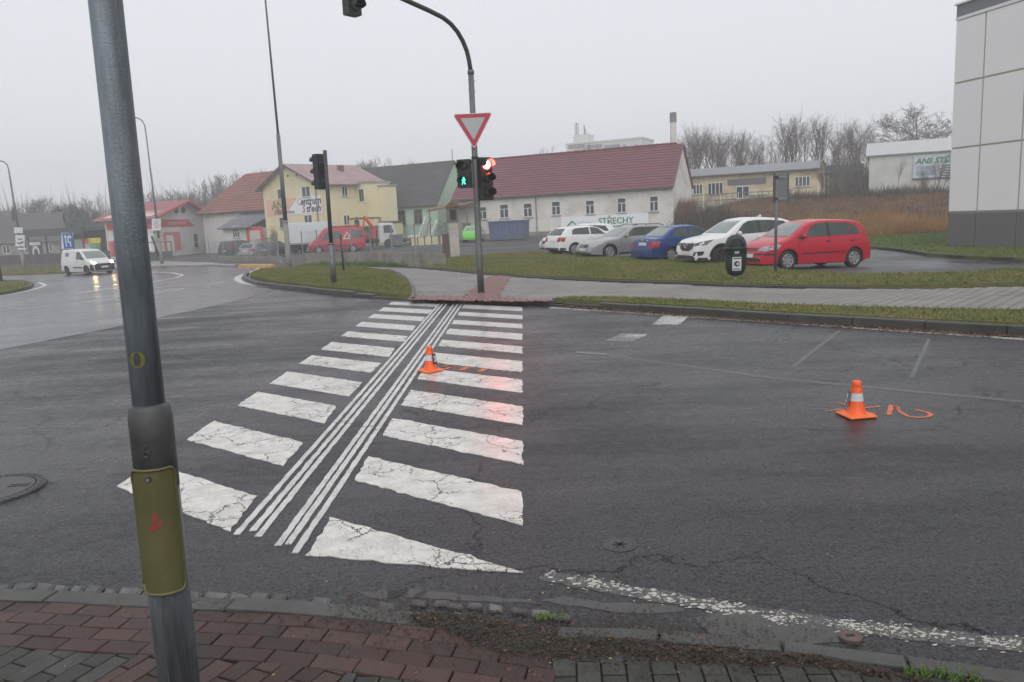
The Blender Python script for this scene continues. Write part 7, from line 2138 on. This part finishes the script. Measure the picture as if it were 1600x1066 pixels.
# ---- vehicles in the yard
def yplace(px, py, Y):
    p = atY(px, py, Y); return Vector((p.x, p.y, h(p.x, p.y) + .014))
DARKG = carpaint('dark_blue_car_paint', (.020, .024, .032))
BLK = carpaint('black_car_paint', (.012, .012, .013))
SP_D = {**SP_V, 'L': 4.3, 'W': 1.8, 'tum': .3, 'top': [(-2.15, .6), (-2.12, 1.0), (-2.0, 1.4), (-1.85, 1.66), (-1.4, 1.72), (-.3, 1.72), (.2, 1.62), (.6, 1.36), (1.0, 1.08), (1.6, 1.0), (1.95, .85), (2.1, .6), (2.15, .42)], 'skin': [
    ('-x', 'rear_window', M_CGLASS, [(-.6, 1.12), (.6, 1.12), (.54, 1.52), (-.54, 1.52)]), ('2-x', 'tail_light', M_TLIGHT, [(.6, .9), (.82, .9), (.78, 1.35), (.66, 1.35)], .014),
    ('-x', 'number_plate', M_PLATE, [(-.26, .72), (.26, .72), (.26, .84), (-.26, .84)], .018), ('2+y', 'side_window', M_CGLASS, [(.7, 1.1), (-1.7, 1.12), (-1.6, 1.55), (.15, 1.56)]),
    ('2+y', 'tail_light', M_TLIGHT, [(-2.06, .9), (-1.95, .9), (-1.88, 1.35), (-1.98, 1.35)], .014), ('2+x', 'headlight', M_HLIGHT, [(.5, .7), (.78, .7), (.78, .85), (.5, .85)], .012)], 'handles': (-.2,)}
p = yplace(378, 393, 74)
car('yard_car', 'dark blue people carrier parked before the lean to, tail light showing', 'car', DARKG, SP_D, p, math.radians(62), 'vehicles in the roofing yard')
SP_H = {**SP_A, 'skin': SP_A['skin']}
p = yplace(404, 393.5, 71)
car('yard_car', 'small silver hatchback in the yard beside the dark people carrier', 'car', M_SILV, SP_H, p, math.radians(74), 'vehicles in the roofing yard')
p = yplace(430, 393, 72)
car('yard_car', 'black car parked in the yard just left of the tall lamp post', 'car', BLK, SP_H, p, math.radians(80), 'vehicles in the roofing yard')
GRN = carpaint('bright_green_car_paint', (.12, .48, .03))
p = yplace(740, 377.5, 70)
car('yard_car', 'bright green small car seen end on between gate pillar and signal mast', 'car', GRN, {**SP_A, 'L': 3.7, 'xf': 1.1, 'xr': -1.1, 'top': [(a * .89, b_ * 1.03) for a, b_ in SP_A['top']]}, p, math.radians(266), 'vehicles in the roofing yard')
# red high van
M_REDV = carpaint('red_van_paint', (.42, .018, .035))
SP_RV = dict(L=5.0, W=2.0, xf=1.65, xr=-1.35, wr=.34, zl=.3, belt=1.15, tum=.12, pf=.16, pr=.05, rc=.16,
    top=[(-2.5, .6), (-2.49, 1.2), (-2.45, 2.1), (-2.35, 2.26), (-1.5, 2.30), (.2, 2.32), (.95, 2.24), (1.25, 1.98), (1.78, 1.36), (1.95, 1.22), (2.25, 1.08), (2.42, .85), (2.47, .55), (2.5, .45)], handles=(.3,), mirror=(1.2, 1.35), mirror_mat=M_TRIM,
    skin=[('+x', 'windscreen', M_WSHIELD, [(-.82, 1.3), (.82, 1.3), (.74, 2.05), (-.74, 2.05)]), ('2+y', 'side_window', M_CGLASS, [(1.35, 1.2), (.5, 1.2), (.5, 1.9), (.85, 1.9)]),
          ('2+y', 'side_window', M_CGLASS, [(-1.35, 1.25), (-2.25, 1.25), (-2.25, 1.95), (-1.35, 1.95)]), ('2+y', 'side_window', M_CGLASS, [(.35, 1.25), (-.45, 1.25), (-.45, 1.9), (.35, 1.9)]),
          ('+x', 'front_bumper', M_TRIM, [(-.9, .4), (.9, .4), (.9, .7), (-.9, .7)], .012), ('2+x', 'headlight', M_HLIGHT, [(.6, .8), (.9, .8), (.86, 1.08), (.64, 1.0)], .012),
          ('2+y', 'rubbing_strip', M_TRIM, [(1.2, .58), (-.9, .58), (-.9, .7), (1.2, .7)], .012), ('-x', 'number_plate', M_PLATE, [(-.3, .7), (.3, .7), (.3, .82), (-.3, .82)], .018)])
p = yplace(527, 397, 70)
rv, bvv = car('red_van', 'red high roof van with white house emblem in the yard', 'van', M_REDV, SP_RV, p, math.radians(197), 'vehicles in the roofing yard')
for q in ([(-.52, 1.2), (-.60, 1.2), (-.93, 1.75), (-.9, 1.88)], [(-.9, 1.88), (-.93, 1.75), (-1.24, 1.2), (-1.32, 1.2)], [(-.55, 1.2), (-1.3, 1.2), (-1.3, 1.28), (-.55, 1.28)], [(-.95, 1.3), (-1.0, 1.3), (-1.2, 1.62), (-1.16, 1.68)]):
    decal(bvv, q, '+y', 'white_emblem', M_SIGNW, rv, .012)
MB().box((-2.2, -.7, 2.34), (.3, .7, 2.40)).box((-1.9, -.72, 2.28), (-1.8, .72, 2.36)).box((0, -.72, 2.28), (.1, .72, 2.36)).build('roof_rack', M_REDV, rv)
# white box truck
p = yplace(483, 393, 77.5)
bt_ = thing('box_truck', 'white box truck behind the red van, cream tail doors to the left', 'truck', tuple(p), math.radians(-9))
M_BOX = mat('white_box_body', (.62, .63, .65), .45, .05, .6, dirt=((.48, .47, .45), .6, .4))
bxb = MB().box((-1.95, -1.1, .85), (2.6, 1.1, 2.95)).build('box_body', M_BOX, bt_, bev=.03)
MB().box((-2.0, -1.05, .9), (-1.95, 1.05, 2.85)).build('tail_door', mat('cream_door', (.56, .52, .44), .6), bt_)
for k in range(5): MB().box((-1.9, -1.12, 1.2 + k * .35), (2.55, -1.1, 1.215 + k * .35)).build('side_rib', M_BOX, bxb)
MB().box((-1.9, -1.115, .92), (2.55, -1.1, 1.0)).build('side_rail', mat('faded_green_rail', (.25, .27, .22), .6), bxb)
MB().prism([(2.65, -1.0, .5), (4.3, -1.0, .5), (4.3, -1.0, 1.3), (3.9, -1.0, 2.3), (2.65, -1.0, 2.35)], (0, 2.0, 0)).build('cab', M_VAN, bt_)
MB().box((-1.9, -.95, .5), (2.6, .95, .85)).build('chassis', M_UNDER, bt_)
for xw in (-1.0, 3.3):
    for s in (1, -1): MB().lathe([(.0, -.13), (.40, -.13), (.42, -.08), (.42, .08), (.40, .13), (.0, .13)], 18, Matrix.Translation((xw, s * .9, .42)) @ Matrix.Rotation(PI / 2, 4, 'X'), cap=False).build('wheel', M_TYRE, bt_)
MB().box((-2.02, -1.0, 1.0), (-1.99, -.85, 1.45)).build('tail_light', M_TLIGHT, bt_)
# crane truck
p = yplace(585, 388, 73.5)
ct_ = thing('crane_truck', 'flatbed truck with white cab and red loading crane', 'truck', tuple(p), math.radians(8))
cb = MB().prism([(.55, -1.05, .55), (2.15, -1.05, .55), (2.15, -1.05, 1.45), (1.85, -1.05, 2.35), (.55, -1.05, 2.4)], (0, 2.1, 0)).build('cab', M_VAN, ct_, bev=.04)
MB().prism([(1.0, -1.08, 1.45), (1.95, -1.08, 1.45), (1.72, -1.08, 2.15), (1.0, -1.08, 2.15)], (0, .03, 0)).build('side_window', M_CGLASS, cb)
MB().box((.52, -.75, 1.5), (.56, .75, 2.2)).build('rear_cab_window', M_CGLASS, cb)
MB().box((-2.9, -1.1, .85), (.3, 1.1, .97)).build('bed', M_TRIM, ct_)
MB().box((-2.9, -1.12, .97), (-.4, -1.06, 1.35)).box((-2.95, -1.1, .97), (-2.9, 1.1, 1.35)).build('drop_side', M_REDV, ct_)
MB().box((-2.8, -.6, .55), (2.0, .6, .85)).build('chassis', M_UNDER, ct_)
for xw in (-2.2, -1.4, 1.4):
    for s in (1, -1): MB().lathe([(.0, -.14), (.42, -.14), (.45, -.08), (.45, .08), (.42, .14), (.0, .14)], 18, Matrix.Translation((xw, s * .95, .45)) @ Matrix.Rotation(PI / 2, 4, 'X'), cap=False).build('wheel', M_TYRE, ct_)
M_CRANE = mat('crane_red_paint', (.56, .06, .035), .45, .12, 3)
cn = MB().box((-.15, -.25, .9), (.25, .25, 1.9)).build('crane_base', M_CRANE, ct_)
MB().tube([(.05, 0, 1.85), (-.75, 0, 3.05)], .13, 8).tube([(-.75, 0, 3.05), (.35, -.3, 1.75)], .10, 8).tube([(-.72, 0, 2.9), (-1.0, .1, 1.6)], .07, 8).build('crane_arm', M_CRANE, ct_)
# bin and heap beside it
p = yplace(620, 380, 73)
wb = thing('wheeled_bin', 'grey wheeled refuse container beside the crane truck', 'bin', tuple(p), .1)
MB().prism([(-.55, -.4, .15), (.55, -.4, .15), (.62, -.45, 1.05), (-.62, -.45, 1.05)], (0, .85, 0)).build('body', mat('grey_green_bin', (.13, .15, .14), .6), wb)
MB().box((-.66, -.5, 1.05), (.66, .5, 1.18)).build('lid', mat('grey_green_bin', (.13, .15, .14)), wb)
p = yplace(633, 380, 74)
hp_ = thing('scrap_heap', 'heap of dark scrap and white bags by the mint house', 'heap', tuple(p), 0)
rq = random.Random(4)
for k in range(14):
    T = Matrix.Translation((rq.uniform(-1.1, 1.1), rq.uniform(-.4, .4), rq.uniform(.1, .9))) @ Matrix.Rotation(rq.uniform(0, 3), 4, 'Z') @ Matrix.Rotation(rq.uniform(-.6, .6), 4, 'X')
    MB().cbox((0, 0, 0), (rq.uniform(.3, 1.3), rq.uniform(.2, .5), rq.uniform(.15, .5)), T).build('scrap_piece', [M_WOODB, M_GUT, M_SIGNW, mat('dark_tarp', (.06, .06, .06), .7)][k % 4], hp_, bev=.05)

# ---- person at the entrance
pe = yplace(559, 366, 80.5)
pe.z = atY(559, 366.5, 80.5).z
def person(loc, rz):
    J = [(0, 0, .95), (0, 0, 1.15), (0, 0, 1.38), (0, 0, 1.50), (0, -.01, 1.64), (-.10, 0, .90), (-.11, -.02, .50), (-.11, .02, .07), (-.11, -.12, .03), (.10, 0, .90), (.11, -.04, .50), (.12, .0, .07), (.12, -.13, .03),
         (-.19, 0, 1.40), (-.24, -.02, 1.13), (-.30, -.14, .98), (.19, 0, 1.40), (.25, .0, 1.13), (.24, -.06, .88)]
    E_ = [(0, 1), (1, 2), (2, 3), (3, 4), (0, 5), (5, 6), (6, 7), (7, 8), (0, 9), (9, 10), (10, 11), (11, 12), (2, 13), (13, 14), (14, 15), (2, 16), (16, 17), (17, 18)]
    Rr_ = [.15, .15, .16, .06, .10, .10, .075, .05, .045, .10, .075, .05, .045, .075, .055, .04, .075, .055, .04]
    me = bpy.data.meshes.new('body'); me.from_pydata(J, E_, [])
    o = bpy.data.objects.new('body', me); C.objects.link(o)
    sk_ = o.modifiers.new('skin', 'SKIN'); o.modifiers.new('sub', 'SUBSURF').levels = 1
    for v, r in zip(me.skin_vertices[0].data, Rr_): v.radius = (r, r * .8); 
    me.skin_vertices[0].data[0].use_root = True
    dg = bpy.context.evaluated_depsgraph_get()
    m2 = bpy.data.meshes.new_from_object(o.evaluated_get(dg))
    bpy.data.objects.remove(o)
    m2.materials.clear(); m2.materials.append(mat('dark_work_clothes', (.035, .035, .045), .85, .2, 6))
    t = bpy.data.objects.new('person', m2); C.objects.link(t); t.location = loc; t.rotation_euler = (0, 0, rz)
    tag(t, 'person in dark work clothes standing at the yellow house entrance', 'person')
    MB().lathe([(0, 1.50), (.07, 1.53), (.10, 1.62), (.095, 1.72), (.06, 1.77), (0, 1.78)], 12, cap=False).build('head', mat('skin', (.40, .24, .18), .6), t, True)
    MB().lathe([(.108, 1.66), (.105, 1.74), (.06, 1.795), (0, 1.80)], 12, cap=False).build('cap', mat('dark_cap', (.02, .02, .02), .9), t, True)
    for s, q in ((-1, (-.30, -.14, .98)), (1, (.24, -.06, .88))):
        hm = MB()
        for k in range(4): hm.tube([(q[0] - .02 + .014 * k, q[1] - .01, q[2] - .02), (q[0] - .022 + .015 * k, q[1] - .03, q[2] - .09), (q[0] - .02 + .014 * k, q[1] - .05, q[2] - .12 + .006 * abs(k - 1))], [.010, .009, .007], 5)
        hm.tube([(q[0] - s * .02, q[1] - .02, q[2]), (q[0] - s * .05, q[1] - .05, q[2] - .05)], [.011, .008], 5)
        hm.build('hand', mat('skin', (.40, .24, .18)), t, True)
    return t
person(tuple(pe), math.radians(-10))
# ================================================================ trees and shrubs
M_BARK = mat('grey_brown_bark', (.085, .068, .055), .9, .3, 3)
M_TWIG = mat('reddish_twigs', (.105, .070, .055), .9, .3, .6)
M_TWIG2 = mat('grey_twigs', (.095, .082, .068), .9, .3, .6)
M_BIRCHT = mat('pale_birch_bark', (.40, .38, .34), .8, .3, 5, dirt=((.06, .05, .05), 8, .7))
M_NEEDLE = mat('dark_conifer', (.022, .038, .020), .9, .4, 2)
def seg(V, Fq, a, b_, ra, rb, n=3):
    d = b_ - a
    if d.length < 1e-6: return
    d.normalize()
    u = Vector((1, 0, 0)) if abs(d.x) < .8 else Vector((0, 1, 0))
    u = (u - d * u.dot(d)).normalized(); w = d.cross(u)
    o = len(V)
    for p, r in ((a, ra), (b_, rb)):
        for k in range(n):
            c, s = math.cos(2 * PI * k / n), math.sin(2 * PI * k / n)
            V.append((p.x + (u.x * c + w.x * s) * r, p.y + (u.y * c + w.y * s) * r, p.z + (u.z * c + w.z * s) * r))
    for k in range(n): Fq.append((o + k, o + (k + 1) % n, o + n + (k + 1) % n, o + n + k))
def make_tree(seed, H, spread, up, levels, nb, trunk_frac=.3, multi=1, tw=.02):
    """bare tree: trunk with limbs in one mesh, fine branches and twigs in another"""
    r = random.Random(seed); TV, TF, CV, CF = [], [], [], []
    def grow(p, d, L, rad, lev):
        n = 4 if lev < 2 else 3; q = p.copy(); dd = d.copy(); pts = [q.copy()]
        for k in range(n):
            dd = (dd + Vector((r.gauss(0, .13), r.gauss(0, .13), r.gauss(0, .06) + up * .10))).normalized()
            q = q + dd * (L / n); pts.append(q.copy())
        rr = [rad * (1 - .55 * k / n) for k in range(n + 1)]
        for k in range(n):
            if lev < 2: seg(TV, TF, pts[k], pts[k + 1], rr[k], rr[k + 1], 5)
            else: seg(CV, CF, pts[k], pts[k + 1], max(tw * .45, rr[k]), max(tw * .4, rr[k + 1]), 3)
        if lev >= levels: return
        m = nb[lev] if lev < len(nb) else 3
        for k in range(m):
            t = (trunk_frac if lev == 0 else .25) + (1 - (trunk_frac if lev == 0 else .25)) * (k + r.uniform(.2, .9)) / m
            t = min(.99, t); i = min(n - 1, int(t * n)); b0 = pts[i].lerp(pts[i + 1], t * n - i)
            a = r.uniform(0, 2 * PI); side = Vector((math.cos(a), math.sin(a), 0))
            perp = (side - dd * side.dot(dd)).normalized()
            ang = r.uniform(.45, .95) * spread
            nd_ = (dd * math.cos(ang) + perp * math.sin(ang) + Vector((0, 0, up * .25))).normalized()
            grow(b0, nd_, L * r.uniform(.38, .62) * (1 - .35 * t * (lev == 0)), rad * .48 * (1 - .4 * t), lev + 1)
    for k in range(multi):
        a = r.uniform(0, 6.28); o = Vector((math.cos(a), math.sin(a), 0)) * (.35 if multi > 1 else 0)
        grow(o, Vector((o.x * .25, o.y * .25, 1)).normalized(), H * r.uniform(.8, 1.), H * .019, 0)
    def me(name, V, Fq, m):
        x = bpy.data.meshes.new(name); x.from_pydata(V, [], Fq); x.materials.append(m); x.update(); return x
    zm = max(v[2] for v in CV)
    return me('trunk', TV, TF, M_BARK), me('crown', CV, CF, M_TWIG), zm
KIND = {'slim': [make_tree(s, 10, .85, .38, 4, [13, 5, 3, 2], .42, 1, .028) for s in (1, 2, 3)],
        'farslim': [make_tree(s, 10, .8, .5, 4, [13, 6, 4, 2], .25, 1, .05) for s in (4, 5)],
        'farbirch': [make_tree(s, 10, .65, .35, 4, [16, 6, 4, 2], .15, 1, .05) for s in (14, 15)],
        'farmulti': [make_tree(s, 10, .8, .6, 4, [11, 6, 4, 2], .25, 3, .05) for s in (24, 25)],
        'birch': [make_tree(s, 10, .6, .35, 4, [16, 6, 4, 3], .2, 1, .020) for s in (11, 12)],
        'multi': [make_tree(s, 10, .8, .4, 4, [11, 5, 3, 2], .48, 3, .028) for s in (21, 22)],
        'broad': [make_tree(31, 8.5, 1.1, .42, 5, [15, 7, 5, 3, 2], .22, 1, .030)],
        'bush': [make_tree(s, 4, .9, .9, 3, [8, 6, 5], .08, 4, .016) for s in (41, 42)]}
def tree(kind, px, Y, ytop, label, group, width=1., name='bare_tree', cat='tree', rng=random.Random(77)):
    c = atY(px, 330, Y); z = h(c.x, c.y) - .1
    H = atY(px, ytop, Y).z - z
    tr, cr, zm = rng.choice(KIND[kind])
    t = thing(name, label, cat, (c.x, c.y, z), rng.uniform(0, 6.28), group)
    s = H / zm
    t.scale = (s * width, s * width, s)
    for nm, me in (('trunk', tr), ('crown', cr)):
        o = bpy.data.objects.new(nm, me); C.objects.link(o); o.parent = t
    return t
ORD = ['first', 'second', 'third', 'fourth', 'fifth', 'sixth', 'seventh', 'eighth', 'ninth', 'tenth', 'eleventh', 'twelfth', 'thirteenth', 'fourteenth', 'fifteenth', 'sixteenth']
def row(kinds, items, where, group, name='bare_tree', cat='tree'):
    for k, (px, Y, yt, w_) in enumerate(items):
        tree(kinds[k % len(kinds)], px, Y, yt, f'bare {cat}, {ORD[k]} from the left {where}', group, w_, name, cat)
row(['slim', 'slim', 'multi'], [(1066, 106, 196, .85), (1078, 112, 190, .8), (1090, 104, 188, .8), (1101, 110, 184, .8), (1113, 104, 192, .8), (1124, 112, 200, .8), (1136, 106, 200, .85), (1149, 112, 196, .8), (1161, 104, 194, .8), (1173, 112, 198, .85), (1186, 108, 206, .8), (1199, 104, 200, .8), (1212, 112, 204, .8)], 'in the row behind the cream workshop', 'bare trees behind the cream workshop')
row(['slim', 'multi'], [(1228, 100, 176, .8), (1240, 104, 168, .75), (1255, 98, 166, .75), (1273, 102, 172, .75), (1287, 110, 200, .8)], 'in the tall clump above the workshop gable', 'tall trees above the workshop gable')
row(['multi', 'slim'], [(1305, 115, 205, .9), (1318, 104, 182, .85), (1334, 108, 178, .9), (1350, 104, 182, .85), (1364, 112, 192, .9), (1380, 118, 210, 1.)], 'between the workshop and the white hall', 'trees between workshop and hall')
tree('broad', 1438, 112, 158, 'broad spreading bare tree rising behind the white hall', None, 1.4)
row(['bush', 'multi'], [(1408, 120, 200, 1.), (1465, 118, 196, 1.), (1482, 122, 200, 1.1)], 'beside the broad tree behind the hall', 'small trees behind the hall')
row(['farbirch', 'farslim'], [(534, 150, 258, 1.), (549, 150, 247, .9), (566, 156, 248, .9), (583, 150, 245, .9), (600, 148, 243, .95), (618, 152, 243, .95), (635, 150, 247, .9), (652, 160, 256, .9), (680, 165, 250, .9), (697, 160, 246, .9), (706, 168, 250, 1)], 'behind the roofs of the yellow and mint houses', 'misty trees behind the yellow and mint houses')
row(['farslim', 'farbirch'], [(845, 185, 226, 1.), (862, 190, 232, 1.), (876, 180, 236, 1.), (930, 190, 218, .8), (1010, 170, 226, .9), (1032, 160, 222, .9)], 'above the long red roof ridge', 'misty trees above the long red roof')
row(['farbirch', 'farmulti', 'farslim'], [(262, 150, 300, 1.), (278, 145, 298, 1.1), (294, 150, 290, 1.), (308, 140, 294, 1.), (322, 138, 276, 1.), (346, 142, 264, .9), (358, 150, 284, 1.), (374, 144, 270, .95), (388, 150, 272, 1.), (402, 146, 276, 1.), (413, 138, 258, .8)], 'behind the orange roofed barn', 'misty trees behind the barn')
row(['farmulti', 'farslim', 'farbirch'], [(-30, 160, 318, 1.2), (-6, 165, 320, 1.2), (14, 160, 322, 1.2), (32, 165, 316, 1.1), (50, 160, 306, 1.1), (66, 155, 304, 1.1), (82, 160, 312, 1.1), (97, 165, 318, 1.2), (112, 160, 312, 1.1), (128, 158, 308, 1.1), (142, 162, 302, 1.1), (222, 165, 300, 1.2), (240, 160, 300, 1.2)], 'in the misty wood at the left', 'misty trees of the left wood')
# evergreens and undergrowth that close the view between the trunks
def conifer(px, Y, ytop, label, grp):
    c = atY(px, 340, Y); z = h(c.x, c.y)
    H = atY(px, ytop, Y).z - z
    t = thing('evergreen_tree', label, 'tree', (c.x, c.y, z), 0, grp)
    MB().tube([(0, 0, -.2), (0, 0, H * .9)], [.25, .04], 6).build('trunk', M_BARK, t)
    r = np.random.default_rng(int(px)); n = 1500
    u = r.uniform(0, 1, n) ** .7; zz = H * (1 - u * .92); R_ = H * .24 * u * (.55 + .45 * np.sqrt(r.uniform(0, 1, n))) + .05
    A = r.uniform(0, 6.28, n); P = np.c_[np.cos(A) * R_, np.sin(A) * R_, zz]
    s = .32
    V = np.empty((n * 3, 3)); 
    V[0::3] = P + r.normal(0, s, (n, 3)); V[1::3] = P + r.normal(0, s, (n, 3)); V[2::3] = P + np.c_[np.cos(A), np.sin(A), -.5 * np.ones(n)] * .6
    np_mesh('crown', M_NEEDLE, V, np.arange(n * 3).reshape(-1, 3), t)
for k, (px, Y, yt) in enumerate(((92, 140, 326), (106, 145, 330), (118, 138, 322), (131, 142, 328), (150, 138, 332))):
    conifer(px, Y, yt, f'dark misty evergreen, {ORD[k]} from the left behind the canopy shed', 'evergreens behind the canopy shed')
def brush(name, n, place, hgt, rad, m, label, seed, lean=.25):
    r = np.random.default_rng(seed); V = []; Fq = []
    for _ in range(n):
        p = place(r)
        if p is None: continue
        x, y = p; z = h(x, y); H = hgt * r.uniform(.4, 1.2) * (1 + .9 * mnoise.noise(Vector((x * .35, y * .35, seed))) + .5 * mnoise.noise(Vector((x * 1.3, y * 1.3, seed))))
        a, b_ = r.normal(0, lean, 2) * H; c, s = math.cos(r.uniform(0, 6.28)) * rad, math.sin(r.uniform(0, 6.28)) * rad
        o = len(V)
        V += [(x - c, y - s, z - .05), (x + c, y + s, z - .05), (x + a, y + b_, z + H)]
        Fq.append((o, o + 1, o + 2))
    return tag(np_mesh(name, m, V, Fq), label, name.replace('_', ' '), kind='stuff')
M_BROWN = lawn_mat('dead_brown_growth', (.125, .072, .040), (.26, .145, .066), (.08, .052, .034))
M_REED = lawn_mat('orange_dry_reed', (.33, .17, .06), (.42, .25, .10), (.26, .15, .06))
M_DKBR = lawn_mat('dark_bramble', (.045, .034, .024), (.075, .055, .035), (.05, .05, .025))
def pl_bank(r):
    x, y = r.uniform(12.5, 48), r.uniform(42, 78)
    return (x, y) if x > 14.0 + max(0, (y - 60)) * .1 + abs(r.normal(0, 1.2)) else None
brush('dead_bank_growth', 46000, pl_bank, .28, .035, M_BROWN, 'brown dead growth covering the bank below the workshop', 31)
def pl_reed(r):
    x, y = r.normal(21.5, 2.4), r.normal(47, 2.2)
    return (x, y) if 15.5 < x < 30 and 42 < y < 54 else None
brush('dry_reeds', 9000, pl_reed, .95, .03, M_REED, 'tall orange brown dry reeds at the foot of the bank', 32, .12)
def pl_bram(r):
    x, y = r.uniform(24, 42), r.normal(74, 3.0)
    return (x, y) if y < 79 else None
brush('dark_brambles', 3500, pl_bram, .8, .03, M_DKBR, 'dark brambles along the top of the bank', 33, .3)
brush('dark_brambles', 2500, lambda r: (r.uniform(14.6, 19), r.uniform(58, 72)), 1.0, .03, M_DKBR, 'dark brambles beside the gable of the white house', 34, .3)
brush('wall_foot_weeds', 2500, lambda r: (lambda t: (-11 + t * 8.4 + r.normal(0, .15), 41.1 - t * 7.3 + r.normal(0, .15)))(r.uniform(0, 1)), .22, .03, M_BLADE2, 'green weeds along the foot of the low concrete wall', 35, .4)
def pl_ivy(r):
    t = abs(r.normal(0, 1.0))
    p = Rw + Vector((-dW.y, dW.x, 0)) * r.uniform(.5, 7) + dW * (.2 + .1 * t)
    return p.x, p.y
brush('gable_undergrowth', 2500, pl_ivy, 1.6, .04, M_BROWN, 'brown undergrowth at the foot of the white gable', 36, .2)
brush('undergrowth', 26000, lambda r: (r.uniform(-130, -18), r.uniform(138, 168)), 7.5, .12, M_TWIG2, 'misty thicket of bare undergrowth behind the left houses', 37, .15)
brush('undergrowth', 26000, lambda r: (r.uniform(14, 75), r.uniform(98, 125)), 4.2, .07, M_TWIG, 'thicket of bare brown undergrowth behind the workshop', 38, .15)
brush('undergrowth', 9000, lambda r: (r.uniform(-50, 0), r.uniform(150, 170)), 6, .10, M_TWIG2, 'misty thicket of bare undergrowth behind the mint house', 39, .15)
# saplings in front of workshop and hall
row(['slim', 'bush', 'slim', 'bush', 'multi', 'bush', 'slim', 'bush'], [(1281, 74, 252, .45), (1284, 73, 236, .4), (1402, 82, 240, .5), (1330, 80, 280, .8), (1462, 80, 236, .7), (1445, 82, 262, .8), (1472, 76, 258, .6), (1225, 78, 300, .9)], 'among saplings before the workshop and hall', 'saplings before the workshop and hall', 'bare_sapling', 'sapling')
row(['bush'], [(1075, 72, 328, .8), (1084, 70, 334, .9), (1300, 76, 300, .9), (1316, 74, 306, 1.)], 'of the low bushes on the bank', 'bare bushes on the bank', 'bare_bush', 'bush')
tree('bush', 180, 76, 372, 'dark bare bush beside the shop corner behind the van', None, 1.1, 'bare_bush', 'bush')
tree('bush', 424, 76, 352, 'dark bush climbing the left corner of the yellow house', None, .8, 'bare_bush', 'bush')

# ================================================================ damp misty air
hz_m = bpy.data.materials.new('damp_mist'); hz_m.use_nodes = True
hn = hz_m.node_tree.nodes; hn.clear()
ho = hn.new('ShaderNodeOutputMaterial'); hv = hn.new('ShaderNodeVolumePrincipled')
hv.inputs['Color'].default_value = (.92, .93, .95, 1)
hv.inputs['Density'].default_value = HAZE = .0023
hv.inputs['Anisotropy'].default_value = .0
hz_m.node_tree.links.new(hv.outputs[0], ho.inputs['Volume'])
tag(MB().box((-430, -70, -6.5), (430, 530, 48)).build('haze', hz_m), 'thin damp mist over the whole junction', 'haze', kind='stuff')
